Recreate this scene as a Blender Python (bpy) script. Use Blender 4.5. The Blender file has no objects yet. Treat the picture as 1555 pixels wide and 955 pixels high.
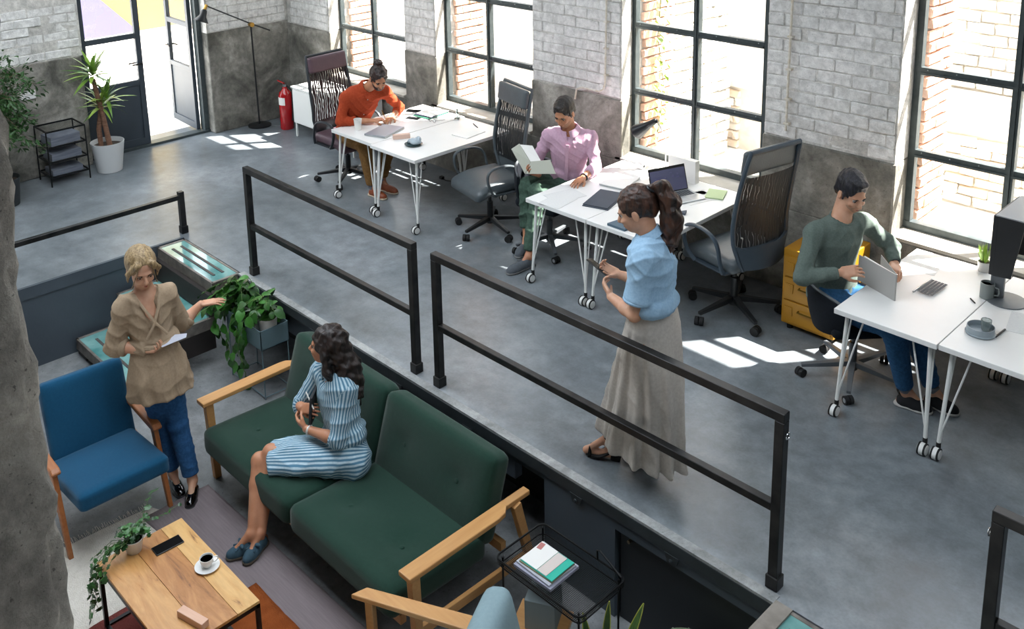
import bpy, bmesh, math, random
import numpy as np
from mathutils import Vector, Matrix, Euler
random.seed(7)
RNG = np.random.RandomState(7)
PI = math.pi
scene = bpy.context.scene
COL = scene.collection

# ------------------------------------------------------------------ camera
cam_data = bpy.data.cameras.new('camera')
cam = bpy.data.objects.new('camera', cam_data)
COL.objects.link(cam)
CR = ((0.6890279366489536, 0.7243832567551662, -0.022569888117344505),
      (0.14024289403602308, -0.16382225249315763, -0.9764702761778471),
      (-0.7110361686927404, 0.6696500331659957, -0.21446771293094646))
m = Matrix.Identity(4)
for i in range(3):
    m[i][0] = CR[0][i]; m[i][1] = -CR[1][i]; m[i][2] = -CR[2][i]
m[0][3], m[1][3], m[2][3] = 0.0, 0.0, 3.75
cam.matrix_world = m
cam_data.sensor_width = 36.0
cam_data.lens = 1469.07 * 36.0 / 1555.0
cam_data.shift_x = (777.5 - 738.69) / 1555.0
cam_data.shift_y = (61.5 - 477.5) / 1555.0
cam_data.clip_start = 0.05
cam_data.clip_end = 200
scene.camera = cam
# ------------------------------------------------------------------ sky, sun, exposure
scene.view_settings.view_transform = 'Standard'
scene.view_settings.look = 'None'
scene.view_settings.gamma = 1
scene.view_settings.exposure = 0.85
world = bpy.data.worlds.new('world'); scene.world = world
world.use_nodes = True
wn = world.node_tree.nodes; wl = world.node_tree.links
bg = wn['Background']
bg.inputs['Color'].default_value = (0.86, 0.93, 1.0, 1)
bg.inputs['Strength'].default_value = 3.8
sun_d = bpy.data.lights.new('sun', 'SUN'); sun_d.energy = 25.0; sun_d.angle = math.radians(0.7)
sun_d.color = (1.0, 0.95, 0.88)
sun = bpy.data.objects.new('sun', sun_d); COL.objects.link(sun)
SD = Vector((-0.59 * math.cos(math.radians(57)), -0.81 * math.cos(math.radians(57)), -math.sin(math.radians(57))))
sun.rotation_euler = SD.to_track_quat('-Z', 'Y').to_euler()
sun.location = (3, 12, 9)

# ------------------------------------------------------------------ helpers
def lin(c):
    c = c / 255.0
    return c / 12.92 if c <= 0.04045 else ((c + 0.055) / 1.055) ** 2.4
def C(h):
    h = h.lstrip('#')
    return (lin(int(h[0:2], 16)), lin(int(h[2:4], 16)), lin(int(h[4:6], 16)), 1.0)
MATS = {}
def mat(name, color, rough=0.5, metal=0.0, color2=None, scale=5.0, amt=0.5, detail=4, bump=0.0, bscale=None,
        stretch=(1, 1, 1), emit=0, alpha=1.0, trans=0.0, sheen=0.0, coat=0.0, spec=None, rvar=0.0, sss=0.0, coords='Object'):
    """plain procedural material: a noise mix of two colours, optional bump"""
    if name in MATS: return MATS[name]
    mt = bpy.data.materials.new(name); mt.use_nodes = True
    nt = mt.node_tree; N = nt.nodes; L = nt.links
    b = N['Principled BSDF']
    b.inputs['Base Color'].default_value = C(color)
    b.inputs['Roughness'].default_value = rough
    b.inputs['Metallic'].default_value = metal
    b.inputs['Alpha'].default_value = alpha
    b.inputs['Transmission Weight'].default_value = trans
    if sheen: b.inputs['Sheen Weight'].default_value = sheen
    if coat: b.inputs['Coat Weight'].default_value = coat
    if spec is not None: b.inputs['Specular IOR Level'].default_value = spec
    if sss:
        b.inputs['Subsurface Weight'].default_value = sss
        b.inputs['Subsurface Radius'].default_value = (0.012, 0.004, 0.002)
        b.inputs['Subsurface Scale'].default_value = 1.0
    if emit:
        b.inputs['Emission Color'].default_value = C(color); b.inputs['Emission Strength'].default_value = emit
    if color2 or bump or rvar:
        tc = N.new('ShaderNodeTexCoord'); mp = N.new('ShaderNodeMapping')
        L.new(tc.outputs[coords], mp.inputs[0]); mp.inputs['Scale'].default_value = stretch
    if color2 or rvar:
        nz = N.new('ShaderNodeTexNoise'); nz.inputs['Scale'].default_value = scale; nz.inputs['Detail'].default_value = detail
        L.new(mp.outputs[0], nz.inputs['Vector'])
    if color2:
        cr = N.new('ShaderNodeValToRGB')
        cr.color_ramp.elements[0].position = 0.5 - amt * 0.5; cr.color_ramp.elements[1].position = 0.5 + amt * 0.5
        cr.color_ramp.elements[0].color = C(color); cr.color_ramp.elements[1].color = C(color2)
        L.new(nz.outputs['Fac'], cr.inputs[0]); L.new(cr.outputs[0], b.inputs['Base Color'])
    if rvar:
        mr = N.new('ShaderNodeMapRange'); mr.inputs['To Min'].default_value = max(0, rough - rvar); mr.inputs['To Max'].default_value = min(1, rough + rvar)
        L.new(nz.outputs['Fac'], mr.inputs['Value']); L.new(mr.outputs[0], b.inputs['Roughness'])
    if bump:
        n2 = N.new('ShaderNodeTexNoise'); n2.inputs['Scale'].default_value = bscale or scale; n2.inputs['Detail'].default_value = 6
        L.new(mp.outputs[0], n2.inputs['Vector'])
        bp = N.new('ShaderNodeBump'); bp.inputs['Strength'].default_value = min(1, bump); bp.inputs['Distance'].default_value = 0.02
        L.new(n2.outputs['Fac'], bp.inputs['Height']); L.new(bp.outputs[0], b.inputs['Normal'])
    MATS[name] = mt
    return mt

def rotz(a): return Matrix.Rotation(a, 3, 'Z')
def frame(d, up=(0, 0, 1)):
    """rotation matrix whose Z column is d"""
    z = Vector(d).normalized(); u = Vector(up)
    x = u.cross(z)
    if x.length < 1e-4: x = Vector((1, 0, 0)).cross(z)
    x.normalize(); y = z.cross(x)
    return Matrix((x, y, z)).transposed()

def worg(p):
    v = Vector((0, 0, 0))
    while p is not None: v += p.location; p = p.parent
    return v
class MB:
    def __init__(s): s.v = []; s.f = []; s.fm = []; s.cm = 0
    def add(s, vs, fs):
        o = len(s.v); s.v += [tuple(v) for v in vs]
        for f in fs: s.f.append(tuple(i + o for i in f)); s.fm.append(s.cm)
        return s
    def box(s, a, b, M=None, c=None):
        x0, y0, z0 = a; x1, y1, z1 = b
        vs = [Vector(p) for p in ((x0, y0, z0), (x1, y0, z0), (x1, y1, z0), (x0, y1, z0), (x0, y0, z1), (x1, y0, z1), (x1, y1, z1), (x0, y1, z1))]
        if M is not None:
            vs = [M @ v for v in vs]
        if c is not None:
            vs = [v + Vector(c) for v in vs]
        return s.add(vs, [(0, 3, 2, 1), (4, 5, 6, 7), (0, 1, 5, 4), (1, 2, 6, 5), (2, 3, 7, 6), (3, 0, 4, 7)])
    def cbox(s, c, size, M=None):
        h = [q * 0.5 for q in size]
        return s.box((-h[0], -h[1], -h[2]), (h[0], h[1], h[2]), M, c)
    def bar(s, p, q, w, h, up=(0, 0, 1), w2=None, h2=None):
        """rectangular bar from p to q; w across, h along up"""
        p = Vector(p); q = Vector(q); M = frame(q - p, up)
        w2 = w if w2 is None else w2; h2 = h if h2 is None else h2
        vs = []
        for (c, a, b) in ((p, w, h), (q, w2, h2)):
            for sx, sy in ((-1, -1), (1, -1), (1, 1), (-1, 1)):
                vs.append(c + M @ Vector((sx * a / 2, sy * b / 2, 0)))
        return s.add(vs, [(0, 3, 2, 1), (4, 5, 6, 7), (0, 1, 5, 4), (1, 2, 6, 5), (2, 3, 7, 6), (3, 0, 4, 7)])
    def cyl(s, p, q, r, r2=None, n=16, caps=True):
        p = Vector(p); q = Vector(q); M = frame(q - p); r2 = r if r2 is None else r2
        vs = []
        for c, rr in ((p, r), (q, r2)):
            for i in range(n):
                a = 2 * PI * i / n; vs.append(c + M @ Vector((rr * math.cos(a), rr * math.sin(a), 0)))
        fs = [(i, (i + 1) % n, n + (i + 1) % n, n + i) for i in range(n)]
        if caps: fs += [tuple(range(n - 1, -1, -1)), tuple(range(n, 2 * n))]
        return s.add(vs, fs)
    def tube(s, pts, r, n=8, closed=False, r_fn=None, flat=None):
        pts = [Vector(p) for p in pts]; k = len(pts); vs = []; up = None
        for i, p in enumerate(pts):
            if closed: t = pts[(i + 1) % k] - pts[i - 1]
            else: t = pts[min(i + 1, k - 1)] - pts[max(i - 1, 0)]
            t.normalize()
            if up is None:
                up = Vector((0, 0, 1)) if abs(t.z) < 0.9 else Vector((1, 0, 0))
            x = up.cross(t); x.normalize(); up = t.cross(x)
            rr = r_fn(i / (k - 1)) * r if r_fn else r
            for j in range(n):
                a = 2 * PI * j / n
                a1, a2 = (rr, rr) if flat is None else (rr, rr * flat)
                vs.append(p + x * (a1 * math.cos(a)) + up * (a2 * math.sin(a)))
        fs = []
        for i in range(k if closed else k - 1):
            i2 = (i + 1) % k
            for j in range(n):
                fs.append((i * n + j, i * n + (j + 1) % n, i2 * n + (j + 1) % n, i2 * n + j))
        if not closed:
            fs += [tuple(range(n - 1, -1, -1)), tuple(range((k - 1) * n, k * n))]
        return s.add(vs, fs)
    def lathe(s, prof, c=(0, 0, 0), n=24, M=None):
        """profile of (r, z)"""
        c = Vector(c); vs = []
        for r, z in prof:
            for i in range(n):
                a = 2 * PI * i / n; v = Vector((r * math.cos(a), r * math.sin(a), z))
                vs.append(c + (M @ v if M is not None else v))
        fs = []
        for k in range(len(prof) - 1):
            for i in range(n):
                fs.append((k * n + i, k * n + (i + 1) % n, (k + 1) * n + (i + 1) % n, (k + 1) * n + i))
        if prof[0][0] > 1e-5: fs.append(tuple(range(n - 1, -1, -1)))
        if prof[-1][0] > 1e-5: fs.append(tuple(range((len(prof) - 1) * n, len(prof) * n)))
        return s.add(vs, fs)
    def prism(s, poly, z0, z1, M=None, c=(0, 0, 0)):
        """polygon in xy, extruded z0..z1, then M, c"""
        n = len(poly); vs = [Vector((x, y, z)) for z in (z0, z1) for x, y in poly]
        if M is not None: vs = [M @ v for v in vs]
        vs = [v + Vector(c) for v in vs]
        return s.add(vs, [tuple(range(n - 1, -1, -1)), tuple(range(n, 2 * n))] + [(i, (i + 1) % n, n + (i + 1) % n, n + i) for i in range(n)])
    def mesh(s, name, mats=None, smooth=False, bevel=0.0, seg=2, ang=35, subd=0):
        me = bpy.data.meshes.new(name)
        me.from_pydata(s.v, [], s.f)
        if bevel or subd or True:
            bm = bmesh.new(); bm.from_mesh(me)
            bmesh.ops.remove_doubles(bm, verts=bm.verts, dist=1e-5)
            bmesh.ops.recalc_face_normals(bm, faces=bm.faces)
            if bevel:
                es = [e for e in bm.edges if len(e.link_faces) == 2 and e.calc_face_angle(0) > math.radians(ang)]
                bmesh.ops.bevel(bm, geom=es, offset=bevel, segments=seg, affect='EDGES', profile=0.5, clamp_overlap=True)
            bm.to_mesh(me); bm.free()
        if smooth:
            me.shade_smooth()
            try: me.set_sharp_from_angle(angle=math.radians(40))
            except Exception: pass
        if mats:
            for m_ in (mats if isinstance(mats, (list, tuple)) else [mats]): me.materials.append(m_)
        return me
    def build(s, name, mats, parent=None, smooth=False, bevel=0.0, seg=2, loc=None, rz=None, label=None, world=False):
        """world=True: the vertices are world coordinates, shifted to the parent's origin"""
        if world and parent is not None:
            o = worg(parent); s.v = [(x - o.x, y - o.y, z - o.z) for x, y, z in s.v]
        if parent is None and loc is None and world:
            c = Vector(s.v[0]).copy()
            xs = [v[0] for v in s.v]; ys = [v[1] for v in s.v]; zs = [v[2] for v in s.v]
            c = Vector(((min(xs) + max(xs)) / 2, (min(ys) + max(ys)) / 2, min(zs)))
            s.v = [(x - c.x, y - c.y, z - c.z) for x, y, z in s.v]; loc = c
        o = bpy.data.objects.new(name, s.mesh(name, mats, smooth, bevel, seg)); COL.objects.link(o)
        if parent is not None: o.parent = parent
        if loc is not None: o.location = loc
        if rz is not None: o.rotation_euler = (0, 0, rz)
        if label: o['label'] = label
        return o

def tag(o, label=None, cat=None, group=None, kind=None):
    if label: o['label'] = label
    if cat: o['category'] = cat
    if group: o['group'] = group
    if kind: o['kind'] = kind
    return o
def thing(name, label, cat, loc=(0, 0, 0), rz=0, group=None):
    o = bpy.data.objects.new(name, None); o.empty_display_size = 0.1; COL.objects.link(o)
    o.location = loc; o.rotation_euler = (0, 0, rz)
    return tag(o, label, cat, group)
def struct(o): o['kind'] = 'structure'; return o
def link_mesh(name, me, parent, loc=(0, 0, 0), rot=None, scale=None):
    o = bpy.data.objects.new(name, me); COL.objects.link(o); o.parent = parent; o.location = loc
    if rot is not None: o.rotation_euler = rot
    if scale is not None: o.scale = scale
    return o
KIDS = {}
def copy_tree(o, loc, rz, label=None, kids=None):
    allk = {}
    for c in COL.objects:
        if c.parent: allk.setdefault(c.parent.name, []).append(c)
    def rec(src, par):
        n = src.copy(); COL.objects.link(n)
        if par is not None: n.parent = par
        for k in allk.get(src.name, []): rec(k, n)
        return n
    r = rec(o, None); r.location = loc; r.rotation_euler = (0, 0, rz)
    if label: r['label'] = label
    return r
# ------------------------------------------------------------------ materials of the building
def node_mat(name):
    mt = bpy.data.materials.new(name); mt.use_nodes = True; MATS[name] = mt
    return mt, mt.node_tree.nodes, mt.node_tree.links, mt.node_tree.nodes['Principled BSDF']
def ramp(N, stops):
    r = N.new('ShaderNodeValToRGB'); e = r.color_ramp.elements
    e[0].position, e[0].color = stops[0][0], stops[0][1]
    e[1].position, e[1].color = stops[-1][0], stops[-1][1]
    for p, c in stops[1:-1]:
        k = e.new(p); k.color = c
    return r
def noise(N, L, vec, scale, detail=5, rough=0.55, dist=0.0):
    n = N.new('ShaderNodeTexNoise'); n.inputs['Scale'].default_value = scale; n.inputs['Detail'].default_value = detail
    n.inputs['Roughness'].default_value = rough; n.inputs['Distortion'].default_value = dist
    L.new(vec, n.inputs['Vector']); return n
def mixc(N, L, a, b, fac, mode='MIX', f=None):
    x = N.new('ShaderNodeMix'); x.data_type = 'RGBA'; x.blend_type = mode
    if f is not None: x.inputs[0].default_value = f
    else: L.new(fac, x.inputs[0])
    for s, i in ((a, 6), (b, 7)):
        if isinstance(s, tuple): x.inputs[i].default_value = s
        else: L.new(s, x.inputs[i])
    return x.outputs[2]
def concrete(name, dark, mid, light, rough=0.4, rv=0.15, crack=0.5, bump=0.25, s=1.0, pits=0.6):
    mt, N, L, b = node_mat(name)
    g = N.new('ShaderNodeNewGeometry'); P = g.outputs['Position']
    n1 = noise(N, L, P, 0.9 * s, 6, 0.6, 0.6); n2 = noise(N, L, P, 7 * s, 8, 0.65); n3 = noise(N, L, P, 60 * s, 4)
    r1 = ramp(N, [(0.36, C(dark)), (0.52, C(mid)), (0.68, C(light))]); L.new(n1.outputs['Fac'], r1.inputs[0])
    r2 = ramp(N, [(0.35, (0.62, 0.62, 0.62, 1)), (0.65, (1.12, 1.12, 1.12, 1))]); L.new(n2.outputs['Fac'], r2.inputs[0])
    c = mixc(N, L, r1.outputs[0], r2.outputs[0], None, 'MULTIPLY', 0.75)
    r3 = ramp(N, [(0.3, (0.8, 0.8, 0.8, 1)), (0.6, (1.05, 1.05, 1.05, 1))]); L.new(n3.outputs['Fac'], r3.inputs[0])
    c = mixc(N, L, c, r3.outputs[0], None, 'MULTIPLY', 0.5)
    if crack:
        v = N.new('ShaderNodeTexVoronoi'); v.feature = 'DISTANCE_TO_EDGE'; v.inputs['Scale'].default_value = 0.8 * s
        wv = noise(N, L, P, 3.0, 5); ad = N.new('ShaderNodeVectorMath'); ad.operation = 'ADD'
        L.new(P, ad.inputs[0]); L.new(wv.outputs['Color'], ad.inputs[1]); L.new(ad.outputs[0], v.inputs['Vector'])
        rc = ramp(N, [(0.0, (0.45, 0.45, 0.45, 1)), (0.006, (1, 1, 1, 1))]); L.new(v.outputs['Distance'], rc.inputs[0])
        c = mixc(N, L, c, rc.outputs[0], None, 'MULTIPLY', crack)
    if pits:
        v2 = noise(N, L, P, 26 * s, 2, 0.5); rp = ramp(N, [(0.28, (0.35, 0.35, 0.35, 1)), (0.33, (1, 1, 1, 1))]); L.new(v2.outputs['Fac'], rp.inputs[0])
        c = mixc(N, L, c, rp.outputs[0], None, 'MULTIPLY', pits)
    L.new(c, b.inputs['Base Color'])
    mr = N.new('ShaderNodeMapRange'); mr.inputs['To Min'].default_value = rough - rv; mr.inputs['To Max'].default_value = rough + rv
    L.new(n2.outputs['Fac'], mr.inputs['Value']); L.new(mr.outputs[0], b.inputs['Roughness'])
    bp = N.new('ShaderNodeBump'); bp.inputs['Strength'].default_value = bump; bp.inputs['Distance'].default_value = 0.02
    L.new(n2.outputs['Fac'], bp.inputs['Height']); L.new(bp.outputs[0], b.inputs['Normal'])
    return mt
M_FLOOR = concrete('floor_concrete', '#666d72', '#798085', '#8d9398', 0.32, 0.10, 0.06, 0.06, 1.0, 0.0)
M_LOWFL = concrete('lower_floor_concrete', '#636769', '#76797b', '#888a8b', 0.5, 0.15, 0.0, 0.3, 1.6, 0.6)
M_CONC = concrete('wall_concrete', '#56554e', '#827f77', '#aca9a0', 0.85, 0.1, 0.4, 0.6, 2.2, 0.7)
M_PILLAR = concrete('rough_concrete', '#6a665f', '#8f8a82', '#aca69c', 0.9, 0.05, 0.3, 1.0, 2.5, 0.9)
M_PAINT = concrete('white_painted_brick', '#cfcecb', '#dddcd9', '#e8e6e3', 0.75, 0.1, 0.0, 0.6, 2.5, 0.45)
M_PLASTER = concrete('white_plaster', '#b2b0ab', '#cbc8c2', '#dad7d1', 0.8, 0.1, 0.3, 0.6, 3.0, 0.4)
M_BLUEWALL = mat('blue_grey_paint', '#48525b', 0.6, color2='#3d464f', scale=2.5, bump=0.08, bscale=25, coords='Object')
M_DARKPANEL = mat('dark_panel', '#20262b', 0.55, color2='#191e22', scale=3)
M_BLACKSTEEL = mat('black_steel', '#15171a', 0.38, 0.6, color2='#3b3a39', scale=9, amt=0.5, detail=8, rvar=0.12)
M_WINMETAL = mat('window_metal', '#333d40', 0.45, 0.3, color2='#4b5354', scale=20, amt=0.6, detail=8)
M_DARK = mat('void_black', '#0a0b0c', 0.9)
M_REDBRICK = mat('red_brick', '#cf9f88', 0.85, color2='#e0bda4', scale=2.2, amt=0.7, bump=0.4, bscale=60, coords='Object')  # brick paled so its colour carries the outdoor glare and haze
M_MORTAR = mat('mortar', '#c9c3ba', 0.9, color2='#b6b0a6', scale=12)
M_TANSTONE = mat('tan_stone', '#cdb498', 0.9, color2='#e2d6c6', scale=3.0, amt=0.8, bump=0.5, bscale=30)
M_WHITESTONE = mat('whitish_stone', '#d2cbbf', 0.9, color2='#e4dfd6', scale=2, amt=0.8, bump=0.5, bscale=30)  # uneven whitish stone tone
M_YARD = mat('yard_gravel', '#dfdad2', 0.95, color2='#ebe7e0', scale=4, amt=0.8, bump=0.3, bscale=60)  # gravel lightened for the same outdoor glare
M_CEIL = mat('ceiling_paint', '#5d6062', 0.9)
def glass_mat(name, tint=(1, 1, 1, 1), refl=0.03, rough=0.02):
    mt = bpy.data.materials.new(name); mt.use_nodes = True; N = mt.node_tree.nodes; L = mt.node_tree.links
    N.remove(N['Principled BSDF']); out = N['Material Output']
    t = N.new('ShaderNodeBsdfTransparent'); t.inputs[0].default_value = tint
    g = N.new('ShaderNodeBsdfGlossy'); g.inputs['Roughness'].default_value = rough
    lw = N.new('ShaderNodeLayerWeight'); pw = N.new('ShaderNodeMath'); pw.operation = 'POWER'; pw.inputs[1].default_value = 4.0
    L.new(lw.outputs['Facing'], pw.inputs[0]); f = N.new('ShaderNodeMath'); f.operation = 'MULTIPLY_ADD'; f.inputs[1].default_value = 0.5; f.inputs[2].default_value = refl
    L.new(pw.outputs[0], f.inputs[0])
    mx = N.new('ShaderNodeMixShader'); L.new(f.outputs[0], mx.inputs[0]); L.new(t.outputs[0], mx.inputs[1]); L.new(g.outputs[0], mx.inputs[2])
    L.new(mx.outputs[0], out.inputs[0]); MATS[name] = mt; return mt
M_GLASS = glass_mat('window_glass')

# ------------------------------------------------------------------ large structure
YE = 3.78      # edge of the raised floor
XS = -8.30     # side wall of the stair well
XL = -11.05    # left wall face
YW = 6.75      # window wall face
LF = -0.75     # lower floor level
b_ = MB(); b_.box((-11.6, YE, -0.10), (3.2, 7.5, 0.0)); b_.box((-11.6, -3.0, -0.10), (XS, YE, 0.0))
fl = struct(b_.build('floor_upper', M_FLOOR, world=True))
b_ = MB(); b_.box((XS, -3.0, LF - 0.15), (3.2, YE + 0.4, LF))
struct(b_.build('floor_lower', M_LOWFL, world=True))
# side wall of the stair well (blue grey) with its dark coping line
b_ = MB(); b_.box((XS - 0.12, -3.0, LF), (XS, YE, -0.10)); w_ = struct(b_.build('wall_stairwell', M_BLUEWALL, world=True))
b_ = MB(); b_.box((XS - 0.02, -3.0, -0.105), (XS + 0.012, YE, 0.002)); struct(b_.build('trim_1', M_BLUEWALL, world=True))
# fascia of the raised floor
b_ = MB(); b_.box((-3.57, YE - 0.02, LF), (-3.02, YE + 0.06, -0.10)); b_.box((XS, YE + 0.02, -0.30), (-3.86, YE + 0.08, -0.10))
b_.box((-3.86, YE + 0.02, -0.17), (-3.57, YE + 0.06, -0.10)); b_.box((-3.02, YE - 0.02, -0.16), (3.2, YE + 0.06, -0.10))
struct(b_.build('wall_platform', M_BLUEWALL, world=True))
b_ = MB(); b_.box((-3.00, YE + 0.01, LF), (-2.02, YE + 0.05, -0.16))
dp = struct(b_.build('door_2', M_DARKPANEL, world=True))
b_ = MB(); b_.cyl((-2.93, YE + 0.01, -0.20), (-2.93, YE - 0.012, -0.20), 0.011, n=14)
b_.build('door_bolt', mat('dull_brass', '#8a8470', 0.4, 0.8), dp, world=True)
b_ = MB(); b_.box((XS, YE + 0.40, LF), (-2.0, YE + 0.45, -0.10)); struct(b_.build('wall_void_backing', M_DARK, world=True))  # black backing that paints the darkness of the hollow under the floor
# light concrete lip and dark steel edge angle along the raised floor
b_ = MB(); b_.box((-7.21, YE - 0.035, -0.085), (-2.02, YE + 0.0, -0.012)); te = struct(b_.build('trim_2', mat('edge_steel', '#3c4347', 0.45, 0.3, color2='#2e3437', scale=8), world=True))
b_ = MB(); b_.box((-7.21, YE - 0.032, -0.011), (-2.02, YE + 0.03, 0.004)); struct(b_.build('trim_3', concrete('lip_concrete', '#787b7b', '#949797', '#a8aaa9', 0.5, 0.1, 0.2, 0.3, 3), world=True))
for x in (-6.05, -4.98, -4.25, -3.30, -2.62):
    b_ = MB(); b_.prism([(-.045, 0), (.045, 0), (.028, -.055), (-.028, -.055)], 0, 0.008, Matrix(((1, 0, 0), (0, 0, 1), (0, 1, 0))))
    o = b_.build('bracket_plate', MATS['edge_steel'], te); o.location = (x - te.location.x, -0.026 + (YE - te.location.y) - 0.012, -0.085 - te.location.z)
    b_ = MB(); b_.lathe([(0.011, 0), (0.011, 0.006), (0, 0.009)], n=10, M=Matrix.Rotation(PI / 2, 3, 'X')); o2 = b_.build('bolt', MATS['edge_steel'], o); o2.location = (0, -0.001, -0.033)

# ---- window wall: lower concrete parapet, piers with concrete bases and painted bricks
PIER = [(-11.05, -10.05, -11.05, -10.157, 0), (-8.55, -7.99, -8.72, -8.10, 1), (-6.52, -5.38, -6.66, -5.45, 2), (-3.93, -2.84, -4.03, -2.85, 3), (-1.33, 3.2, -1.44, 3.2, 4)]
ZL = 1.28
b_ = MB(); b_.box((XL - 0.4, YW, -0.05), (3.2, 7.45, 0.70))
for xl, xr, bl, br, k in PIER:
    b_.prism([(xl, YW), (xr, YW), (br, 7.02), (br, 7.45), (bl, 7.45), (bl, 7.02)], 0.69, ZL)
wb = struct(b_.build('wall_back', M_CONC, world=True, bevel=0.012, seg=1))
b_ = MB()
for xl, xr, bl, br, k in PIER:
    b_.prism([(xl + .01, YW + 0.014), (xr - .01, YW + 0.014), (br, 7.02), (br, 7.45), (bl, 7.45), (bl, 7.02)], ZL, 4.3)
b_.box((XL - 0.4, YW + 0.014, 3.80), (3.2, 7.45, 4.3))
up = struct(b_.build('wall_back_upper', M_PLASTER, world=True))
b_ = MB(); b_.box((-10.16, YW + .0, 0.70), (-8.60, 7.03, 0.725)); b_.box((-8.10, YW, 0.70), (-6.56, 7.03, 0.725)); b_.box((-5.45, YW, 0.70), (-3.97, 7.03, 0.725)); b_.box((-2.85, YW, 0.70), (-1.36, 7.03, 0.725))
struct(b_.build('trim_4', mat('sill_stone', '#b9b5ab', 0.6, color2='#9c978c', scale=7, bump=.2), world=True))

def brick_variants(nm, mats, n, lx, ly, lz, rough, cuts=2):
    out = []
    for i in range(n):
        bm = bmesh.new(); bmesh.ops.create_cube(bm, size=1.0)
        for v in bm.verts: v.co.x *= lx; v.co.y *= ly; v.co.z *= lz
        bmesh.ops.bevel(bm, geom=list(bm.edges), offset=min(lz, ly) * 0.16, segments=1, affect='EDGES')
        for v in bm.verts:
            v.co += Vector((RNG.normal(0, rough), RNG.normal(0, rough * 0.8), RNG.normal(0, rough * 0.7)))
        me = bpy.data.meshes.new(nm + '_mesh'); bm.to_mesh(me); bm.free()
        me.shade_smooth() if False else None
        me.materials.append(mats[i % len(mats)]); out.append(me)
    return out
PB = brick_variants('painted_brick', [M_PAINT], 8, 0.278, 0.05, 0.094, 0.003)
PBH = brick_variants('painted_brick_half', [M_PAINT], 4, 0.132, 0.05, 0.094, 0.003)
def brick_face(parent, x0, x1, y, z0, z1, full, half, L_=0.285, H_=0.1, axis='x', jit=0.004, half_w=0.14):
    """courses of single bricks on a face at y (axis x) or x (axis y)"""
    row = 0; z = z0 + H_ / 2; pl = parent.location
    while z < z1:
        x = x0 + (0 if row % 2 == 0 else -L_ / 2)
        while x < x1 - 0.03:
            a = max(x, x0); e = min(x + L_, x1)
            if e - a > 0.05:
                isf = (e - a) > L_ * 0.75
                me = random.choice(full if isf else half); w = (e - a) / (L_ if isf else half_w)
                c = (a + e) / 2; j = RNG.normal(0, jit)
                p = (c, y + j, z + RNG.normal(0, 0.0015)) if axis == 'x' else (y + j, c, z + RNG.normal(0, 0.0015))
                o = link_mesh('brick', me, parent, (p[0] - pl.x, p[1] - pl.y, p[2] - pl.z), (RNG.normal(0, 0.01), RNG.normal(0, 0.008), (PI / 2 if axis == 'y' else 0) + RNG.normal(0, 0.01)), (w, 1, 1))
            x += L_
        z += H_; row += 1
for xl, xr, bl, br, k in PIER:
    if k in (0, 1, 2, 3):
        brick_face(up, xl + .01 if k else -10.95, xr - .02, YW + 0.028, ZL + 0.01, 2.3 if k < 2 else 2.62, PB, PBH)
# plain painted skin above the bricks stays as the pier itself
# conduits on the piers
M_CONDUIT = mat('painted_conduit', '#d6d2c8', 0.5, color2='#c4b9a5', scale=30, amt=0.35)
t = thing('wall_conduit', 'thin painted conduit running down the white brick pier behind the high-backed swivel chair', 'pipe', (-3.70, 6.70, 1.36))
b_ = MB(); b_.tube([(-3.71, 6.72, 1.36), (-3.70, 6.72, 2.7)], 0.010, 8); b_.build('pipe', M_CONDUIT, t, world=True, smooth=True)
for z in (1.42, 1.62, 1.86, 2.12):
    b_ = MB(); b_.cbox((-3.705, 6.728, z), (0.045, 0.04, 0.014)); b_.build('pipe_clip', M_CONDUIT, t, world=True)
t = thing('wall_conduit', 'thin painted conduit bending sideways above the concrete base behind the man in the pink shirt', 'pipe', (-5.55, 6.70, 1.2))
b_ = MB(); b_.tube([(-5.53, 6.72, 2.6), (-5.55, 6.72, 1.42), (-5.57, 6.72, 1.36), (-5.62, 6.72, 1.33), (-5.84, 6.72, 1.33), (-5.90, 6.72, 1.30), (-5.92, 6.72, 1.2)], 0.009, 8); b_.build('pipe', M_CONDUIT, t, world=True, smooth=True)
for z in (1.50, 1.75, 2.0):
    b_ = MB(); b_.cbox((-5.545, 6.728, z), (0.04, 0.035, 0.014)); b_.build('pipe_clip', M_CONDUIT, t, world=True)

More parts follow.
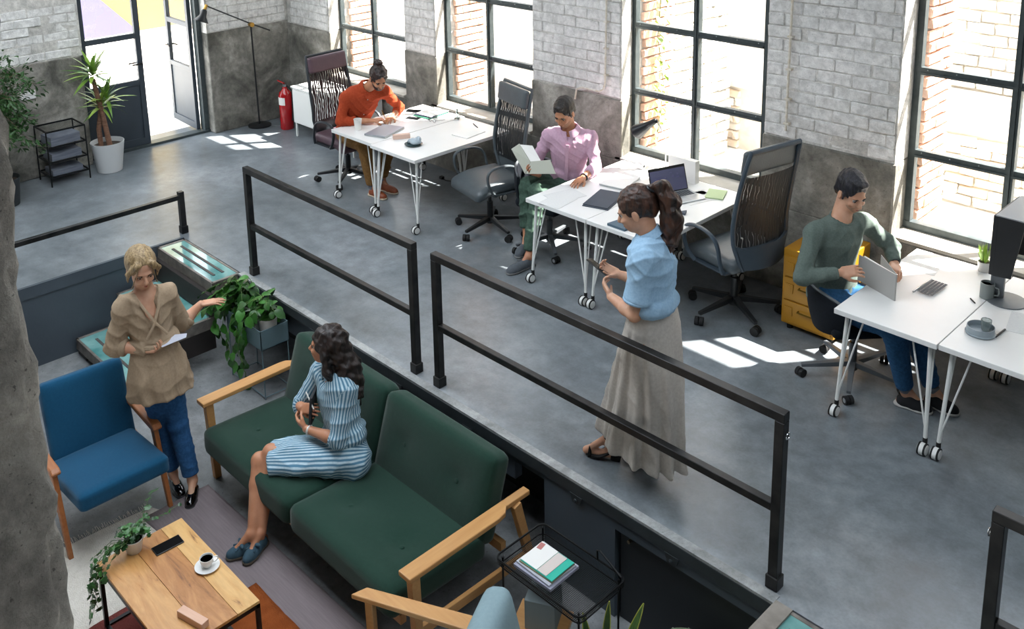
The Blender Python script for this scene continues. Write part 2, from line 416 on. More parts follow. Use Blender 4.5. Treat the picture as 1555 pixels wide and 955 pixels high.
# ---- windows
def window(n, xl, xr, mull):
    y0 = 7.0; bars = [1.32, 1.95, 2.58, 3.2]
    t = MB(); w = 0.05
    t.box((xl, y0 - .02, 0.72), (xl + w, y0 + .04, 3.8)); t.box((xr - w, y0 - .02, 0.72), (xr, y0 + .04, 3.8))
    t.box((xl, y0 - .025, 0.72), (xr, y0 + .045, 0.78)); t.box((xl, y0 - .02, 3.75), (xr, y0 + .04, 3.8))
    o = struct(t.build('window_%d' % n, M_WINMETAL, world=True))
    for x in mull:
        q = MB(); q.box((x - .028, y0 - .028, 0.77), (x + .028, y0 + .03, 3.76)); q.box((x - .010, y0 - .040, 0.77), (x + .010, y0 - .027, 3.76)); q.build('mullion', M_WINMETAL, o, world=True)
    for z in bars:
        q = MB(); q.box((xl + w, y0 - .022, z - .028), (xr - w, y0 + .026, z + .028)); q.box((xl + w, y0 - .034, z - .022), (xr - w, y0 - .021, z - .008)); q.build('glazing_bar', M_WINMETAL, o, world=True)
        q = MB()
        for kx in range(7):
            xx = xl + .1 + kx * (xr - xl - .2) / 6
            q.lathe([(0.006, 0), (0.004, 0.005), (0, 0.006)], (xx, y0 - .022, z + .012), 6, Matrix.Rotation(PI / 2, 3, 'X'))
        k_ = q.build('rivet', mat('pale_rivet', '#9aa3a3', .4, .4), o, world=True)
    zs = [0.77] + bars + [3.76]; xs = [xl + w] + list(mull) + [xr - w]
    for i in range(len(zs) - 1):
        for j in range(len(xs) - 1):
            q = MB(); q.box((xs[j] + .02, y0 + .008, zs[i] + .02), (xs[j + 1] - .02, y0 + .012, zs[i + 1] - .02)); q.build('pane', M_GLASS, o, world=True)
window(1, -10.157, -8.72, (-9.433,)); window(2, -8.10, -6.66, (-7.373,)); window(3, -5.45, -4.03, (-4.741,)); window(4, -2.85, -1.44, (-2.146,))

# outer brick skins of the piers, seen through the panes
RB = brick_variants('red_brick', [M_REDBRICK], 6, 0.26, 0.05, 0.075, 0.003)
RBH = brick_variants('red_brick_half', [M_REDBRICK], 4, 0.12, 0.05, 0.075, 0.003)
b_ = MB()
for xl, xr, bl, br, k in PIER: b_.box((bl, 7.45, -0.3), (br, 7.58, 4.2))
wo = struct(b_.build('wall_outer', M_MORTAR, world=True))
for (br) in (-10.157, -8.10, -5.45, -2.85):
    brick_face(wo, 7.14, 7.585, br + 0.02, 0.55, 3.0 if br > -9 else 2.3, RB, RBH, 0.22, 0.088, 'y', 0.002, 0.12)

# ---- left wall with doorway (door plane x = -11.25)
b_ = MB()
b_.box((XL - 0.4, -3.0, 0), (XL, 4.03, ZL + .03)); b_.box((XL - 0.4, 5.60, 0), (XL, 7.0, ZL + .03)); wl_ = struct(b_.build('wall_left', M_CONC, world=True, bevel=0.01, seg=1))
b_ = MB(); b_.box((XL - 0.42, -3.0, ZL + .03), (XL - .012, 4.05, 4.3)); b_.box((XL - 0.42, 5.60, ZL + .03), (XL - .012, 7.0, 4.3)); b_.box((XL - 0.42, 4.03, 3.0), (XL - .012, 5.6, 4.3))
wlu = struct(b_.build('wall_left_upper', M_PLASTER, world=True))
brick_face(wlu, 5.62, 6.74, XL - 0.028, ZL + .04, 1.85, PB, PBH, axis='y')
brick_face(wlu, 2.5, 4.03, XL - 0.034, ZL + .04, 1.95, PB, PBH, axis='y', jit=0.006)
b_ = MB(); b_.box((-11.30, 4.03, 0), (-11.20, 4.09, 3.0)); b_.box((-11.30, 5.535, 0), (-11.20, 5.60, 3.0)); b_.box((-11.30, 4.03, 2.94), (-11.20, 5.6, 3.0)); b_.box((-11.32, 4.03, -.01), (-11.18, 5.6, 0.03))
struct(b_.build('trim_5', M_WINMETAL, world=True))
def door_leaf(n, mat_low):
    # built closed along +y from the hinge at the origin, 0.74 wide
    t = MB(); W = 0.735
    t.box((-.025, 0, 0.03), (.025, .07, 2.93)); t.box((-.025, W - .07, 0.03), (.025, W, 2.93)); t.box((-.025, .07, 0.03), (.025, W - .07, 0.12)); t.box((-.025, .07, 2.86), (.025, W - .07, 2.93))
    for z in (0.82, 1.40, 2.05): t.box((-.024, .07, z - .035), (.024, W - .07, z + .03))
    o = t.build('door_%d' % n, mat_low, bevel=0.003, seg=1); struct(o)
    q = MB(); q.box((-.012, .07, .12), (.012, W - .07, .79)); q.build('door_panel', mat_low, o)
    for z0, z1 in ((.85, 1.37), (1.43, 2.02), (2.08, 2.86)):
        q = MB(); q.box((-.003, .07, z0), (.003, W - .07, z1)); q.build('pane', M_GLASS, o)
    q = MB(); q.bar((.03, W - .035, 1.05), (.055, W - .035, 1.05), .02, .02); q.bar((.055, W - .02, 1.05), (.055, W - .15, 1.05), .018, .018); q.bar((-.03, W - .035, 1.05), (-.055, W - .035, 1.05), .02, .02); q.bar((-.055, W - .02, 1.05), (-.055, W - .15, 1.05), .018, .018)
    q.build('door_handle', M_BLACKSTEEL, o)
    return o
M_DOOR = mat('door_paint', '#39424a', 0.5, 0.1, color2='#2f373f', scale=3)
d1 = door_leaf(1, M_DOOR); d1.location = (-11.25, 4.085, 0)
d2 = door_leaf(3, M_DOOR); d2.location = (-11.30, 5.50, 0); d2.rotation_euler = (0, 0, PI + math.radians(-93)); 

# ---- ceiling added out of view, its openings shaped to steer the light
b_ = MB(); b_.box((-11.6, 3.9, 4.6), (3.2, 7.5, 4.75)); b_.box((-11.6, -3.1, 4.6), (3.2, 1.2, 4.75)); b_.box((-11.6, 1.2, 4.6), (-10.2, 3.9, 4.75)); b_.box((-3.0, 1.2, 4.6), (-1.6, 3.9, 4.75)); b_.box((-1.6, 1.2, 4.6), (3.2, 2.5, 4.75)); struct(b_.build('unseen_ceiling', M_CEIL, world=True))
b_ = MB(); b_.box((-11.6, 6.79, 4.3), (3.2, 7.45, 4.6)); b_.box((-11.47, -3.1, 4.3), (-11.08, 7.0, 4.6)); struct(b_.build('trim_7', M_PLASTER, world=True))
b_ = MB(); b_.box((3.2, -3.1, LF), (3.4, 7.5, 4.6)); struct(b_.build('wall_right_unseen', M_CEIL, world=True))  # unseen, added to cut sky light from the camera side
b_ = MB(); b_.box((-11.6, -3.3, LF), (3.4, -3.1, 4.6)); struct(b_.build('wall_front_unseen', M_CEIL, world=True))  # unseen as well, added to hold back fill light

# ---- foreground pillar
def rough_pillar():
    bm = bmesh.new()
    nx, nz = 22, 90; z0, z1 = LF, 4.2; X0, X1, Y0, Y1 = -2.90, -2.49, 0.30, 0.72
    # four faces as one ring per level
    ring = []
    per = []
    for i in range(nx): per.append((X0 + (X1 - X0) * i / nx, Y1))
    for i in range(nx): per.append((X1, Y1 - (Y1 - Y0) * i / nx))
    for i in range(nx): per.append((X1 - (X1 - X0) * i / nx, Y0))
    for i in range(nx): per.append((X0, Y0 + (Y1 - Y0) * i / nx))
    from mathutils import noise as mn
    cx, cy = (X0 + X1) / 2, (Y0 + Y1) / 2
    rows = []
    for k in range(nz + 1):
        z = z0 + (z1 - z0) * k / nz; r = []
        for x, y in per:
            d = Vector((x - cx, y - cy, 0)); corner = (abs(x - cx) / (X1 - X0) * 2) * (abs(y - cy) / (Y1 - Y0) * 2)
            a = mn.fractal(Vector((x * 5, y * 5, z * 5)), 0.8, 2.1, 5) * 0.024 + mn.noise(Vector((x * 30, y * 30, z * 24))) * 0.007
            a -= max(0, corner - 0.75) * 0.14 * (0.6 + 0.8 * mn.noise(Vector((x, y, z * 3.5))))
            r.append(bm.verts.new((x + d.x * a * 5, y + d.y * a * 5, z)))
        rows.append(r)
    n = len(per)
    for k in range(nz):
        for i in range(n): bm.faces.new((rows[k][i], rows[k][(i + 1) % n], rows[k + 1][(i + 1) % n], rows[k + 1][i]))
    bmesh.ops.recalc_face_normals(bm, faces=bm.faces)
    me = bpy.data.meshes.new('pillar'); bm.to_mesh(me); bm.free(); me.materials.append(M_PILLAR); me.shade_smooth()
    o = bpy.data.objects.new('pillar', me); COL.objects.link(o); return struct(o)
rough_pillar()

# ---- yard beyond the windows
b_ = MB(); b_.box((-30, 7.58, -0.12), (8, 16, -0.02)); b_.box((-30, -6, -0.12), (-11.45, 7.58, -0.02)); struct(b_.build('ground_yard', M_YARD, world=True))
b_ = MB(); b_.box((-16, 9.62, -0.02), (6, 10.9, 0.74)); b_.box((-16, 10.9, -0.02), (6, 11.3, 4.2)); yw = struct(b_.build('wall_yard', M_MORTAR, world=True))
b_ = MB(); b_.box((-16, 9.56, 0.74), (6, 10.9, 0.82)); b_.build('coping', M_WHITESTONE, yw, world=True)
TS = brick_variants('tan_stone', [M_TANSTONE, M_WHITESTONE], 8, 0.27, 0.06, 0.088, 0.006); TSH = brick_variants('tan_half', [M_TANSTONE, M_WHITESTONE], 4, 0.13, 0.06, 0.088, 0.006)
WS = brick_variants('white_stone', [M_WHITESTONE], 8, 0.27, 0.06, 0.105, 0.007); WSH = brick_variants('white_half', [M_WHITESTONE], 4, 0.13, 0.06, 0.105, 0.007)
brick_face(yw, -4.4, -2.3, 9.605, 0.0, 0.72, TS, TSH, jit=0.01)
brick_face(yw, -8.1, -5.9, 9.605, 0.0, 0.72, TS, TSH, jit=0.01)
brick_face(yw, -4.9, -2.9, 10.885, 0.84, 2.1, WS, WSH, H_=0.125, jit=0.015)
# brick buttress with creeper outside window three
b_ = MB(); b_.box((-6.55, 8.3, -0.02), (-5.95, 9.4, 3.6)); bt = struct(b_.build('wall_buttress', M_MORTAR, world=True))
brick_face(bt, 8.31, 9.39, -5.935, 0.02, 2.5, WS, WSH, H_=0.125, axis='y', jit=0.01)
# mural wall in the courtyard to the left
M_YELLOW = mat('mural_yellow', '#7d6a38', 0.9, color2='#776433', scale=1.0); M_PURPLE = mat('mural_purple', '#474560', 0.9, color2='#434159', scale=1.0)  # both paints darkened to stand in for the shade on this wall
b_ = MB(); b_.box((-18.8, 2, -0.02), (-18.4, 14, 5)); mw = struct(b_.build('wall_mural', M_YELLOW, world=True))
MB().prism([(2.0, -0.02), (7.86, -0.02), (5.3, 2.7), (2.0, 2.7)], 0, 0.012, Matrix(((0, 0, 1), (1, 0, 0), (0, 1, 0))), (-18.398, 0, 0)).build('painted_shape', M_PURPLE, mw, world=True)

# ------------------------------------------------------------------ stairs
M_TEAL = mat('teal_resin', '#2f7473', 0.12, 0.0, color2='#8fb9b5', scale=3.5, amt=0.45, detail=7, coat=0.6, rvar=0.06)
M_STEPFR = mat('step_frame', '#8d8780', 0.5, 0.2, color2='#4f4a46', scale=12, amt=0.6)
M_STEPDK = mat('step_dark', '#1f1c1b', 0.6, color2='#2c2523', scale=6)
M_GRIP = mat('grip_strip', '#3f3c3a', 0.8, color2='#55514e', scale=40)
def step(x0, x1, y0, y1, z, parent):
    o = MB().box((x0, y0, z - .10), (x0 + .03, y1, z)).box((x1 - .03, y0, z - .10), (x1, y1, z)).box((x0, y0, z - .10), (x1, y0 + .022, z)).box((x0, y1 - .022, z - .10), (x1, y1, z)).build('step_frame', M_STEPFR, parent, world=True, bevel=.003, seg=1)
    MB().box((x0 + .03, y0 + .022, z - .03), (x1 - .03, y1 - .022, z - .004)).build('tread', M_TEAL, parent, world=True)
    d = y1 - y0
    for f in (.33, .64):
        MB().box((x0 + .13, y0 + d * f - .012, z - .004), (x1 - .13, y0 + d * f + .012, z + .001)).build('grip_strip', M_GRIP, parent, world=True)
    zb = max(z - .29, LF)
    for xa, xb in ((x0, x0 + .18), (x1 - .18, x1)):
        MB().box((xa, y0 + .01, zb), (xb, y1 - .01, z - .10)).build('support', M_STEPDK, parent, world=True)
st = thing('staircase', 'three wide teal glossy steps leading up to the raised floor behind the blonde woman', 'stairs', (-7.73, 3.2, LF))
step(-8.26, -7.21, 3.50, 3.775, 0.0, st); step(-8.26, -7.21, 3.08, 3.50, -0.31, st); step(-8.26, -7.21, 2.68, 3.08, -0.60, st)
MB().box((-8.26, 3.46, -.30), (-7.21, 3.50, -.1)).box((-8.25, 3.06, -.6), (-7.22, 3.08, -.41)).build('riser', M_STEPDK, st, world=True)
st2 = thing('staircase', 'concrete-edged step with worn teal tread at the bottom right corner of the photo', 'stairs', (-1.3, 3.5, LF))
step(-2.02, -0.6, 3.45, 3.775, -0.005, st2); 
MB().box((-2.021, 3.44, -.105), (-1.93, 3.776, 0.004)).build('edge_block', mat('edge_stone', '#8e8880', .6, color2='#6f6861', scale=14, bump=.3), st2, world=True)
MB().box((-2.0, 3.05, -.36), (-0.6, 3.45, -.31)).box((-2.0, 3.06, LF), (-1.96, 3.77, -.1)).build('lower_step', M_STEPDK, st2, world=True)

# ------------------------------------------------------------------ railings
def post(t, x, y, h):
    MB().box((x - .026, y - .026, 0), (x + .026, y + .026, h)).build('post', M_BLACKSTEEL, t, world=True, bevel=.003, seg=1)
    MB().box((x - .034, y - .034, 0), (x + .034, y + .034, .075)).build('post_collar', M_BLACKSTEEL, t, world=True, bevel=.004, seg=1)
def railing(x0, x1, y, h, label, mid=True, loop=None):
    t = thing('steel_railing', label, 'railing', ((x0 + x1) / 2, y, 0), group='black steel railings along the raised floor')
    post(t, x0, y, h - .05); post(t, x1, y, h - .05)
    MB().box((x0 - .026, y - .026, h - .05), (x1 + .026, y + .026, h)).build('top_rail', M_BLACKSTEEL, t, world=True, bevel=.003, seg=1)
    if mid: MB().box((x0 + .026, y - .022, .43), (x1 - .026, y + .022, .475)).build('mid_rail', M_BLACKSTEEL, t, world=True, bevel=.003, seg=1)
    if loop is not None:
        q = MB(); q.tube([(loop, y + .0 + .016 * math.cos(a), h - .12 + .016 * math.sin(a)) for a in [i * PI / 6 for i in range(12)]], .004, 6, closed=True)
        q.build('eye_bolt', mat('bright_steel', '#c9ccd0', .25, 1.0), t, world=True, smooth=True)
    return t
RY = 3.85
railing(-7.10, -4.885, RY, 0.985, 'long black steel railing nearest the staircase, between the steps and the sofa')
railing(-4.635, -2.075, RY, 0.985, 'long black steel railing with the woman in the blue blouse standing behind it', loop=-2.04)
railing(-1.09, 0.6, RY, 0.985, 'black steel railing cut off by the bottom right corner, only its end post showing', loop=-1.125)
t = thing('steel_railing', 'low single-bar black railing at far left behind the blonde woman', 'railing', (-8.39, 2.2, 0), group='black steel railings along the raised floor')
post(t, -8.40, 3.84, .42)
MB().box((-8.422, -0.5, .345), (-8.378, 3.82, .39)).build('top_rail', M_BLACKSTEEL, t, world=True, bevel=.003, seg=1)
post(t, -8.40, 0.3, .40)
# ------------------------------------------------------------------ furniture materials
M_OAK = mat('oak', '#c99a62', 0.42, color2='#b98550', scale=4, amt=0.7, stretch=(1, 14, 14), bump=.04, bscale=30)
M_OAKY = mat('oak_along_y', '#c99a62', 0.42, color2='#b5824d', scale=4, amt=0.7, stretch=(14, 1, 14), bump=.04, bscale=30)
M_TEAK = mat('teak', '#8a4f2a', 0.4, color2='#6f3c1f', scale=4, amt=0.7, stretch=(14, 2, 14))
M_TEAKL = mat('teak_light', '#a86a3a', 0.4, color2='#8d5129', scale=4, amt=0.7, stretch=(3, 12, 12))
M_GREEN = mat('green_wool', '#183329', 0.95, color2='#1e3c31', scale=60, amt=0.8, bump=.25, bscale=350, sheen=.15, spec=.2)
M_BLUEF = mat('blue_wool', '#0e4463', 0.95, color2='#134e6e', scale=60, amt=0.8, bump=.25, bscale=350, sheen=.12, spec=.2)
M_PALEBLUE = mat('pale_blue_fabric', '#7f969d', 0.95, color2='#8aa0a7', scale=70, amt=.8, bump=.2, bscale=350, spec=.2)
M_WHITELAM = mat('white_laminate', '#e6e6e4', 0.35, color2='#dddddb', scale=3)
M_WHITEMET = mat('white_metal', '#dadbd8', 0.4)
M_BLACKPL = mat('black_plastic', '#141618', 0.42, color2='#1b1d20', scale=20)
M_GREYPL = mat('grey_plastic', '#5b6064', 0.4, .2, color2='#676c70', scale=10)
M_RUBBER = mat('black_rubber', '#101112', 0.8)
M_CHROME = mat('chrome', '#c8ccd0', 0.15, 1.0)

def soft_box(size, r, div=(8, 8, 3), dimples=(), crown=0.0, wr=0.0):
    """cushion mesh centred at origin: rounded box on a dense grid, with button dimples on top (+z) and optional crown"""
    bm = bmesh.new(); bmesh.ops.create_cube(bm, size=2.0)
    bmesh.ops.subdivide_edges(bm, edges=bm.edges, cuts=13, use_grid_fill=True)
    sx, sy, sz = [q / 2 for q in size]
    for v in bm.verts:
        p = Vector((v.co.x * sx, v.co.y * sy, v.co.z * sz))
        # concentrate vertices to the rim
        q = Vector((math.copysign(abs(v.co.x) ** 0.8, v.co.x) * sx, math.copysign(abs(v.co.y) ** 0.8, v.co.y) * sy, v.co.z * sz))
        c = Vector((max(-sx + r, min(sx - r, q.x)), max(-sy + r, min(sy - r, q.y)), max(-sz + r, min(sz - r, q.z))))
        d = q - c
        if d.length > 1e-6: q = c + d.normalized() * r * min(1.0, 1.0)
        nx, ny = q.x / sx, q.y / sy
        if abs(q.z) > sz * 0.2:
            q.z += math.copysign(crown * (1 - nx * nx) * (1 - ny * ny), q.z)
        if q.z > 0:
            for dx, dy, dd, dr in dimples:
                k = math.exp(-((q.x - dx) ** 2 + (q.y - dy) ** 2) / (dr * dr)); q.z -= dd * k * (q.z / sz)
        v.co = q
    me = bpy.data.meshes.new('cushion'); bm.to_mesh(me); bm.free(); me.shade_smooth()
    return me
def cushion(name, parent, size, r, c, M=None, m_=None, dimples=(), crown=0.01, label=None):
    me = soft_box(size, r, dimples=dimples, crown=crown); me.materials.append(m_)
    if M is not None: me.transform(M.to_4x4())
    o = bpy.data.objects.new(name, me); COL.objects.link(o); o.parent = parent; o.location = Vector(c) - worg(parent) if parent else c
    if label: o['label'] = label
    return o

# ------------------------------------------------------------------ sofa
sf = thing('sofa', 'dark green button-tufted sofa with oak arms where the woman in the striped dress sits', 'sofa', (-4.70, 3.15, LF))
SX0, SXM, SX1 = -5.80, -4.70, -3.66
for (a, b, bt) in ((SX0, SXM - .004, ((-.28, -.12), (.28, -.12))), (SXM + .004, SX1, ((-.25, -.12), (.25, -.12)))):
    w = b - a; cx = (a + b) / 2
    Ms = Matrix.Rotation(math.radians(-2.5), 3, 'X')
    dm = [(x, y + .05, .028, .075) for x, y in bt]
    s_ = cushion('seat_cushion', sf, (w, .74, .19), .055, (cx, 3.00, LF + .345), Ms, M_GREEN, dm, .012)
    for x, y in bt:
        q = MB(); q.lathe([(0.017, 0), (0.015, 0.006), (0.0, 0.011)], n=12); o = q.build('button', M_GREEN, s_, smooth=True); o.location = (x, y + .05, .078)
    Mb = Matrix.Rotation(math.radians(90 - 17), 3, 'X')     # back: local z faces -y
    dmb = [(-w * .24, .02, .024, .07), (w * .24, .02, .024, .07)]
    k_ = cushion('back_cushion', sf, (w, .56, .17), .055, (cx, 3.43, LF + .595), Mb, M_GREEN, dmb, .012)
    for x in (-w * .24, w * .24):
        q = MB(); q.lathe([(0.017, 0), (0.015, 0.006), (0.0, 0.011)], n=12); o = q.build('button', M_GREEN, k_, smooth=True)
        p = Mb @ Vector((x, .02, .070)); o.location = p; o.rotation_euler = Mb.to_euler()
def arm_poly(y0, y1, x0, x1, flip):
    # plan outline of a flat oak arm with a narrowed rear
    w = x1 - x0
    if flip: return [(x0, y0), (x1, y0), (x1, y0 + .66), (x1 - .01, y0 + .72), (x1 - w * .45, y0 + .76), (x1 - w * .45, y1), (x0, y1)]
    return [(x0, y0), (x1, y0), (x1, y1), (x0 + w * .45, y1), (x0 + w * .45, y0 + .76), (x0 + .01, y0 + .72), (x0, y0 + .66)]
for sx, ax in ((-1, -5.83), (1, -3.56)):
    x0, x1 = ax - .05, ax + .05
    q = MB(); q.prism(arm_poly(2.66, 3.62, x0, x1, False if sx < 0 else True), LF + .60, LF + .632)
    q.build('arm_rest', M_OAKY, sf, world=True, bevel=.006)
    MB().bar((ax, 2.74, LF), (ax, 2.72, LF + .60), .045, .05, (0, 1, 0), .05, .06).build('leg', M_OAK, sf, world=True, bevel=.005)
    MB().bar((ax, 3.66, LF), (ax, 3.50, LF + .60), .04, .05, (0, 1, 0), .045, .06).build('leg', M_OAK, sf, world=True, bevel=.005)
    MB().bar((ax, 2.74, LF + .22), (ax, 3.60, LF + .20), .03, .06).build('side_rail', M_OAKY, sf, world=True, bevel=.004)
MB().box((SX0 + .03, 2.72, LF + .19), (SX1 - .03, 2.76, LF + .25)).build('front_rail', M_OAK, sf, world=True)
MB().box((SX0 + .03, 3.50, LF + .19), (SX1 - .03, 3.54, LF + .25)).build('back_rail', M_OAK, sf, world=True)

# ------------------------------------------------------------------ blue armchair (faces +x)
ac = thing('armchair', 'petrol blue armchair with brown wooden frame beside the blonde woman', 'armchair', (-5.98, 2.04, LF))
cushion('seat_cushion', ac, (.60, .60, .12), .035, (-5.93, 2.03, LF + .39), Matrix.Rotation(math.radians(-5), 3, 'Y'), M_BLUEF, (), .012)
cushion('back_cushion', ac, (.60, .56, .10), .035, (-6.32, 2.07, LF + .60), Matrix.Rotation(math.radians(-4), 3, 'Z') @ Matrix.Rotation(math.radians(-106), 3, 'Y') @ Matrix.Identity(3), M_BLUEF, (), .01)
for yy, sg in ((2.350, 1), (1.675, -1)):
    MB().bar((-5.76, yy, LF), (-5.90, yy, LF + .55), .03, .035, (1, 0, 0), .034, .06).build('leg', M_TEAKL, ac, world=True, bevel=.006)
    MB().bar((-6.50, yy, LF), (-6.28, yy, LF + .36), .03, .03, (1, 0, 0), .034, .05).build('leg', M_TEAKL, ac, world=True, bevel=.006)
    q = MB(); Mx = Matrix(((1, 0, 0), (0, 0, 1), (0, 1, 0)))
    q.prism([(-5.84, LF + .555), (-5.83, LF + .575), (-5.86, LF + .598), (-6.10, LF + .612), (-6.45, LF + .64), (-6.46, LF + .615), (-6.20, LF + .58), (-5.90, LF + .55)], yy - .032, yy + .032, Mx)
    q.build('arm_rest', M_TEAKL, ac, world=True, bevel=.01)
    MB().bar((-5.87, yy, LF + .30), (-6.30, yy, LF + .34), .025, .045).build('side_rail', M_TEAKL, ac, world=True, bevel=.004)

# ------------------------------------------------------------------ pale blue armchair at the bottom edge (faces -x, seen from behind)
a2 = thing('armchair', 'oak armchair with pale blue-grey back cushion cut off by the bottom edge', 'armchair', (-3.25, 2.35, LF))
MB().prism([(-3.68, 2.40), (-3.66, 2.49), (-3.05, 2.795), (-2.70, 2.93), (-2.66, 2.86), (-3.00, 2.71)], LF + .575, LF + .605).build('arm_rest', M_OAK, a2, world=True, bevel=.006)
MB().bar((-3.60, 2.475, LF), (-3.61, 2.47, LF + .575), .045, .045).build('leg', M_OAK, a2, world=True, bevel=.005)
MB().bar((-2.74, 2.88, LF), (-2.80, 2.86, LF + .575), .045, .045).build('leg', M_OAK, a2, world=True, bevel=.005)
Mz = rotz(math.radians(27))
cushion('back_cushion', a2, (.50, .60, .15), .06, (-2.82, 2.58, LF + .60), Mz @ Matrix.Rotation(math.radians(78), 3, 'Y'), M_PALEBLUE, (), .02)
cushion('seat_cushion', a2, (.58, .60, .12), .045, (-3.18, 2.30, LF + .38), Mz, M_PALEBLUE, (), .015)
MB().prism([(-3.40, 1.86), (-3.38, 1.95), (-2.75, 2.26), (-2.42, 2.38), (-2.38, 2.30), (-2.72, 2.16)], LF + .575, LF + .605).build('arm_rest', M_OAK, a2, world=True, bevel=.006)
MB().bar((-3.33, 1.93, LF), (-3.34, 1.93, LF + .575), .045, .045).build('leg', M_OAK, a2, world=True)
MB().bar((-2.46, 2.33, LF), (-2.52, 2.31, LF + .575), .045, .045).build('leg', M_OAK, a2, world=True)

# ------------------------------------------------------------------ coffee table
ct = thing('coffee_table', 'oak plank coffee table on a black steel frame standing on the rugs', 'table', (-4.70, 1.85, LF))
TX0, TX1, TY0, TY1, TZ = -5.05, -4.14, 1.60, 2.12, LF + .45
def plank_mat(n, a, b, kx):
    mt, N, L, bs = node_mat(n)
    tc = N.new('ShaderNodeTexCoord'); mp = N.new('ShaderNodeMapping'); L.new(tc.outputs['Object'], mp.inputs[0]); mp.inputs['Scale'].default_value = (1, 5, 5); mp.inputs['Location'].default_value = (kx, kx, 0)
    n1 = noise(N, L, mp.outputs[0], 2.6, 8, .6, 1.2); n2 = noise(N, L, mp.outputs[0], 9, 6, .6)
    r = ramp(N, [(.30, C('#6e4426')), (.40, C(a)), (.60, C(b))]); L.new(n1.outputs['Fac'], r.inputs[0])
    r2 = ramp(N, [(.35, (.82, .8, .78, 1)), (.6, (1, 1, 1, 1))]); L.new(n2.outputs['Fac'], r2.inputs[0])
    L.new(mixc(N, L, r.outputs[0], r2.outputs[0], None, 'MULTIPLY', .7), bs.inputs['Base Color']); bs.inputs['Roughness'].default_value = .38
    return mt
P1 = plank_mat('plank_honey', '#b98246', '#c9975c', 0.3); P2 = plank_mat('plank_brown', '#a8703a', '#bd8750', 2.1); P3 = plank_mat('plank_pale', '#cf9f60', '#d8ad70', 5.2)
for y0, y1, pm in ((TY0, 1.80, P1), (1.80, 1.985, P2), (1.985, TY1, P3)):
    MB().box((TX0, y0 + .0008, TZ - .018), (TX1, y1 - .0008, TZ)).build('plank', pm, ct, world=True, bevel=.0015, seg=1)
fr = .022
MB().box((TX0, TY0, TZ - .042), (TX1, TY0 + fr, TZ - .019)).box((TX0, TY1 - fr, TZ - .042), (TX1, TY1, TZ - .019)).box((TX0, TY0, TZ - .042), (TX0 + fr, TY1, TZ - .019)).box((TX1 - fr, TY0, TZ - .042), (TX1, TY1, TZ - .019)).build('top_frame', M_BLACKSTEEL, ct, world=True)
for x in (TX0, TX1 - fr):
    for y in (TY0 + .0, TY1 - fr):
        MB().box((x, y, LF + .012), (x + fr, y + fr, TZ - .04)).build('leg', M_BLACKSTEEL, ct, world=True)
for y in (TY0, TY1 - fr): MB().box((TX0, y, LF + .012), (TX1, y + fr, LF + .034)).build('base_bar', M_BLACKSTEEL, ct, world=True)
for x in (TX0, TX1 - fr): MB().box((x, TY0, LF + .012), (x + fr, TY1, LF + .034)).build('base_bar', M_BLACKSTEEL, ct, world=True)

# ------------------------------------------------------------------ rugs
def rug(name, poly, m_, label, fringe=None, h=.008, z=0.0):
    xs = [p[0] for p in poly]; ys = [p[1] for p in poly]; c = (sum(xs) / len(xs), sum(ys) / len(ys))
    bm = bmesh.new(); n = 26
    # bilinear grid over a quad with slightly wavy border
    P = [Vector((p[0], p[1], 0)) for p in poly]; g = []
    from mathutils import noise as mn
    for k in range(2):
        for i in range(n + 1):
            for j in range(n + 1):
                u, v = i / n, j / n
                p = P[0] * (1 - u) * (1 - v) + P[1] * u * (1 - v) + P[2] * u * v + P[3] * (1 - u) * v
                if i in (0, n) or j in (0, n): p += Vector((mn.noise(p * 9), mn.noise(p * 9 + Vector((5, 5, 5))), 0)) * .008
                zz = (h + .003 * mn.noise(p * 6)) if k else 0.0
                g.append(bm.verts.new((p.x - c[0], p.y - c[1], zz)))
    N2 = (n + 1) * (n + 1); idx = lambda k, i, j: g[k * N2 + i * (n + 1) + j]
    for i in range(n):
        for j in range(n):
            bm.faces.new((idx(1, i, j), idx(1, i + 1, j), idx(1, i + 1, j + 1), idx(1, i, j + 1)))
    for i in range(n):
        bm.faces.new((idx(0, i, 0), idx(0, i + 1, 0), idx(1, i + 1, 0), idx(1, i, 0))); bm.faces.new((idx(0, i, n), idx(1, i, n), idx(1, i + 1, n), idx(0, i + 1, n)))
        bm.faces.new((idx(0, 0, i), idx(1, 0, i), idx(1, 0, i + 1), idx(0, 0, i + 1))); bm.faces.new((idx(0, n, i), idx(0, n, i + 1), idx(1, n, i + 1), idx(1, n, i)))
    bmesh.ops.recalc_face_normals(bm, faces=bm.faces)
    me = bpy.data.meshes.new(name); bm.to_mesh(me); bm.free(); me.materials.append(m_); me.shade_smooth()
    t = thing(name, label, 'rug', (c[0], c[1], LF + z)); o = link_mesh('pile', me, t)
    if fringe:
        (xa, ya), (xb, yb), dx, dy = fringe; q = MB(); k = int(math.hypot(xb - xa, yb - ya) / .010)
        for i in range(k):
            f = i / k; x, y = xa + (xb - xa) * f - c[0], ya + (yb - ya) * f - c[1]
            l = random.uniform(.6, 1.2); q.bar((x, y, .004), (x + dx * l + random.uniform(-.01, .01), y + dy * l + random.uniform(-.01, .01), .003), .003, .003)
        o = q.build('fringe', m_, t); o['kind'] = 'stuff'
    return t
M_RUGW = mat('white_rug', '#cdc7bd', .98, color2='#dad5cc', scale=30, bump=.6, bscale=120, spec=.1)
M_RUGG = mat('grey_rug', '#807578', .98, color2='#8d8385', scale=5, stretch=(1, 18, 1), bump=.5, bscale=90, spec=.1)
M_RUGR = mat('rust_rug', '#7c3f1c', .98, color2='#8d4c26', scale=14, bump=.5, bscale=120, spec=.1)
M_RUGM = mat('maroon_rug', '#6b3430', .98, color2='#74403c', scale=10, bump=.5, bscale=120, spec=.1)
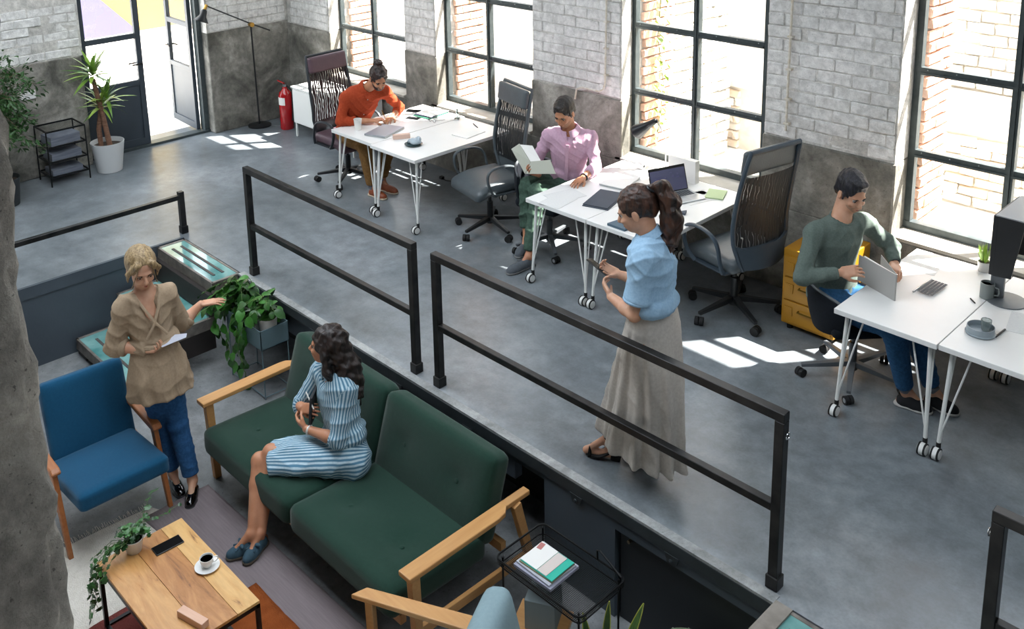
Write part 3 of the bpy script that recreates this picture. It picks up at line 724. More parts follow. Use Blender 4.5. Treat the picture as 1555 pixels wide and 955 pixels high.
rug('rug', [(-5.92, 1.05), (-5.02, 1.05), (-5.02, 2.62), (-5.86, 2.25)], M_RUGW, 'white woven rug under the left end of the coffee table', ((-5.92, 1.05), (-5.86, 2.25), -.05, .004), .007, .000)
rug('rug', [(-5.78, 2.16), (-3.30, 2.33), (-3.30, 2.69), (-5.78, 2.64)], M_RUGG, 'mauve grey woven rug under the slippers along the front of the sofa', None, .010, .004)
rug('rug', [(-4.72, 0.9), (-3.30, 0.9), (-3.30, 2.40), (-4.72, 2.40)], M_RUGR, 'rust brown rug showing beneath the right end of the coffee table', ((-4.72, 2.40), (-3.30, 2.40), .0, .022), .010, .008)
rug('rug', [(-5.10, 0.7), (-4.73, 0.7), (-4.73, 2.00), (-5.10, 2.00)], M_RUGM, 'maroon rug below the near long side of the coffee table', None, .010, .012)

# ------------------------------------------------------------------ desks
def desk(x0, x1, y0, y1, label, yaw=0.0, legs=(1, 1, 1, 1), group='white desks on castor legs'):
    h = .745; t = thing('desk', label, 'desk', ((x0 + x1) / 2, (y0 + y1) / 2, 0), yaw, group)
    w, d = (x1 - x0) / 2, (y1 - y0) / 2
    MB().box((-w, -d, h - .034), (w, d, h)).build('desk_top', M_WHITELAM, t, bevel=.002, seg=1)
    for sx in (-1, 1):
        for sy in (-1, 1):
            lx, ly = sx * (w - .06), sy * (d - .07)
            fx, fy = lx + sx * .025, ly + sy * .03
            q = MB(); q.tube([(lx, ly, h - .034), (fx, fy, .09)], .0125, 10); l = q.build('leg', M_WHITEMET, t, smooth=True)
            for ax, ay in ((-.11 * sx, 0), (0, -.07 * sy)):
                q = MB(); q.tube([(lx + ax, ly + ay, h - .034), (fx + ax * .06, fy + ay * .06, .16)], .006, 8); q.build('leg_brace', M_WHITEMET, l, smooth=True)
            q = MB(); q.cyl((fx - .012, fy - .03, .038), (fx + .012, fy - .03, .038), .037, n=20); c = q.build('castor', M_WHITEMET, t, smooth=True)
            q = MB(); q.cyl((fx - .022, fy - .03, .038), (fx - .0125, fy - .03, .038), .0385, n=20).cyl((fx + .0125, fy - .03, .038), (fx + .022, fy - .03, .038), .0385, n=20).cyl((fx, fy, .06), (fx, fy, .10), .014, n=10); k = q.build('tyre', M_RUBBER, c, smooth=True); k['kind'] = 'stuff'
            q = MB(); q.cyl((fx + .022, fy - .03, .038), (fx + .026, fy - .03, .038), .030, n=20); q.build('wheel_disc', M_WHITEMET, c, smooth=True)
            q = MB(); q.cyl((fx - .022, fy - .03, .038), (fx - .026, fy - .03, .038), .030, n=20); q.build('wheel_disc', M_WHITEMET, c, smooth=True)
    return t
DK = {}
desk(-8.09, -7.40, 5.385, 6.62, 'white desk at which the man in the orange shirt writes', 0.0)
desk(-7.388, -6.70, 5.355, 6.60, 'white desk abutting the orange-shirted man\'s desk on its right, below window', 0.0)
desk(-5.30, -4.645, 5.395, 6.70, 'white desk on which the man in the pink shirt rests his hand', 0.0)
desk(-4.64, -3.985, 5.395, 6.70, 'white desk with the open laptop behind the standing woman', 0.0)
desk(-2.59, -1.955, 5.395, 6.62, 'white desk at which the man in the green top sits', 0.0)
desk(-1.95, -1.20, 5.405, 6.62, 'white desk with the black monitor at the right edge', 0.0)

# ------------------------------------------------------------------ swivel chairs
def star_base(t, m_arm, r=.32, hub=.10, rot=0.0, col=M_BLACKPL, top=.44, ring=False):
    q = MB(); q.cyl((0, 0, .07), (0, 0, .14), .035, .03, 16); q.build('hub', m_arm, t, smooth=True)
    q = MB(); q.cyl((0, 0, .14), (0, 0, .27), .028, n=16).cyl((0, 0, .27), (0, 0, top), .016, n=12); q.build('gas_column', col, t, smooth=True)
    for i in range(5):
        a = rot + i * 2 * PI / 5; c, s = math.cos(a), math.sin(a)
        MB().bar((c * .02, s * .02, .115), (c * r, s * r, .085), .045, .04, (0, 0, 1), .028, .022).build('base_arm', m_arm, t, bevel=.004)
        q = MB(); M_ = rotz(a + .6)
        o1 = M_ @ Vector((0, .012, 0)); o2 = M_ @ Vector((0, .028, 0)); P_ = Vector((c * (r + .0), s * (r + .0), .03))
        q.cyl(P_ - o2, P_ - o1 * .3, .03, n=16).cyl(P_ + o1 * .3, P_ + o2, .03, n=16)
        w = q.build('castor', M_RUBBER, t, smooth=True); w['kind'] = 'stuff'
        if ring:
            q = MB(); q.cyl(P_ - o2 * 1.03, P_ - o2, .016, n=12); q.build('wheel_disc', mat('wheel_disc_grey', '#8c8f92', .5), w, smooth=True)
def profile_s(z):  # side curve of the tall back, offset backwards (x) by height
    return -.235 - .03 * math.sin((z - .42) / .92 * PI * 1.0) * -1 - max(0, z - .75) * .16
def markus(name, loc, rz, label, m_frame, m_pad, m_mesh, armrest=True, sc=1.06, fabric_low=None):
    """tall mesh-backed office chair facing +x"""
    t = thing(name, label, 'chair', loc, rz); t.scale = (sc, sc, sc)
    star_base(t, M_BLACKPL, .32, rot=.3)
    # seat
    bm = soft_box((.50, .52, .10), .045, dimples=(), crown=.012)
    for v in bm.vertices:
        if v.co.x > 0: v.co.z -= .9 * v.co.x * v.co.x
    bm.materials.append(m_pad); o = link_mesh('seat', bm, t, (.02, 0, .475))
    MB().box((-.16, -.10, .40), (.12, .10, .43)).box((-.10, .10, .405), (-.08, .24, .42)).build('seat_mechanism', M_BLACKPL, t, bevel=.004)
    # back frame: closed loop following the side profile
    pts = []
    Z0, Z1 = .46, 1.30; n = 22
    def hw(z):
        f = (z - Z0) / (Z1 - Z0); return .235 + .02 * math.sin(f * PI) - .035 * max(0, .22 - f) / .22 * 1.6 - .01 * f
    for i in range(n + 1):
        z = Z0 + (Z1 - Z0) * i / n; pts.append((profile_s(z), hw(z), z))
    for i in range(n, -1, -1):
        z = Z0 + (Z1 - Z0) * i / n; pts.append((profile_s(z), -hw(z), z))
    q = MB(); q.tube(pts, .017, 8, closed=True); q.build('back_frame', m_frame, t, smooth=True)
    # mesh panel (double weave strands)
    q = MB(); nn = 26; mm = 18
    for k in range(1, 2):
        for i in range(nn + 1):
            z = .60 + (1.12 - .60) * i / nn
            for j in range(mm + 1):
                y = -hw(z) + 2 * hw(z) * j / mm; bow = -.030 * (1 - (y / hw(z)) ** 2)
                q.v.append((profile_s(z) + bow, y, z))
        for i in range(nn):
            for j in range(mm):
                a = i * (mm + 1) + j; q.f.append((a, a + 1, a + mm + 2, a + mm + 1)); q.fm.append(0)
    q.build('mesh_panel', m_mesh, t, smooth=True)
    # solid lower back and head pad
    q = MB(); nn = 8
    for side in (0, .022):
        for i in range(nn + 1):
            z = Z0 + (.64 - Z0) * i / nn
            for j in range(13):
                y = -hw(z) + 2 * hw(z) * j / 12; bow = -.045 * (1 - (y / hw(z)) ** 2)
                zz = z - (.0 if i < nn else .05 * (1 - (y / hw(z)) ** 2))
                q.v.append((profile_s(z) + bow - side, y, zz))
    for s_ in range(2):
        for i in range(nn):
            for j in range(12):
                a = s_ * (nn + 1) * 13 + i * 13 + j; q.f.append((a, a + 1, a + 14, a + 13)); q.fm.append(0)
    for j in range(12):
        for i_ in (0, nn):
            a = i_ * 13 + j; b = a + (nn + 1) * 13; q.f.append((a, a + 1, b + 1, b)); q.fm.append(0)
    q.build('lower_back', m_frame, t, smooth=True)
    hp = soft_box((.17, .47, .05), .024, crown=.004); hp.materials.append(m_pad)
    hp.transform(Matrix.Rotation(math.radians(82), 4, 'Y')); link_mesh('head_rest', hp, t, (profile_s(1.21) + .03, 0, 1.215))
    if armrest:
        for s_ in (-1, 1):
            y = s_ * .30
            pts = [(-.16, y * .93, .43), (-.15, y, .50), (-.13, y, .62), (-.06, y, .685), (.08, y, .70), (.17, y, .675), (.20, y, .62), (.17, y, .50), (.10, y * .93, .43)]
            # smooth the loop
            P = [Vector(p) for p in pts]
            for _ in range(2):
                Q = [P[0]]
                for a, b in zip(P[:-1], P[1:]): Q += [a * .75 + b * .25, a * .25 + b * .75]
                P = Q + [P[-1]]
            q = MB(); q.tube(P, .016, 8, flat=.75); q.build('arm_rest', m_frame, t, smooth=True)
            MB().bar((-.03, s_ * .12, .42), (-.03, y * .93, .43), .30, .012).build('arm_bracket', m_frame, t)
    return t
def mesh_mat(name, col, sc=70, thr=.5, wavy=6):
    mt = bpy.data.materials.new(name); mt.use_nodes = True; N = mt.node_tree.nodes; L = mt.node_tree.links; b = N['Principled BSDF']; out = N['Material Output']
    b.inputs['Base Color'].default_value = C(col); b.inputs['Roughness'].default_value = .6
    tc = N.new('ShaderNodeTexCoord'); mp = N.new('ShaderNodeMapping'); L.new(tc.outputs['Object'], mp.inputs[0]); mp.inputs['Scale'].default_value = (1, 1, .45)
    n0 = noise(N, L, mp.outputs[0], 7, 2, .5); w = N.new('ShaderNodeTexWave'); w.wave_type = 'BANDS'; w.bands_direction = 'Y'; w.inputs['Scale'].default_value = sc * .16; w.inputs['Distortion'].default_value = wavy; w.inputs['Detail'].default_value = 1; w.inputs['Detail Scale'].default_value = 2.0
    L.new(mp.outputs[0], w.inputs['Vector'])
    g = N.new('ShaderNodeMath'); g.operation = 'GREATER_THAN'; g.inputs[1].default_value = thr; L.new(w.outputs['Fac'], g.inputs[0])
    t = N.new('ShaderNodeBsdfTransparent'); t.inputs[0].default_value = (.62, .62, .62, 1)
    mx = N.new('ShaderNodeMixShader'); L.new(g.outputs[0], mx.inputs[0]); L.new(b.outputs[0], mx.inputs[1]); L.new(t.outputs[0], mx.inputs[2]); L.new(mx.outputs[0], out.inputs[0])
    MATS[name] = mt; return mt
M_MESHB = mesh_mat('black_mesh', '#14171a', thr=.80)
M_MESHD = mesh_mat('dark_mesh', '#161b20', thr=.965)
M_MESHP = mesh_mat('plum_mesh', '#2b181c', thr=.80)
M_CHPAD = mat('grey_leather', '#4d5559', 0.42, color2='#454c50', scale=12, bump=.12, bscale=90)
M_CHPLUM = mat('plum_leather', '#5d4850', 0.45, color2='#53414a', scale=12, bump=.1, bscale=90)
M_CHBLUE = mat('blue_grey_frame', '#3f4c57', 0.45, color2='#37434d', scale=12)
M_CHBLK = mat('charcoal_frame', '#24292d', 0.45, color2='#2b3035', scale=12)
markus('office_chair', (-8.42, 5.80, 0), 0.03, 'high-backed plum-tinted mesh office chair behind the man in the orange shirt', M_CHBLK, M_CHPLUM, M_MESHP)
markus('office_chair', (-6.30, 5.93, 0), math.radians(-103), 'empty high-backed grey mesh office chair left of the man in the pink shirt', M_CHPAD, M_CHPAD, M_MESHB)
markus('office_chair', (-3.76, 6.13, 0), math.radians(168), 'empty tall blue-grey office chair seen from behind in front of the white brick pier', M_CHBLUE, M_CHPAD, M_MESHD, sc=1.12)
# low swivel chairs with curved shell backs
def low_chair(loc, rz, label, back_h=.40, m_base=M_GREYPL):
    t = thing('office_chair', label, 'chair', loc, rz)
    star_base(t, m_base, .34, rot=.5, col=m_base, top=.42, ring=True)
    bm = soft_box((.46, .46, .09), .04, crown=.01); bm.materials.append(mat('navy_fabric', '#12161c', .9, color2='#181d24', scale=60, bump=.2, bscale=300, spec=.2)); link_mesh('seat', bm, t, (.0, 0, .45))
    q = MB(); nn, mm = 10, 16
    for s_ in range(2):
        for i in range(nn + 1):
            f = i / nn; z = .40 + back_h * f
            for j in range(mm + 1):
                a = (j / mm - .5) * 2.1; r = .25 + .02 * f + (.028 if s_ else 0) + .015 * math.sin(f * PI)
                zz = z - (0.07 * (abs(j / mm - .5) * 2) ** 3) * f + (0.06 * (abs(j / mm - .5) * 2) ** 2) * (1 - f)
                q.v.append((-.0 - r * math.cos(a) * (1 + .08 * f) + .0, r * math.sin(a) * 1.02, zz))
    K = (nn + 1) * (mm + 1)
    for s_ in range(2):
        for i in range(nn):
            for j in range(mm):
                a = s_ * K + i * (mm + 1) + j; q.f.append((a, a + 1, a + mm + 2, a + mm + 1)); q.fm.append(0)
    for i in range(nn):
        for j in (0, mm): a = i * (mm + 1) + j; q.f.append((a, a + mm + 1, a + mm + 1 + K, a + K)); q.fm.append(0)
    for j in range(mm):
        for i in (0, nn): a = i * (mm + 1) + j; q.f.append((a, a + 1, a + 1 + K, a + K)); q.fm.append(0)
    q.build('backrest', MATS['navy_fabric'], t, smooth=True)
    pts = []
    for j in range(mm + 1):
        a = (j / mm - .5) * 2.1; r = .284; pts.append((-r * math.cos(a) * 1.08, r * math.sin(a) * 1.02, .40 + back_h - .07 * (abs(j / mm - .5) * 2) ** 3 + .006))
    q = MB(); q.tube(pts, .011, 8); q.build('back_rim', M_GREYPL, t, smooth=True)
    MB().bar((0, 0, .41), (-.2, 0, .42), .08, .02).build('seat_mechanism', M_GREYPL, t)
    return t
low_chair((-2.68, 5.90, 0), math.radians(48), 'low dark swivel chair with grey star base under the man in the green top', .30)
low_chair((-5.62, 6.03, 0), math.radians(5), 'dark swivel chair with grey star base under the man in the pink shirt', .38)

# ------------------------------------------------------------------ cabinets
yc = thing('filing_cabinet', 'mustard yellow steel filing cabinet behind the seated man in the green top', 'cabinet', (-3.17, 6.43, 0))
M_YEL = mat('mustard_enamel', '#b88318', 0.42, color2='#a87512', scale=5, amt=.8, bump=.05)
MB().box((-3.38, 6.18, .05), (-2.96, 6.70, .65)).build('body', M_YEL, yc, world=True, bevel=.006)
for z0, z1 in ((.07, .245), (.255, .43), (.44, .60)):
    d = MB().box((-3.36, 6.168, z0), (-2.98, 6.182, z1)).build('drawer', M_YEL, yc, world=True, bevel=.004)
    MB().tube([(-3.235, 6.168, z1 - .06), (-3.235, 6.145, z1 - .06), (-3.105, 6.145, z1 - .06), (-3.105, 6.168, z1 - .06)], .006, 8).build('handle', mat('aged_brass', '#7a5f1e', .4, .8), d, world=True)
    MB().box((-3.345, 6.160, z1 - .115), (-3.285, 6.170, z1 - .045)).box((-3.335, 6.158, z1 - .105), (-3.295, 6.162, z1 - .055)).build('label_holder', M_YEL, d, world=True)
for x in (-3.33, -3.01):
    for y in (6.23, 6.65): MB().cyl((x, y, 0), (x, y, .05), .022, n=12).build('foot', M_RUBBER, yc, world=True)
wc = thing('sideboard', 'long low white cabinet on thin legs behind the orange-shirted man', 'cabinet', (-9.6, 6.48, 0))
MB().box((-10.20, 6.25, .18), (-8.95, 6.70, .645)).build('body', M_WHITEMET, wc, world=True, bevel=.004)
for x0, x1 in ((-10.185, -9.585), (-9.575, -8.965)):
    d = MB().box((x0, 6.236, .195), (x1, 6.251, .615)).build('door', M_WHITEMET, wc, world=True, bevel=.003)
MB().box((-10.22, 6.235, .63), (-8.93, 6.71, .652)).build('cabinet_top', M_WHITEMET, wc, world=True, bevel=.003)
for x in (-10.18, -8.97):
    for y in (6.27, 6.68): MB().bar((x, y, 0), (x, y, .18), .022, .022).build('leg', M_WHITEMET, wc, world=True)
# ------------------------------------------------------------------ smooth bodies: a small signed-distance sculptor
def nrm(v):
    v = np.asarray(v, float); return v / (np.linalg.norm(v) + 1e-12)
def perp(v, d):
    v = np.asarray(v, float); d = nrm(d); return nrm(v - d * (v @ d))
class Sculpt:
    """union / cut of simple solids on a grid, turned into one smooth closed surface (surface nets)"""
    def __init__(s, h, k=0.02, sc=1.0): s.p = []; s.h = h; s.k = k; s.sc = sc
    def add(s, kind, *a, op='+', k=None): s.p.append((kind, a, op, s.k if k is None else k)); return s
    def cone(s, a, b, ra, rb, **kw): return s.add('c', np.array(a, float), np.array(b, float), ra * s.sc, rb * s.sc, **kw)
    def ell(s, c, r, X=(1, 0, 0), Y=(0, 1, 0), Z=(0, 0, 1), **kw): return s.add('e', np.array(c, float), np.array([X, Y, Z], float), np.array(r, float) * s.sc, **kw)
    def box(s, c, hf, X, Y, Z, rd=.005, **kw): return s.add('b', np.array(c, float), np.array([X, Y, Z], float), np.array(hf, float), rd, **kw)
    def loft(s, secs, right, pl=0, pa=0.0, ph=0.0, **kw):
        """secs: (centre, half width along right, half depth); pl pleats of amplitude pa growing to the end"""
        return s.add('l', [(np.array(c, float), w, d) for c, w, d in secs], np.array(right, float), pl, pa, ph, **kw)
    def plane(s, c, n, op='&', **kw): return s.add('p', np.array(c, float), nrm(n), op=op, **kw)
    def bounds(s):
        lo = np.full(3, 1e9); hi = np.full(3, -1e9)
        for kind, a, op, k in s.p:
            if op != '+': continue
            l, h = s.bb(kind, a); lo = np.minimum(lo, l); hi = np.maximum(hi, h)
        return lo - 4 * s.h, hi + 4 * s.h
    def bb(s, kind, a):
        if kind == 'c': r = max(a[2], a[3]); return np.minimum(a[0], a[1]) - r, np.maximum(a[0], a[1]) + r
        if kind == 'e': r = np.sqrt(((a[1] * a[2][:, None]) ** 2).sum(0)); return a[0] - r, a[0] + r
        if kind == 'b': r = np.abs(a[1] * a[2][:, None]).sum(0); return a[0] - r, a[0] + r
        if kind == 'l':
            c = np.array([q[0] for q in a[0]]); r = max(max(q[1], q[2]) for q in a[0]) * (1 + abs(a[3])); return c.min(0) - r, c.max(0) + r
        return np.full(3, -1e9), np.full(3, 1e9)
    def dist(s, kind, a, P):
        if kind == 'c':
            p, q, ra, rb = a; d = q - p; L2 = d @ d + 1e-12; v = P - p
            t = np.clip((v @ d) / L2, 0, 1); return np.linalg.norm(v - t[..., None] * d, axis=-1) - (ra + (rb - ra) * t)
        if kind == 'e':
            q = (P - a[0]) @ a[1].T; k0 = np.linalg.norm(q / a[2], axis=-1); k1 = np.linalg.norm(q / (a[2] ** 2), axis=-1); return k0 * (k0 - 1) / (k1 + 1e-9)
        if kind == 'b':
            q = np.abs((P - a[0]) @ a[1].T) - (a[2] - a[3]); return np.linalg.norm(np.maximum(q, 0), axis=-1) + np.minimum(q.max(-1), 0) - a[3]
        if kind == 'p': return (P - a[0]) @ a[1]
        if kind == 'l':
            secs, right, pl, pa, ph = a; c0 = secs[0][0]; ax = secs[-1][0] - c0; Lt = np.linalg.norm(ax); ax = ax / Lt
            R_ = perp(right, ax); F_ = np.cross(ax, R_); ts = np.array([(q[0] - c0) @ ax for q in secs])
            t = (P - c0) @ ax; tt = np.clip(t, 0, Lt); x = (P - c0) @ R_; y = (P - c0) @ F_
            x = x - np.interp(tt, ts, [(q[0] - c0) @ R_ for q in secs]); y = y - np.interp(tt, ts, [(q[0] - c0) @ F_ for q in secs])
            w = np.interp(tt, ts, [q[1] for q in secs]); d = np.interp(tt, ts, [q[2] for q in secs])
            if pl:
                th = np.arctan2(y / d, x / w); g = (tt / Lt)
                m_ = 1 + pa * g * (np.sin(pl * th + ph + 1.5 * np.sin(2 * th + g * 2)) * .7 + .3 * np.sin((pl * 2 + 1) * th + 1.3)); w = w * m_; d = d * m_
            side = (np.sqrt((x / w) ** 2 + (y / d) ** 2) - 1) * np.minimum(w, d)
            end = np.maximum(-t, t - Lt); k = .02; hh = np.clip(.5 + .5 * (side - end) / k, 0, 1)
            return end * (1 - hh) + side * hh + k * hh * (1 - hh)
    def run(s):
        lo, hi = s.bounds(); h = s.h; n = np.ceil((hi - lo) / h).astype(int) + 1
        F = np.full(n, 1.0, np.float32); ax = [lo[i] + h * np.arange(n[i]) for i in range(3)]
        for kind, a, op, k in s.p:
            l, u = s.bb(kind, a); pad = max(k, .0) + 3 * h
            i0 = np.clip(np.floor((l - pad - lo) / h).astype(int), 0, n - 1) if op == '+' or kind != 'p' else np.zeros(3, int)
            i1 = np.clip(np.ceil((u + pad - lo) / h).astype(int) + 1, 1, n) if op == '+' or kind != 'p' else n
            if kind == 'p': i0 = np.zeros(3, int); i1 = n
            sl = tuple(slice(i0[j], i1[j]) for j in range(3))
            G = np.stack(np.meshgrid(*[ax[j][sl[j]] for j in range(3)], indexing='ij'), -1)
            d = s.dist(kind, a, G).astype(np.float32); f = F[sl]
            if op == '+':
                m_ = np.maximum(k - np.abs(f - d), 0) / max(k, 1e-6) if k > 0 else 0; F[sl] = np.minimum(f, d) - m_ * m_ * k / 4
            elif op == '-':
                d = -d; m_ = np.maximum(k - np.abs(f - d), 0) / max(k, 1e-6); F[sl] = np.maximum(f, d) + m_ * m_ * k / 4
            else: F[sl] = np.maximum(f, d)
        F[0], F[-1] = 1, 1; F[:, 0], F[:, -1] = 1, 1; F[:, :, 0], F[:, :, -1] = 1, 1
        return F, lo, h
def surface_nets(F, lo, h):
    S = F < 0; n = F.shape
    cnt = np.zeros((n[0] - 1, n[1] - 1, n[2] - 1), np.int8)
    for i in (0, 1):
        for j in (0, 1):
            for k in (0, 1): cnt += S[i:n[0] - 1 + i, j:n[1] - 1 + j, k:n[2] - 1 + k]
    act = (cnt > 0) & (cnt < 8); I = np.argwhere(act); idx = np.full(act.shape, -1, np.int64); idx[act] = np.arange(len(I))
    V = np.zeros((len(I), 3)); W = np.zeros(len(I))
    cor = [(0, 0, 0), (1, 0, 0), (0, 1, 0), (1, 1, 0), (0, 0, 1), (1, 0, 1), (0, 1, 1), (1, 1, 1)]
    val = [F[I[:, 0] + c[0], I[:, 1] + c[1], I[:, 2] + c[2]] for c in cor]
    for a in range(8):
        for b in range(a + 1, 8):
            if sum(abs(cor[a][q] - cor[b][q]) for q in range(3)) != 1: continue
            fa, fb = val[a], val[b]; m_ = (fa < 0) != (fb < 0); t = np.where(m_, fa / np.where(m_, fa - fb, 1), 0)
            p = np.array(cor[a]) + t[:, None] * (np.array(cor[b]) - np.array(cor[a])); V += p * m_[:, None]; W += m_
    V = (V / W[:, None] + I) * h + lo
    Q = []
    for ax in range(3):
        o = [(1, 2), (2, 0), (0, 1)][ax]
        sl0 = [slice(1, n[q] - 1) for q in range(3)]; sl1 = list(sl0); sl0[ax] = slice(0, n[ax] - 1); sl1[ax] = slice(1, n[ax])
        A = S[tuple(sl0)]; B = S[tuple(sl1)]; E = np.argwhere(A != B)
        if not len(E): continue
        inside = A[tuple(E.T)]; off = np.ones(3, int); off[ax] = 0; E = E + off
        def cell(d1, d2):
            q = E.copy(); q[:, o[0]] -= d1; q[:, o[1]] -= d2; return idx[tuple(q.T)]
        c = np.stack([cell(0, 0), cell(1, 0), cell(1, 1), cell(0, 1)], 1); c[~inside] = c[~inside][:, ::-1]; Q.append(c)
    return V, np.concatenate(Q)
def smooth_verts(V, Q, it=2, lam=.5):
    for _ in range(it):
        acc = np.zeros_like(V); w = np.zeros(len(V))
        for a, b in ((0, 1), (1, 2), (2, 3), (3, 0)):
            np.add.at(acc, Q[:, a], V[Q[:, b]]); np.add.at(acc, Q[:, b], V[Q[:, a]]); np.add.at(w, Q[:, a], 1); np.add.at(w, Q[:, b], 1)
        V = V + lam * (acc / w[:, None] - V)
    return V
def vnormals(V, Q):
    d1 = V[Q[:, 2]] - V[Q[:, 0]]; d2 = V[Q[:, 3]] - V[Q[:, 1]]; fn = np.cross(d1, d2); N = np.zeros_like(V)
    for a in range(4): np.add.at(N, Q[:, a], fn)
    return N / (np.linalg.norm(N, axis=1, keepdims=True) + 1e-12)
def quads_object(name, V, Q, m_, parent, label=None):
    o_ = np.array(worg(parent)); V = V - o_
    me = bpy.data.meshes.new(name); me.vertices.add(len(V)); me.vertices.foreach_set('co', V.astype(np.float32).ravel())
    me.loops.add(len(Q) * 4); me.loops.foreach_set('vertex_index', Q.astype(np.int32).ravel())
    me.polygons.add(len(Q)); me.polygons.foreach_set('loop_start', np.arange(0, len(Q) * 4, 4, dtype=np.int32))
    try: me.polygons.foreach_set('loop_total', np.full(len(Q), 4, np.int32))
    except Exception: pass
    me.update(calc_edges=True); me.validate(); me.shade_smooth(); me.materials.append(m_)
    o = bpy.data.objects.new(name, me); COL.objects.link(o); o.parent = parent
    if label: o['label'] = label
    return o
def folds(V, N, amp, dirs, seed=0):
    """soft cloth creases: sparse ridges in warped directions, pushed along the normal"""
    r = np.random.RandomState(seed); D = np.zeros(len(V))
    warp = np.stack([np.sin(V @ r.normal(0, 7, 3) + r.uniform(0, 6)) for _ in range(3)], 1)
    for d, f in dirs:
        for q in range(2):
            dd = nrm(nrm(d) + r.normal(0, .45, 3)); ph = V @ (dd * f * (1.1 + .7 * q)) + 1.8 * warp[:, 0] + 1.2 * warp[:, 1 + q] + r.uniform(0, 6)
            ridge = (1 - np.abs(np.sin(ph * .5))) ** 1.7; mask = np.clip(.5 + .9 * np.sin(V @ r.normal(0, 9, 3) + r.uniform(0, 6)), 0, 1.2)
            D += (ridge - .25) * mask * (1.0 if q == 0 else .7)
    return V + N * (amp * 2.6 * D / len(dirs))[:, None]
def waves(V, N, amp, dirs, seed=0):
    r = np.random.RandomState(seed); D = np.zeros(len(V)); warp = np.stack([np.sin(V @ r.normal(0, 16, 3) + r.uniform(0, 6)) for _ in range(3)], 1)
    for d, f in dirs:
        D += np.sin(V @ (nrm(d) * f) + 1.6 * warp[:, 0] + 1.1 * warp[:, 1]); D += .4 * np.sin(V @ (nrm(nrm(d) + r.normal(0, .35, 3)) * f * 1.9) + 2.0 * warp[:, 2])
    return V + N * (amp * D / len(dirs))[:, None]
def stripe_attr(o, segs):
    """segs: (a, b, radius): the coordinate across the stripes is the arc length around the nearest limb"""
    me = o.data; V = np.empty(len(me.vertices) * 3, np.float32); me.vertices.foreach_get('co', V); V = V.reshape(-1, 3) + np.array(worg(o.parent)); best = np.full(len(V), 1e9); val = np.zeros(len(V))
    for a, b, R_ in segs:
        a = np.array(a); b = np.array(b); ax = nrm(b - a); L_ = np.linalg.norm(b - a); t = np.clip((V - a) @ ax, 0, L_); w = V - a - t[:, None] * ax; d = np.linalg.norm(w, axis=1) / R_
        x = perp((.31, .2, .9) if abs(ax[2]) < .8 else (.9, .2, .1), ax); y = np.cross(ax, x); ang = np.arctan2(w @ y, w @ x) * max(1, round(2 * PI * R_ / .021)) * .021 / (2 * PI); m_ = d < best; best[m_] = d[m_]; val[m_] = ang[m_]
    # unwrap: store sine and cosine free value per vertex
    at = me.attributes.new('stripe', 'FLOAT', 'POINT'); at.data.foreach_set('value', val.astype(np.float32))
def sculpt_obj(name, S, m_, parent, it=1, fold=None, label=None, seed=0):
    V, Q = surface_nets(*S.run()); V = smooth_verts(V, Q, it)
    if fold: V = (waves if 'hair' in name or name == 'ponytail' else folds)(V, vnormals(V, Q), fold[0], fold[1], seed)
    return quads_object(name, V, Q, m_, parent, label)

# ------------------------------------------------------------------ people
def skin_mat(name, base, dark):
    mt, N, L, b = node_mat(name); tc = N.new('ShaderNodeTexCoord'); n1 = noise(N, L, tc.outputs['Object'], 12, 4); r = ramp(N, [(.35, C(dark)), (.65, C(base))]); L.new(n1.outputs['Fac'], r.inputs[0]); L.new(r.outputs[0], b.inputs['Base Color'])
    b.inputs['Roughness'].default_value = .5; b.inputs['Subsurface Weight'].default_value = .12; b.inputs['Subsurface Radius'].default_value = (.010, .004, .002); b.inputs['Subsurface Scale'].default_value = 1.0
    return mt
def cloth_mat(name, c1, c2, sc=40, rough=.9, bump=.02, stripe=None):
    mt, N, L, b = node_mat(name); tc = N.new('ShaderNodeTexCoord'); n1 = noise(N, L, tc.outputs['Object'], sc, 5); r = ramp(N, [(.35, C(c1)), (.65, C(c2))]); L.new(n1.outputs['Fac'], r.inputs[0]); col = r.outputs[0]
    if stripe:
        per, col2 = stripe; at = N.new('ShaderNodeAttribute'); at.attribute_name = 'stripe'
        m1 = N.new('ShaderNodeMath'); m1.operation = 'MULTIPLY'; m1.inputs[1].default_value = 2 * PI / per; L.new(at.outputs['Fac'], m1.inputs[0]); m2 = N.new('ShaderNodeMath'); m2.operation = 'SINE'; L.new(m1.outputs[0], m2.inputs[0])
        rr = ramp(N, [(.40, (0, 0, 0, 1)), (.60, (1, 1, 1, 1))]); mr = N.new('ShaderNodeMapRange'); mr.inputs['From Min'].default_value = -1; L.new(m2.outputs[0], mr.inputs['Value']); L.new(mr.outputs[0], rr.inputs[0])
        col = mixc(N, L, col, C(col2), rr.outputs[0])
    L.new(col, b.inputs['Base Color']); b.inputs['Roughness'].default_value = rough; b.inputs['Specular IOR Level'].default_value = .25
    n2 = noise(N, L, tc.outputs['Object'], 260, 2); bp = N.new('ShaderNodeBump'); bp.inputs['Strength'].default_value = bump; bp.inputs['Distance'].default_value = .004; L.new(n2.outputs['Fac'], bp.inputs['Height']); L.new(bp.outputs[0], b.inputs['Normal'])
    return mt
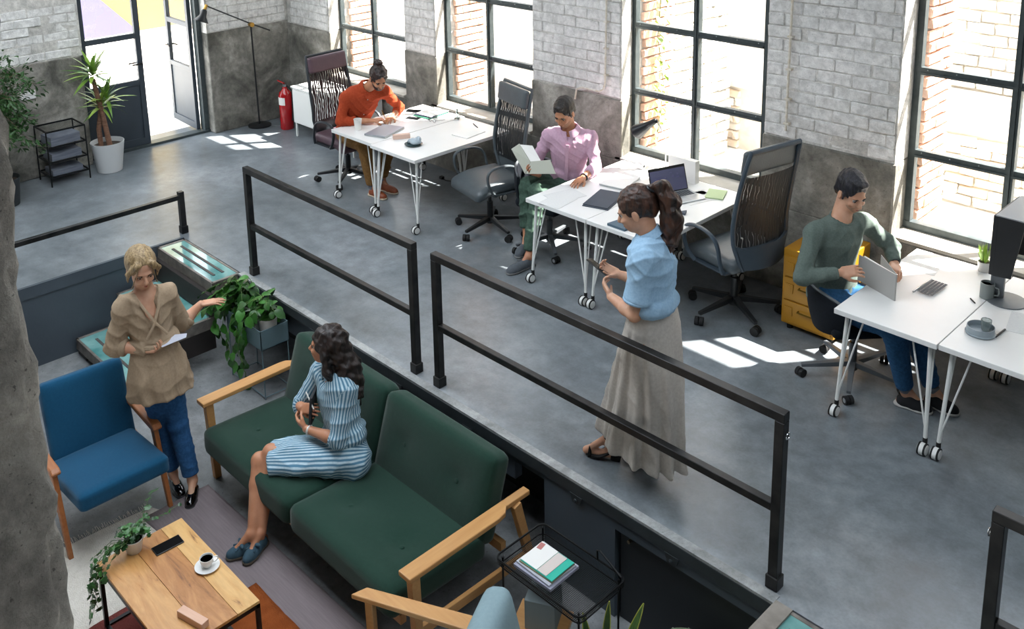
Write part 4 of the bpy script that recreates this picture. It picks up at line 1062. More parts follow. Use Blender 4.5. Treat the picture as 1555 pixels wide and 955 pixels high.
def hair_mat(name, c1, c2, sc=60):
    mt, N, L, b = node_mat(name); tc = N.new('ShaderNodeTexCoord'); mp = N.new('ShaderNodeMapping'); L.new(tc.outputs['Object'], mp.inputs[0]); mp.inputs['Scale'].default_value = (1, 1, .22)
    n1 = noise(N, L, mp.outputs[0], sc, 4, .6, .8); r = ramp(N, [(.38, C(c1)), (.62, C(c2))]); L.new(n1.outputs['Fac'], r.inputs[0]); L.new(r.outputs[0], b.inputs['Base Color']); b.inputs['Roughness'].default_value = .45
    bp = N.new('ShaderNodeBump'); bp.inputs['Strength'].default_value = .8; bp.inputs['Distance'].default_value = .01; L.new(n1.outputs['Fac'], bp.inputs['Height']); L.new(bp.outputs[0], b.inputs['Normal'])
    return mt
M_EYEW = mat('eye_white', '#cfcac4', .3); M_IRIS = mat('iris', '#2a1c14', .2); M_LIP = mat('lip', '#8c4540', .5); M_LIPR = mat('lipstick', '#8d2f30', .4)

def vec(*a): return np.array(a, float)
def head_frame(fwd, roll=0.0):
    f = nrm(fwd); r = nrm(np.cross(f, (0, 0, 1))); u = np.cross(r, f)      # r = the person's right
    if roll: r, u = r * math.cos(roll) + u * math.sin(roll), -r * math.sin(roll) + u * math.cos(roll)
    return f, r, u
HS = 1.08
def add_head(S, c, f, r, u, s=1.0, male=True):
    """c: centre between the ears"""
    s = s * HS
    A = lambda a, b, d: c + (f * a + r * b + u * d) * s
    kw = dict(X=f, Y=r, Z=u)
    S.ell(A(-.012, 0, .035), vec(.098, .076, .092) * s, **kw, k=.02)               # skull
    S.ell(A(.040, 0, -.030), vec(.056, .056, .072) * s, **kw, k=.025)               # face
    S.ell(A(.052, 0, -.075), vec(.036, .040 if male else .034, .030) * s, **kw, k=.022)  # chin
    S.ell(A(.020, 0, -.052), vec(.048, .056 if male else .050, .040) * s, **kw, k=.02)   # jaw
    S.ell(A(.082, 0, .022), vec(.014, .046, .010) * s, **kw, k=.014)                # brow
    for q in (-1, 1):
        S.ell(A(.094, q * .031, .004), vec(.015, .020, .013) * s, **kw, op='-', k=.012)  # eye sockets
        S.ell(A(.076, q * .034, -.024), vec(.018, .020, .016) * s, **kw, k=.015)    # cheeks
        S.ell(A(-.002, q * .078, -.006), vec(.019, .008, .030) * s, **kw, k=.006)   # ears
        S.ell(A(.004, q * .087, -.004), vec(.009, .006, .016) * s, **kw, op='-', k=.004)
    S.cone(A(.092, 0, .008), A(.113, 0, -.026), .0075 * s, .011 * s, k=.008)         # nose
    S.ell(A(.100, 0, -.032), vec(.013, .017, .008) * s, **kw, k=.006)
    S.ell(A(.092, 0, -.055), vec(.010, .024, .006) * s, **kw, k=.005)               # lips
    S.ell(A(.090, 0, -.065), vec(.010, .020, .006) * s, **kw, k=.005)
    S.ell(A(.103, 0, -.060), vec(.010, .022, .0015) * s, **kw, op='-', k=.003)
def face_parts(body, c, f, r, u, s=1.0, male=True, brow='#2a1c14', lip=None):
    s = s * HS
    A = lambda a, b, d: Vector(c + (f * a + r * b + u * d) * s)
    M = Matrix((Vector(f), Vector(r), Vector(u))).transposed()
    for q in (-1, 1):
        b = MB(); b.lathe([(0, -.0105 * s), (.006 * s, -.0085 * s), (.0098 * s, -.003 * s), (.0098 * s, .003 * s), (.006 * s, .0085 * s), (0, .0105 * s)], A(.079, q * .031, .004), 12, M); e = b.build('eye', M_EYEW, body, smooth=True, world=True)
        b = MB(); b.lathe([(.0001, 0), (.0045 * s, -.0006), (.0045 * s, -.002)], A(.0895, q * .031, .001), 10, M @ Matrix.Rotation(PI / 2, 3, 'Y')); i = b.build('iris', M_IRIS, body, smooth=True, world=True)
        # upper lid and eyebrow
        b = MB(); b.tube([A(.0835, q * (.031 - .014), .006), A(.0905, q * .031, .0105), A(.0825, q * (.031 + .014), .006)], .0028 * s, 6); l = b.build('eyelid', MATS.get('lid_' + brow) or mat('lid_' + brow, brow, .6), body, smooth=True, world=True)
        b = MB(); b.tube([A(.091, q * .014, .019), A(.0945, q * .030, .0245), A(.084, q * .048, .019)], (.0038 if male else .0028) * s, 6, r_fn=lambda t: 1 - .5 * t); w = b.build('eyebrow', mat('brow_' + brow, brow, .8), body, smooth=True, world=True)
    b = MB(); b.tube([A(.084, -.019, -.061), A(.0985, -.008, -.057), A(.1005, 0, -.0585), A(.0985, .008, -.057), A(.084, .019, -.061)], .0036 * s, 8, r_fn=lambda t: .45 + .55 * math.sin(t * PI)); m1 = b.build('lips', lip or M_LIP, body, smooth=True, world=True)
def add_hand(S, wrist, knuck, pn, curl=(.5, .5, .5, .5), thumb=1, s=1.0, spread=.10, tcurl=.4, k=.006, flen=1.0):
    """wrist -> knuck: palm direction; pn: palm normal (the side the fingers curl to); thumb=+1 puts the thumb on the side cross(dir, pn)"""
    d = nrm(knuck - wrist); pn = perp(pn, d); side = np.cross(d, pn) * thumb
    Lp = .085 * s; base = wrist + d * .012
    S.box(base + d * Lp * .5, vec(Lp * .55, .039 * s, .013 * s), d, side, pn, .012 * s, k=.012)
    fl = (.072, .080, .074, .058); fo = (.030, .0095, -.011, -.031)
    for i in range(4):
        L_ = fl[i] * s * flen; a = (i - 1.5) * -spread; dd = nrm(d * math.cos(a) + side * math.sin(a)); p = base + d * (Lp * (1.0 if i in (1, 2) else .95)) + side * fo[i] * s; ang = 0; c_ = curl[i]
        rr = (.0092, .0095, .009, .0078)[i] * s
        for j, (fr_, cc) in enumerate(((.45, .75), (.30, 1.05), (.25, .7))):
            ang += cc * c_ * 1.1; q = p + (dd * math.cos(ang) + pn * math.sin(ang)) * L_ * fr_
            S.cone(p, q, rr * (1 - .08 * j), rr * (.92 - .08 * j), k=.0035 if j else .006); p = q
    t0 = wrist + d * .028 * s + side * .026 * s + pn * .006 * s; t1 = t0 + (d * .55 + side * .62 + pn * .35) * .040 * s; t2 = t1 + nrm(d * .85 + side * (.35 - .3 * tcurl) + pn * (.2 + tcurl * .6)) * .034 * s; t3 = t2 + nrm(d * .9 + side * (.1 - .5 * tcurl) + pn * (.2 + tcurl * .8)) * .026 * s
    S.cone(t0, t1, .016 * s, .0115 * s, k=.010); S.cone(t1, t2, .0115 * s, .0098 * s, k=.004); S.cone(t2, t3, .0098 * s, .008 * s, k=.003)
def bare_foot(S, an, toe, k=.012, s=1.0, lim=.13):
    d = toe - an; h = vec(d[0], d[1], 0); hd = nrm(h); z = toe[2]; toe = an + hd * min(np.linalg.norm(h), lim); toe = vec(toe[0], toe[1], z)
    S.cone(an, an + hd * .01 - vec(0, 0, max(0, an[2] - z - .02)), .034 * s, .03 * s, k=.02); S.cone(an - vec(0, 0, an[2] - z) - hd * .03, toe, .028 * s, .024 * s, k=.02); S.cone(an + hd * .02, toe, .03 * s, .02 * s, k=.02)
def limb_leg(S, hip, kn, an, s=1.0, grow=0.0, k=.02):
    S.cone(hip, kn, .082 * s + grow, .056 * s + grow, k=k); mid = kn + (an - kn) * .33; b = nrm(np.cross(np.cross(kn - hip, an - kn), an - kn)) if np.linalg.norm(np.cross(kn - hip, an - kn)) > 1e-3 else vec(0, 0, 0)
    S.cone(kn, mid, .053 * s + grow, .052 * s + grow, k=k); S.cone(mid, an, .052 * s + grow, .034 * s + grow, k=k)
def torso(S, J, s=1.0, male=True, g=0.0, belly=0.0, k=.04):
    p, n = J['pelvis'], J['neck']; r = nrm(J['shR'] - J['shL']); r = perp(r, n - p); hr = nrm(J['hipR'] - J['hipL']); r2 = perp(hr, n - p); f = nrm(np.cross(n - p, r))
    up = nrm(n - p); L = np.linalg.norm(n - p); W = (.165, .150, .140, .168, .150) if male else (.165, .150, .122, .140, .125); D = (.115, .108, .100, .118, .085) if male else (.120, .108, .092, .108, .078)
    cs = [p - up * .10, p + up * .04, p + up * L * .38, p + up * L * .72, p + up * L * .93]
    S.loft([(cs[i] + f * (belly if i in (1, 2) else 0), W[i] * s + g, D[i] * s + g) for i in range(5)], r * .6 + r2 * .4, k=k)
    for sh in ('shR', 'shL'): S.cone(n - up * .045, J[sh], .058 * s + g, .056 * s + g, k=k); S.cone(n + (J[sh] - n) * .22 + up * (.008 if g < 0 else -.012), n + (J[sh] - n) * .8, .040 * s + g, .036 * s + g, k=k)
    return r, f, up
def shoe(name, an, toe, m_, parent, sole=None, s=1.0, low=True, floor=None, h=.06, wid=.042):
    """closed shoe around ankle->toe on the floor; returns the upper"""
    hd = nrm(vec(toe[0] - an[0], toe[1] - an[1], 0)); side = np.cross((0, 0, 1), hd); fz = floor
    L = min(.31, max(.235, np.linalg.norm((toe - an)[:2]) + .085)) * 1.0; heel = vec(an[0], an[1], 0) - hd * .055 * s; heel[2] = fz
    tilt = 0
    S = Sculpt(.0055, .02)
    S.cone(heel + hd * .05 + vec(0, 0, .045), heel + hd * .09 + vec(0, 0, h), .036 * s, .036 * s); S.cone(heel + hd * .05 + vec(0, 0, .035), heel + hd * (L - .075) + vec(0, 0, .028), .036 * s, .040 * s); S.cone(heel + hd * (L - .11) + vec(0, 0, .03), heel + hd * (L - .045) + vec(0, 0, .024), wid * s, .036 * s); S.cone(heel + hd * .10 + vec(0, 0, h - .005), heel + hd * (L - .09) + vec(0, 0, .034), .032 * s, .03 * s)
    S.plane((0, 0, fz + .014), (0, 0, -1))
    if not low: S.cone(an, an + vec(0, 0, .0), .04, .04)
    o = sculpt_obj(name, S, m_, parent)
    S = Sculpt(.006, .01); pts = [heel + hd * .03, heel + hd * .10, heel + hd * (L - .09), heel + hd * (L - .045)]; R_ = [.037, .036, .046, .040]
    for i in range(3): S.cone(pts[i] + vec(0, 0, .012), pts[i + 1] + vec(0, 0, .012), R_[i] * s, R_[i + 1] * s)
    S.plane((0, 0, fz + .022), (0, 0, 1)); S.plane((0, 0, fz + .001), (0, 0, -1))
    sculpt_obj('sole', S, sole or m_, o)
    return o
# ------------------------------------------------------------------ the six people
SKIN1 = skin_mat('skin_tan', '#b98262', '#a97355'); SKIN2 = skin_mat('skin_light', '#c69a80', '#b9886c'); SKIN3 = skin_mat('skin_warm', '#bb8465', '#ad7657')
def person(label, root, J, head, male, s, skin, hands, feet=None, roll=0.0, shift=(0, 0, 0), h=.0062, brow='#2a1c14', lip=None, neck_r=.055, toe_lim=.11):
    t = thing('person', label, 'person', root)
    J = {k: vec(*v) + np.array(shift) for k, v in J.items()}
    f, r, u = head_frame(head, roll); c = J['head']
    S = Sculpt(h, .02)
    torso(S, J, s, male, -.012, k=.03)
    nb = c - f * .018 - u * .045; S.cone(J['neck'] - nrm(J['neck'] - J['pelvis']) * .02, nb, neck_r * s * 1.08, neck_r * s, k=.03)
    for q in 'RL':
        S.cone(J['sh' + q], J['el' + q], .046 * s, .037 * s, k=.02); m_ = J['el' + q] + (J['wr' + q] - J['el' + q]) * .35
        S.cone(J['el' + q], m_, .037 * s, .038 * s, k=.015); S.cone(m_, J['wr' + q], .038 * s, .025 * s, k=.015)
        if 'hip' + q in J:
            limb_leg(S, J['hip' + q], J['kn' + q], J['an' + q], s * (1 if male else .95))
            bare_foot(S, J['an' + q], J['to' + q], s=.85 * s, lim=toe_lim)
    add_head(S, c, f, r, u, s, male)
    for q, hd in hands.items():
        add_hand(S, J['wr' + q], J['ha' + q], s=s * (1.0 if male else .9), **hd)
    body = sculpt_obj('body', S, skin, t, it=1)
    face_parts(body, c, f, r, u, s, male, brow, lip)
    return t, J, c, f, r, u, body
def HA(c, f, r, u, s): return lambda a, b, d: c + (f * a + r * b + u * d) * s * HS
def short_hair(t, c, f, r, u, s, m_, amp=.004, freq=120, high=0.0, name='hair'):
    A = HA(c, f, r, u, s); S = Sculpt(.0052, .012, HS); kw = dict(X=f, Y=r, Z=u)
    S.ell(A(-.016, 0, .046 + high * .5), vec(.104, .083, .094 + high) * s, **kw); S.ell(A(.055, 0, .104 + high), vec(.036, .048, .022) * s, **kw, k=.02); S.ell(A(-.075, 0, -.015), vec(.035, .062, .06) * s, **kw, k=.02)
    S.ell(A(.113, 0, -.006), vec(.070, .078, .088) * s, **kw, op='-', k=.010); S.ell(A(.03, 0, -.105), vec(.11, .12, .085) * s, **kw, op='-', k=.01)
    for q in (-1, 1): S.ell(A(.005, q * .09, -.01), vec(.026, .022, .036) * s, **kw, op='-', k=.008); S.cone(A(.030, q * .073, .03), A(.026, q * .073, -.012), .010 * s, .006 * s, k=.008)
    return sculpt_obj(name, S, m_, t, it=0, fold=(amp, [(f + u * .4, freq), (r + f * .3, freq * .8), (u, freq * .9)]), seed=3)
def stubble(t, c, f, r, u, s, m_, full=False):
    A = HA(c, f, r, u, s); S = Sculpt(.005, .012, HS); kw = dict(X=f, Y=r, Z=u); g = .004 if full else .0012
    S.ell(A(.052, 0, -.075), (vec(.036, .040, .030) + g) * s, **kw, k=.02); S.ell(A(.020, 0, -.052), (vec(.048, .056, .040) + g) * s, **kw, k=.02); S.ell(A(.040, 0, -.030), (vec(.056, .056, .072) + g * .8) * s, **kw, k=.02)
    S.plane(A(0, 0, -.040), u, k=0); S.ell(A(.10, 0, -.058), vec(.03, .026, .010) * s, **kw, op='-', k=.004); S.plane(A(-.012, 0, 0), -f)
    return sculpt_obj('beard' if full else 'stubble', S, m_, t, it=0)
def sleeve(S, a, b, c, ra, rb, rc, end=None):
    """shirt sleeve from shoulder a over elbow b to c, cut flat at c"""
    S.cone(a, b, ra, rb, k=.025)
    if c is not None:
        right = np.cross(nrm(c - b), (0.3, .2, 1)); S.loft([(b - nrm(c - b) * .0, rb, rb), (b + (c - b) * .5, (rb + rc) / 2 + .004, (rb + rc) / 2 + .004), (c, rc, rc)], right, k=.02)
def cuff(name, p, d, r, w, m_, parent):
    d = nrm(d); S = Sculpt(.0055, .004); right = np.cross(d, (.3, .2, 1)); S.loft([(p - d * w * .5, r, r), (p + d * w * .5, r, r)], right)
    return sculpt_obj(name, S, m_, parent)
def ring(name, c, n, r1, r2, rad, m_, parent, x=None, gap=0):
    """a ring around c with normal n"""
    n = Vector(nrm(n)); M = frame(n, (0, 0, 1) if x is None else x); pts = [Vector(c) + M @ Vector((r1 * math.cos(a), r2 * math.sin(a), 0)) for a in [2 * PI * i / 28 for i in range(28)]]
    q = MB(); q.tube(pts, rad, 8, closed=True); return q.build(name, m_, parent, smooth=True, world=True)
def collar(t, J, c, f_ch, m_, s=1.0, open_=.03):
    """shirt collar: two flat leaves standing around the neck"""
    n = J['neck']; up = nrm(c - n); r = nrm(J['shR'] - J['shL']); fr = nrm(np.cross(up, r)) ; fr = fr if fr @ f_ch > 0 else -fr
    r = np.cross(fr, up)
    for sg in (-1, 1):
        q = MB(); k = 12
        for i in range(k + 1):
            a = PI * (1 - i / k * .92); ca, sa = math.cos(a), math.sin(a)
            p = n + up * (.030 + .022 * (1 - i / k)) + fr * (.068 * s * ca * -1 * -1) * 1.0 + r * sg * (.066 * s * sa)
            p = n + up * (.015 + .018 * (1 - i / k)) + fr * (-.066 * s * math.cos(PI * i / k * .95)) + r * sg * (.068 * s * math.sin(PI * i / k * .95))
            o_ = nrm(fr * (-math.cos(PI * i / k * .95)) + r * sg * math.sin(PI * i / k * .95))
            top = p + up * .030; low = p + o_ * (.020 + .008 * (i / k)) - up * (.014 + .03 * (i / k) ** 4)
            for w in (0, .003): q.v += [tuple(p + o_ * (-w)), tuple(top + o_ * (.004 - w)), tuple(top + o_ * (.010 + w)), tuple(low + o_ * (.006 + w))]
        for i in range(k):
            a = i * 8; b = a + 8
            for e in ((0, 1), (1, 2), (2, 3)): q.f.append((a + e[0], a + e[1], b + e[1], b + e[0])); q.fm.append(0)
            q.f.append((a + 4, a + 5, b + 5, b + 4)); q.fm.append(0)
        q.build('collar', m_, t, smooth=True, world=True)
def trousers(t, J, m_, s=1.0, g=.014, hem=(1.0, 1.0), hem_r=.058, amp=.005, wide=.0, seed=1, name='trousers', waist=.08):
    S = Sculpt(.0072, .03); p = J['pelvis']; up = nrm(J['neck'] - p); r = nrm(J['hipR'] - J['hipL'])
    S.loft([(p + up * waist, .150 * s + g, .115 * s + g), (p, .165 * s + g, .122 * s + g), (p - up * .09, .15 * s + g, .12 * s + g)], r, k=.04)
    for q, hm in zip('RL', hem):
        hp, kn, an = J['hip' + q], J['kn' + q], J['an' + q]; S.cone(hp, kn, .088 * s + g, .062 * s + g + wide, k=.03)
        e = kn + (an - kn) * hm; right = np.cross(nrm(e - kn), (.2, .3, .1)); S.loft([(kn, .060 * s + g + wide, .060 * s + g + wide), (kn + (e - kn) * .4, .060 * s + g * .8 + wide, .060 * s + g * .8 + wide), (e, hem_r, hem_r)], right, k=.03)
    d = nrm(J['anR'] - J['knR']); return sculpt_obj(name, S, m_, t, fold=(amp, [(d, 55), (nrm(J['knR'] - J['hipR']), 48)]), seed=seed)
def shirt(t, J, m_, s=1.0, male=True, g=.016, arms=None, neck_cut=.068, amp=.006, seed=1, name='shirt', bottom=.10, sl=(.060, .052, .044), flare=0.0, vneck=0.0, cut=None):
    S = Sculpt(.0068, .03); r, f, up = torso(S, J, s, male, g, k=.045); p = J['pelvis']
    if cut is not None: S.plane(p + up * (cut - .02), -up)
    S.loft([(p + up * max(.16, (cut or 0) + .06), .142 * s + g, .108 * s + g), (p + up * (cut if cut is not None else -bottom), .160 * s + g + flare, .118 * s + g + flare)], r, k=.03)
    for q, (fr) in (arms or {'R': .8, 'L': .8}).items():
        sh, el, wr = J['sh' + q], J['el' + q], J['wr' + q]
        if fr <= 0: e = sh + (el - sh) * (1 + fr); rt = np.cross(nrm(e - sh), (.2, .3, .1)); S.loft([(sh, sl[0] * s, sl[0] * s), (e, sl[1] * s, sl[1] * s)], rt, k=.03)
        else: sleeve(S, sh, el, el + (wr - el) * fr, sl[0] * s, sl[1] * s, sl[2] * s)
    n = J['neck']; S.cone(n + up * .035 + f * .008, n + up * .16 + f * .01, neck_cut * 1.10 * s, neck_cut * 1.25 * s, op='-', k=.008)
    if vneck: S.cone(n + f * .06 + up * .05, n + f * .135 - up * vneck, .078, .030, op='-', k=.01)
    V, Q = surface_nets(*S.run()); V = smooth_verts(V, Q, 1); V = folds(V, vnormals(V, Q), amp, [(nrm(up * .45 + r), 42), (nrm(up * .6 - r), 38), (nrm(J['elR'] - J['shR']), 60)], seed)
    return quads_object(name, V, Q, m_, t), r, f, up
def buttons(t, pts, out, m_, rad=.006):
    for p in pts:
        q = MB(); q.lathe([(rad, 0), (rad, .002), (0, .003)], p, 10, frame(out)); q.build('button', m_, t, smooth=True, world=True)
M_BUTTON = mat('button', '#d8d0c4', .4)

# 1. man in the orange shirt
J = dict(pelvis=(-8.27, 5.77, .60), neck=(-7.994, 5.784, 1.12), head=(-7.80, 5.805, 1.262), shR=(-8.10, 5.60, 1.04), shL=(-7.95, 5.985, 1.05), elR=(-8.11, 5.51, .80), wrR=(-7.885, 5.775, .79), haR=(-7.825, 5.86, .80),
         elL=(-7.93, 6.17, .84), wrL=(-7.87, 6.02, .785), haL=(-7.83, 5.945, .785), hipR=(-8.25, 5.68, .56), hipL=(-8.25, 5.87, .56), knR=(-7.82, 5.60, .58), anR=(-7.83, 5.68, .10), toR=(-7.65, 5.70, .035), knL=(-7.80, 5.90, .58), anL=(-7.88, 5.85, .10), toL=(-7.69, 5.88, .035))
t, J, c, f, r, u, body = person('man in an orange shirt with curly tied-up hair, writing at the farthest desk', (-8.2, 5.75, 0), J, (.82, -.32, -.58), True, .98, SKIN1,
    {'R': dict(pn=(.3, .5, -.6), curl=(.75, .8, .85, .9), thumb=-1, tcurl=.8), 'L': dict(pn=(.1, -.2, -1), curl=(.35, .3, .35, .4), thumb=1)}, h=.0068)
M_ORANGE = cloth_mat('orange_linen', '#983a1e', '#a54426', 60)
sh, rr, ff, up = shirt(t, J, M_ORANGE, .98, True, .020, {'R': .42, 'L': .42}, amp=.010, seed=4, cut=-.02)
for q in 'RL': cuff('cuff', J['el' + q] + (J['wr' + q] - J['el' + q]) * .42, J['wr' + q] - J['el' + q], .050, .05, M_ORANGE, t)
collar(t, J, c, ff, M_ORANGE)
buttons(t, [J['neck'] + ff * (.115 + .012 * i) - up * (.06 + .09 * i) for i in range(4)], ff, M_BUTTON)
trousers(t, J, cloth_mat('khaki', '#7c5a33', '#8b683d', 50), .98, hem=(.93, .86), seed=2)
HM = hair_mat('hair_dark_curly', '#120b08', '#33201a', 40); short_hair(t, c, f, r, u, .99, HM, .009, 130)
A = HA(c, f, r, u, 1); S = Sculpt(.005, .01, HS); S.ell(A(-.075, 0, .125), (.042, .042, .036)); S.ell(A(-.05, .01, .10), (.04, .04, .03)); sculpt_obj('hair_bun', S, HM, t, it=0, fold=(.009, [(f, 150), (u, 140), (r, 120)]))
stubble(t, c, f, r, u, .99, HM, True)
for q in 'RL': shoe('shoe', J['an' + q], J['to' + q], mat('tan_leather', '#7a3a1c', .5, color2='#8a4524', scale=20), t, mat('shoe_sole_cream', '#c9b9a2', .7), .98, floor=0.0); cuff('sock', J['an' + q] + vec(0, 0, .02), vec(0, 0, 1), .040, .09, mat('grey_sock', '#6d7076', .9), t)
# pencil in his hand is a thing of its own
pn = thing('pencil', 'thin pencil in the writing hand of the man in the orange shirt', 'pencil', (-7.80, 5.86, .80)); MB().tube([(-7.775, 5.87, .775), (-7.83, 5.85, .90)], .0035, 6).build('shaft', mat('pencil_wood', '#b9853c', .5), pn, world=True)

# 2. man in the pink shirt
J = dict(pelvis=(-5.56, 6.22, .60), neck=(-5.44, 6.113, 1.12), head=(-5.450, 6.050, 1.305), shR=(-5.635, 6.045, 1.05), shL=(-5.315, 6.235, 1.055), elR=(-5.745, 5.99, .80), wrR=(-5.56, 5.83, .765), haR=(-5.60, 5.77, .795),
         elL=(-5.225, 6.21, .82), wrL=(-5.190, 5.99, .785), haL=(-5.175, 5.87, .775), hipR=(-5.65, 6.14, .57), hipL=(-5.48, 6.20, .57), knR=(-5.72, 5.84, .62), anR=(-5.645, 5.755, .16), toR=(-5.585, 5.58, .085), knL=(-5.57, 5.83, .61), anL=(-5.47, 5.60, .10), toL=(-5.50, 5.33, .035))
t, J, c, f, r, u, body = person('seated man in a pale pink shirt and green trousers reading a notebook', (-5.55, 6.1, 0), J, (.20, -.85, -.44), True, .98, SKIN1,
    {'R': dict(pn=(.35, .35, .6), curl=(.75, .75, .8, .85), thumb=1, tcurl=.5), 'L': dict(pn=(0, .1, -1), curl=(.28, .25, .3, .35), thumb=1, spread=.16)}, h=.0066)
M_PINK = cloth_mat('pink_linen', '#b694a8', '#bf9eb1', 60)
sh, rr, ff, up = shirt(t, J, M_PINK, .98, True, .018, {'R': .45, 'L': .50}, amp=.009, seed=7, cut=-.02)
for q, k_ in (('R', .45), ('L', .50)): cuff('cuff', J['el' + q] + (J['wr' + q] - J['el' + q]) * k_, J['wr' + q] - J['el' + q], .049, .05, M_PINK, t)
collar(t, J, c, ff, M_PINK)
MB().bar(J['neck'] + ff * .135 - up * .05, J['neck'] + ff * .155 - up * .42, .028, .004, tuple(ff)).build('placket', M_PINK, t, world=True)
trousers(t, J, cloth_mat('sage_cotton', '#36493f', '#445a4d', 40), .98, hem=(.80, .92), hem_r=.060, amp=.008, seed=5)
HM = hair_mat('hair_short_brown', '#0f0b09', '#241a14', 70); short_hair(t, c, f, r, u, .98, HM, .003, 160, high=.004); stubble(t, c, f, r, u, .98, mat('stubble_brown', '#99705a', .7, color2='#a87d63', scale=90))
ring('watch', J['wrL'] + (J['elL'] - J['wrL']) * .10, J['elL'] - J['wrL'], .030, .028, .008, M_BLACKPL, t)
for q in 'RL': shoe('shoe', J['an' + q], J['to' + q], mat('grey_suede', '#4a4f55', .9, color2='#555b61', scale=50), t, mat('grey_sole', '#6e6f6e', .7), 1.05, floor=0.0 if q == 'L' else .055)

# 3. standing woman in the blue blouse
J = dict(pelvis=(-2.925, 3.965, 1.00), neck=(-2.955, 3.975, 1.50), head=(-3.025, 3.945, 1.66), shL=(-2.90, 3.845, 1.43), shR=(-3.02, 4.09, 1.43), elL=(-2.925, 3.80, 1.115), wrL=(-3.145, 3.865, 1.125), haL=(-3.235, 3.90, 1.17), elR=(-3.07, 4.13, 1.13), wrR=(-3.235, 4.05, 1.165), haR=(-3.295, 4.01, 1.195),
         hipL=(-2.90, 3.90, .95), hipR=(-2.96, 4.05, .95), knL=(-3.02, 3.93, .54), knR=(-2.97, 4.05, .54), anL=(-3.215, 3.955, .135), toL=(-3.345, 3.885, .03), anR=(-3.035, 4.09, .135), toR=(-3.165, 4.05, .03))
t, J, c, f, r, u, body = person('standing woman in a light blue blouse and long grey skirt looking at her phone', (-2.97, 3.98, 0), J, (-.80, -.42, -.40), False, 1.0, SKIN2,
    {'L': dict(pn=(-.2, .75, .5), curl=(.55, .6, .65, .7), thumb=1, tcurl=.3), 'R': dict(pn=(-.4, -.5, .6), curl=(.6, .6, .65, .7), thumb=-1, tcurl=.3)}, toe_lim=.165, h=.0052, brow='#2b1b12', shift=(-.085, .105, 0))
M_DENIM = cloth_mat('light_blue_chambray', '#8aabc6', '#98b7cf', 80)
sh, rr, ff, up = shirt(t, J, M_DENIM, 1.0, False, .030, {'R': -.25, 'L': -.28}, amp=.008, seed=11, name='blouse', cut=.12, sl=(.070, .078, .08), flare=.0, neck_cut=.060)
for q in 'RL': cuff('sleeve_cuff', J['sh' + q] + (J['el' + q] - J['sh' + q]) * .72, J['el' + q] - J['sh' + q], .081, .028, M_DENIM, t)
collar(t, J, c, ff, M_DENIM, .95)
M_SKIRT = cloth_mat('stone_linen', '#b0a9a1', '#bbb5ad', 60)
S = Sculpt(.0075, .02); S.loft([((-3.005, 4.075, 1.14), .128, .105), ((-3.01, 4.075, 1.0), .170, .140), ((-3.03, 4.08, .75), .176, .195), ((-3.06, 4.085, .45), .180, .250), ((-3.09, 4.09, .24), .182, .280), ((-3.095, 4.09, .165), .184, .295)], (.12, 1.0, 0), 11, .15, 1.0)
sculpt_obj('skirt', S, M_SKIRT, t, fold=(.004, [((1, .2, 0), 30), ((.6, 1, .1), 34)]))

HB = hair_mat('hair_chestnut', '#140b07', '#472a1c', 34); A = HA(c, f, r, u, 1)
S = Sculpt(.005, .014, HS); kw = dict(X=f, Y=r, Z=u)
S.ell(A(-.020, 0, .042), (.106, .086, .094), **kw); S.ell(A(-.07, 0, .0), (.045, .066, .06), **kw); S.ell(A(.118, 0, -.020), (.078, .088, .088), **kw, op='-', k=.010); S.ell(A(.04, 0, -.12), (.12, .12, .085), **kw, op='-')
for q in (-1, 1): S.ell(A(.005, q * .09, -.012), (.022, .02, .032), **kw, op='-', k=.008)
sculpt_obj('hair', S, HB, t, it=0, fold=(.0025, [(u + r * .6, 170), (f - r * .3, 140)]))
rt = A(-.115, 0, .085); pt = [rt, rt + vec(.045, .03, .01), rt + vec(.085, .055, -.07), rt + vec(.095, .06, -.17), rt + vec(.085, .055, -.27), rt + vec(.065, .035, -.36), rt + vec(.045, .01, -.42)]; rd = [.022, .040, .055, .060, .055, .042, .022]
S = Sculpt(.0055, .02)
for i in range(6): S.cone(pt[i], pt[i + 1], rd[i], rd[i + 1])
for i in range(26):
    a = random.uniform(0, 2 * PI); k_ = random.randint(2, 5); o_ = vec(math.cos(a), math.sin(a), 0) * rd[k_] * .82; e = pt[min(6, k_ + 1)] + vec(math.cos(a + .8), math.sin(a + .8), 0) * rd[min(6, k_ + 1)] * .9 + vec(0, 0, random.uniform(-.05, .03)); S.cone(pt[k_] + o_, e, .015, .006, k=.008)
sculpt_obj('ponytail', S, HB, t, it=0, fold=(.009, [((.5, .3, .4), 95), ((-.4, .5, .5), 80), ((.2, -.6, .6), 120)]))
ring('hair_tie', rt, rt - c, .024, .024, .008, M_BLACKPL, t)
M_BLKSUEDE = mat('black_suede', '#0d0d0e', .85)
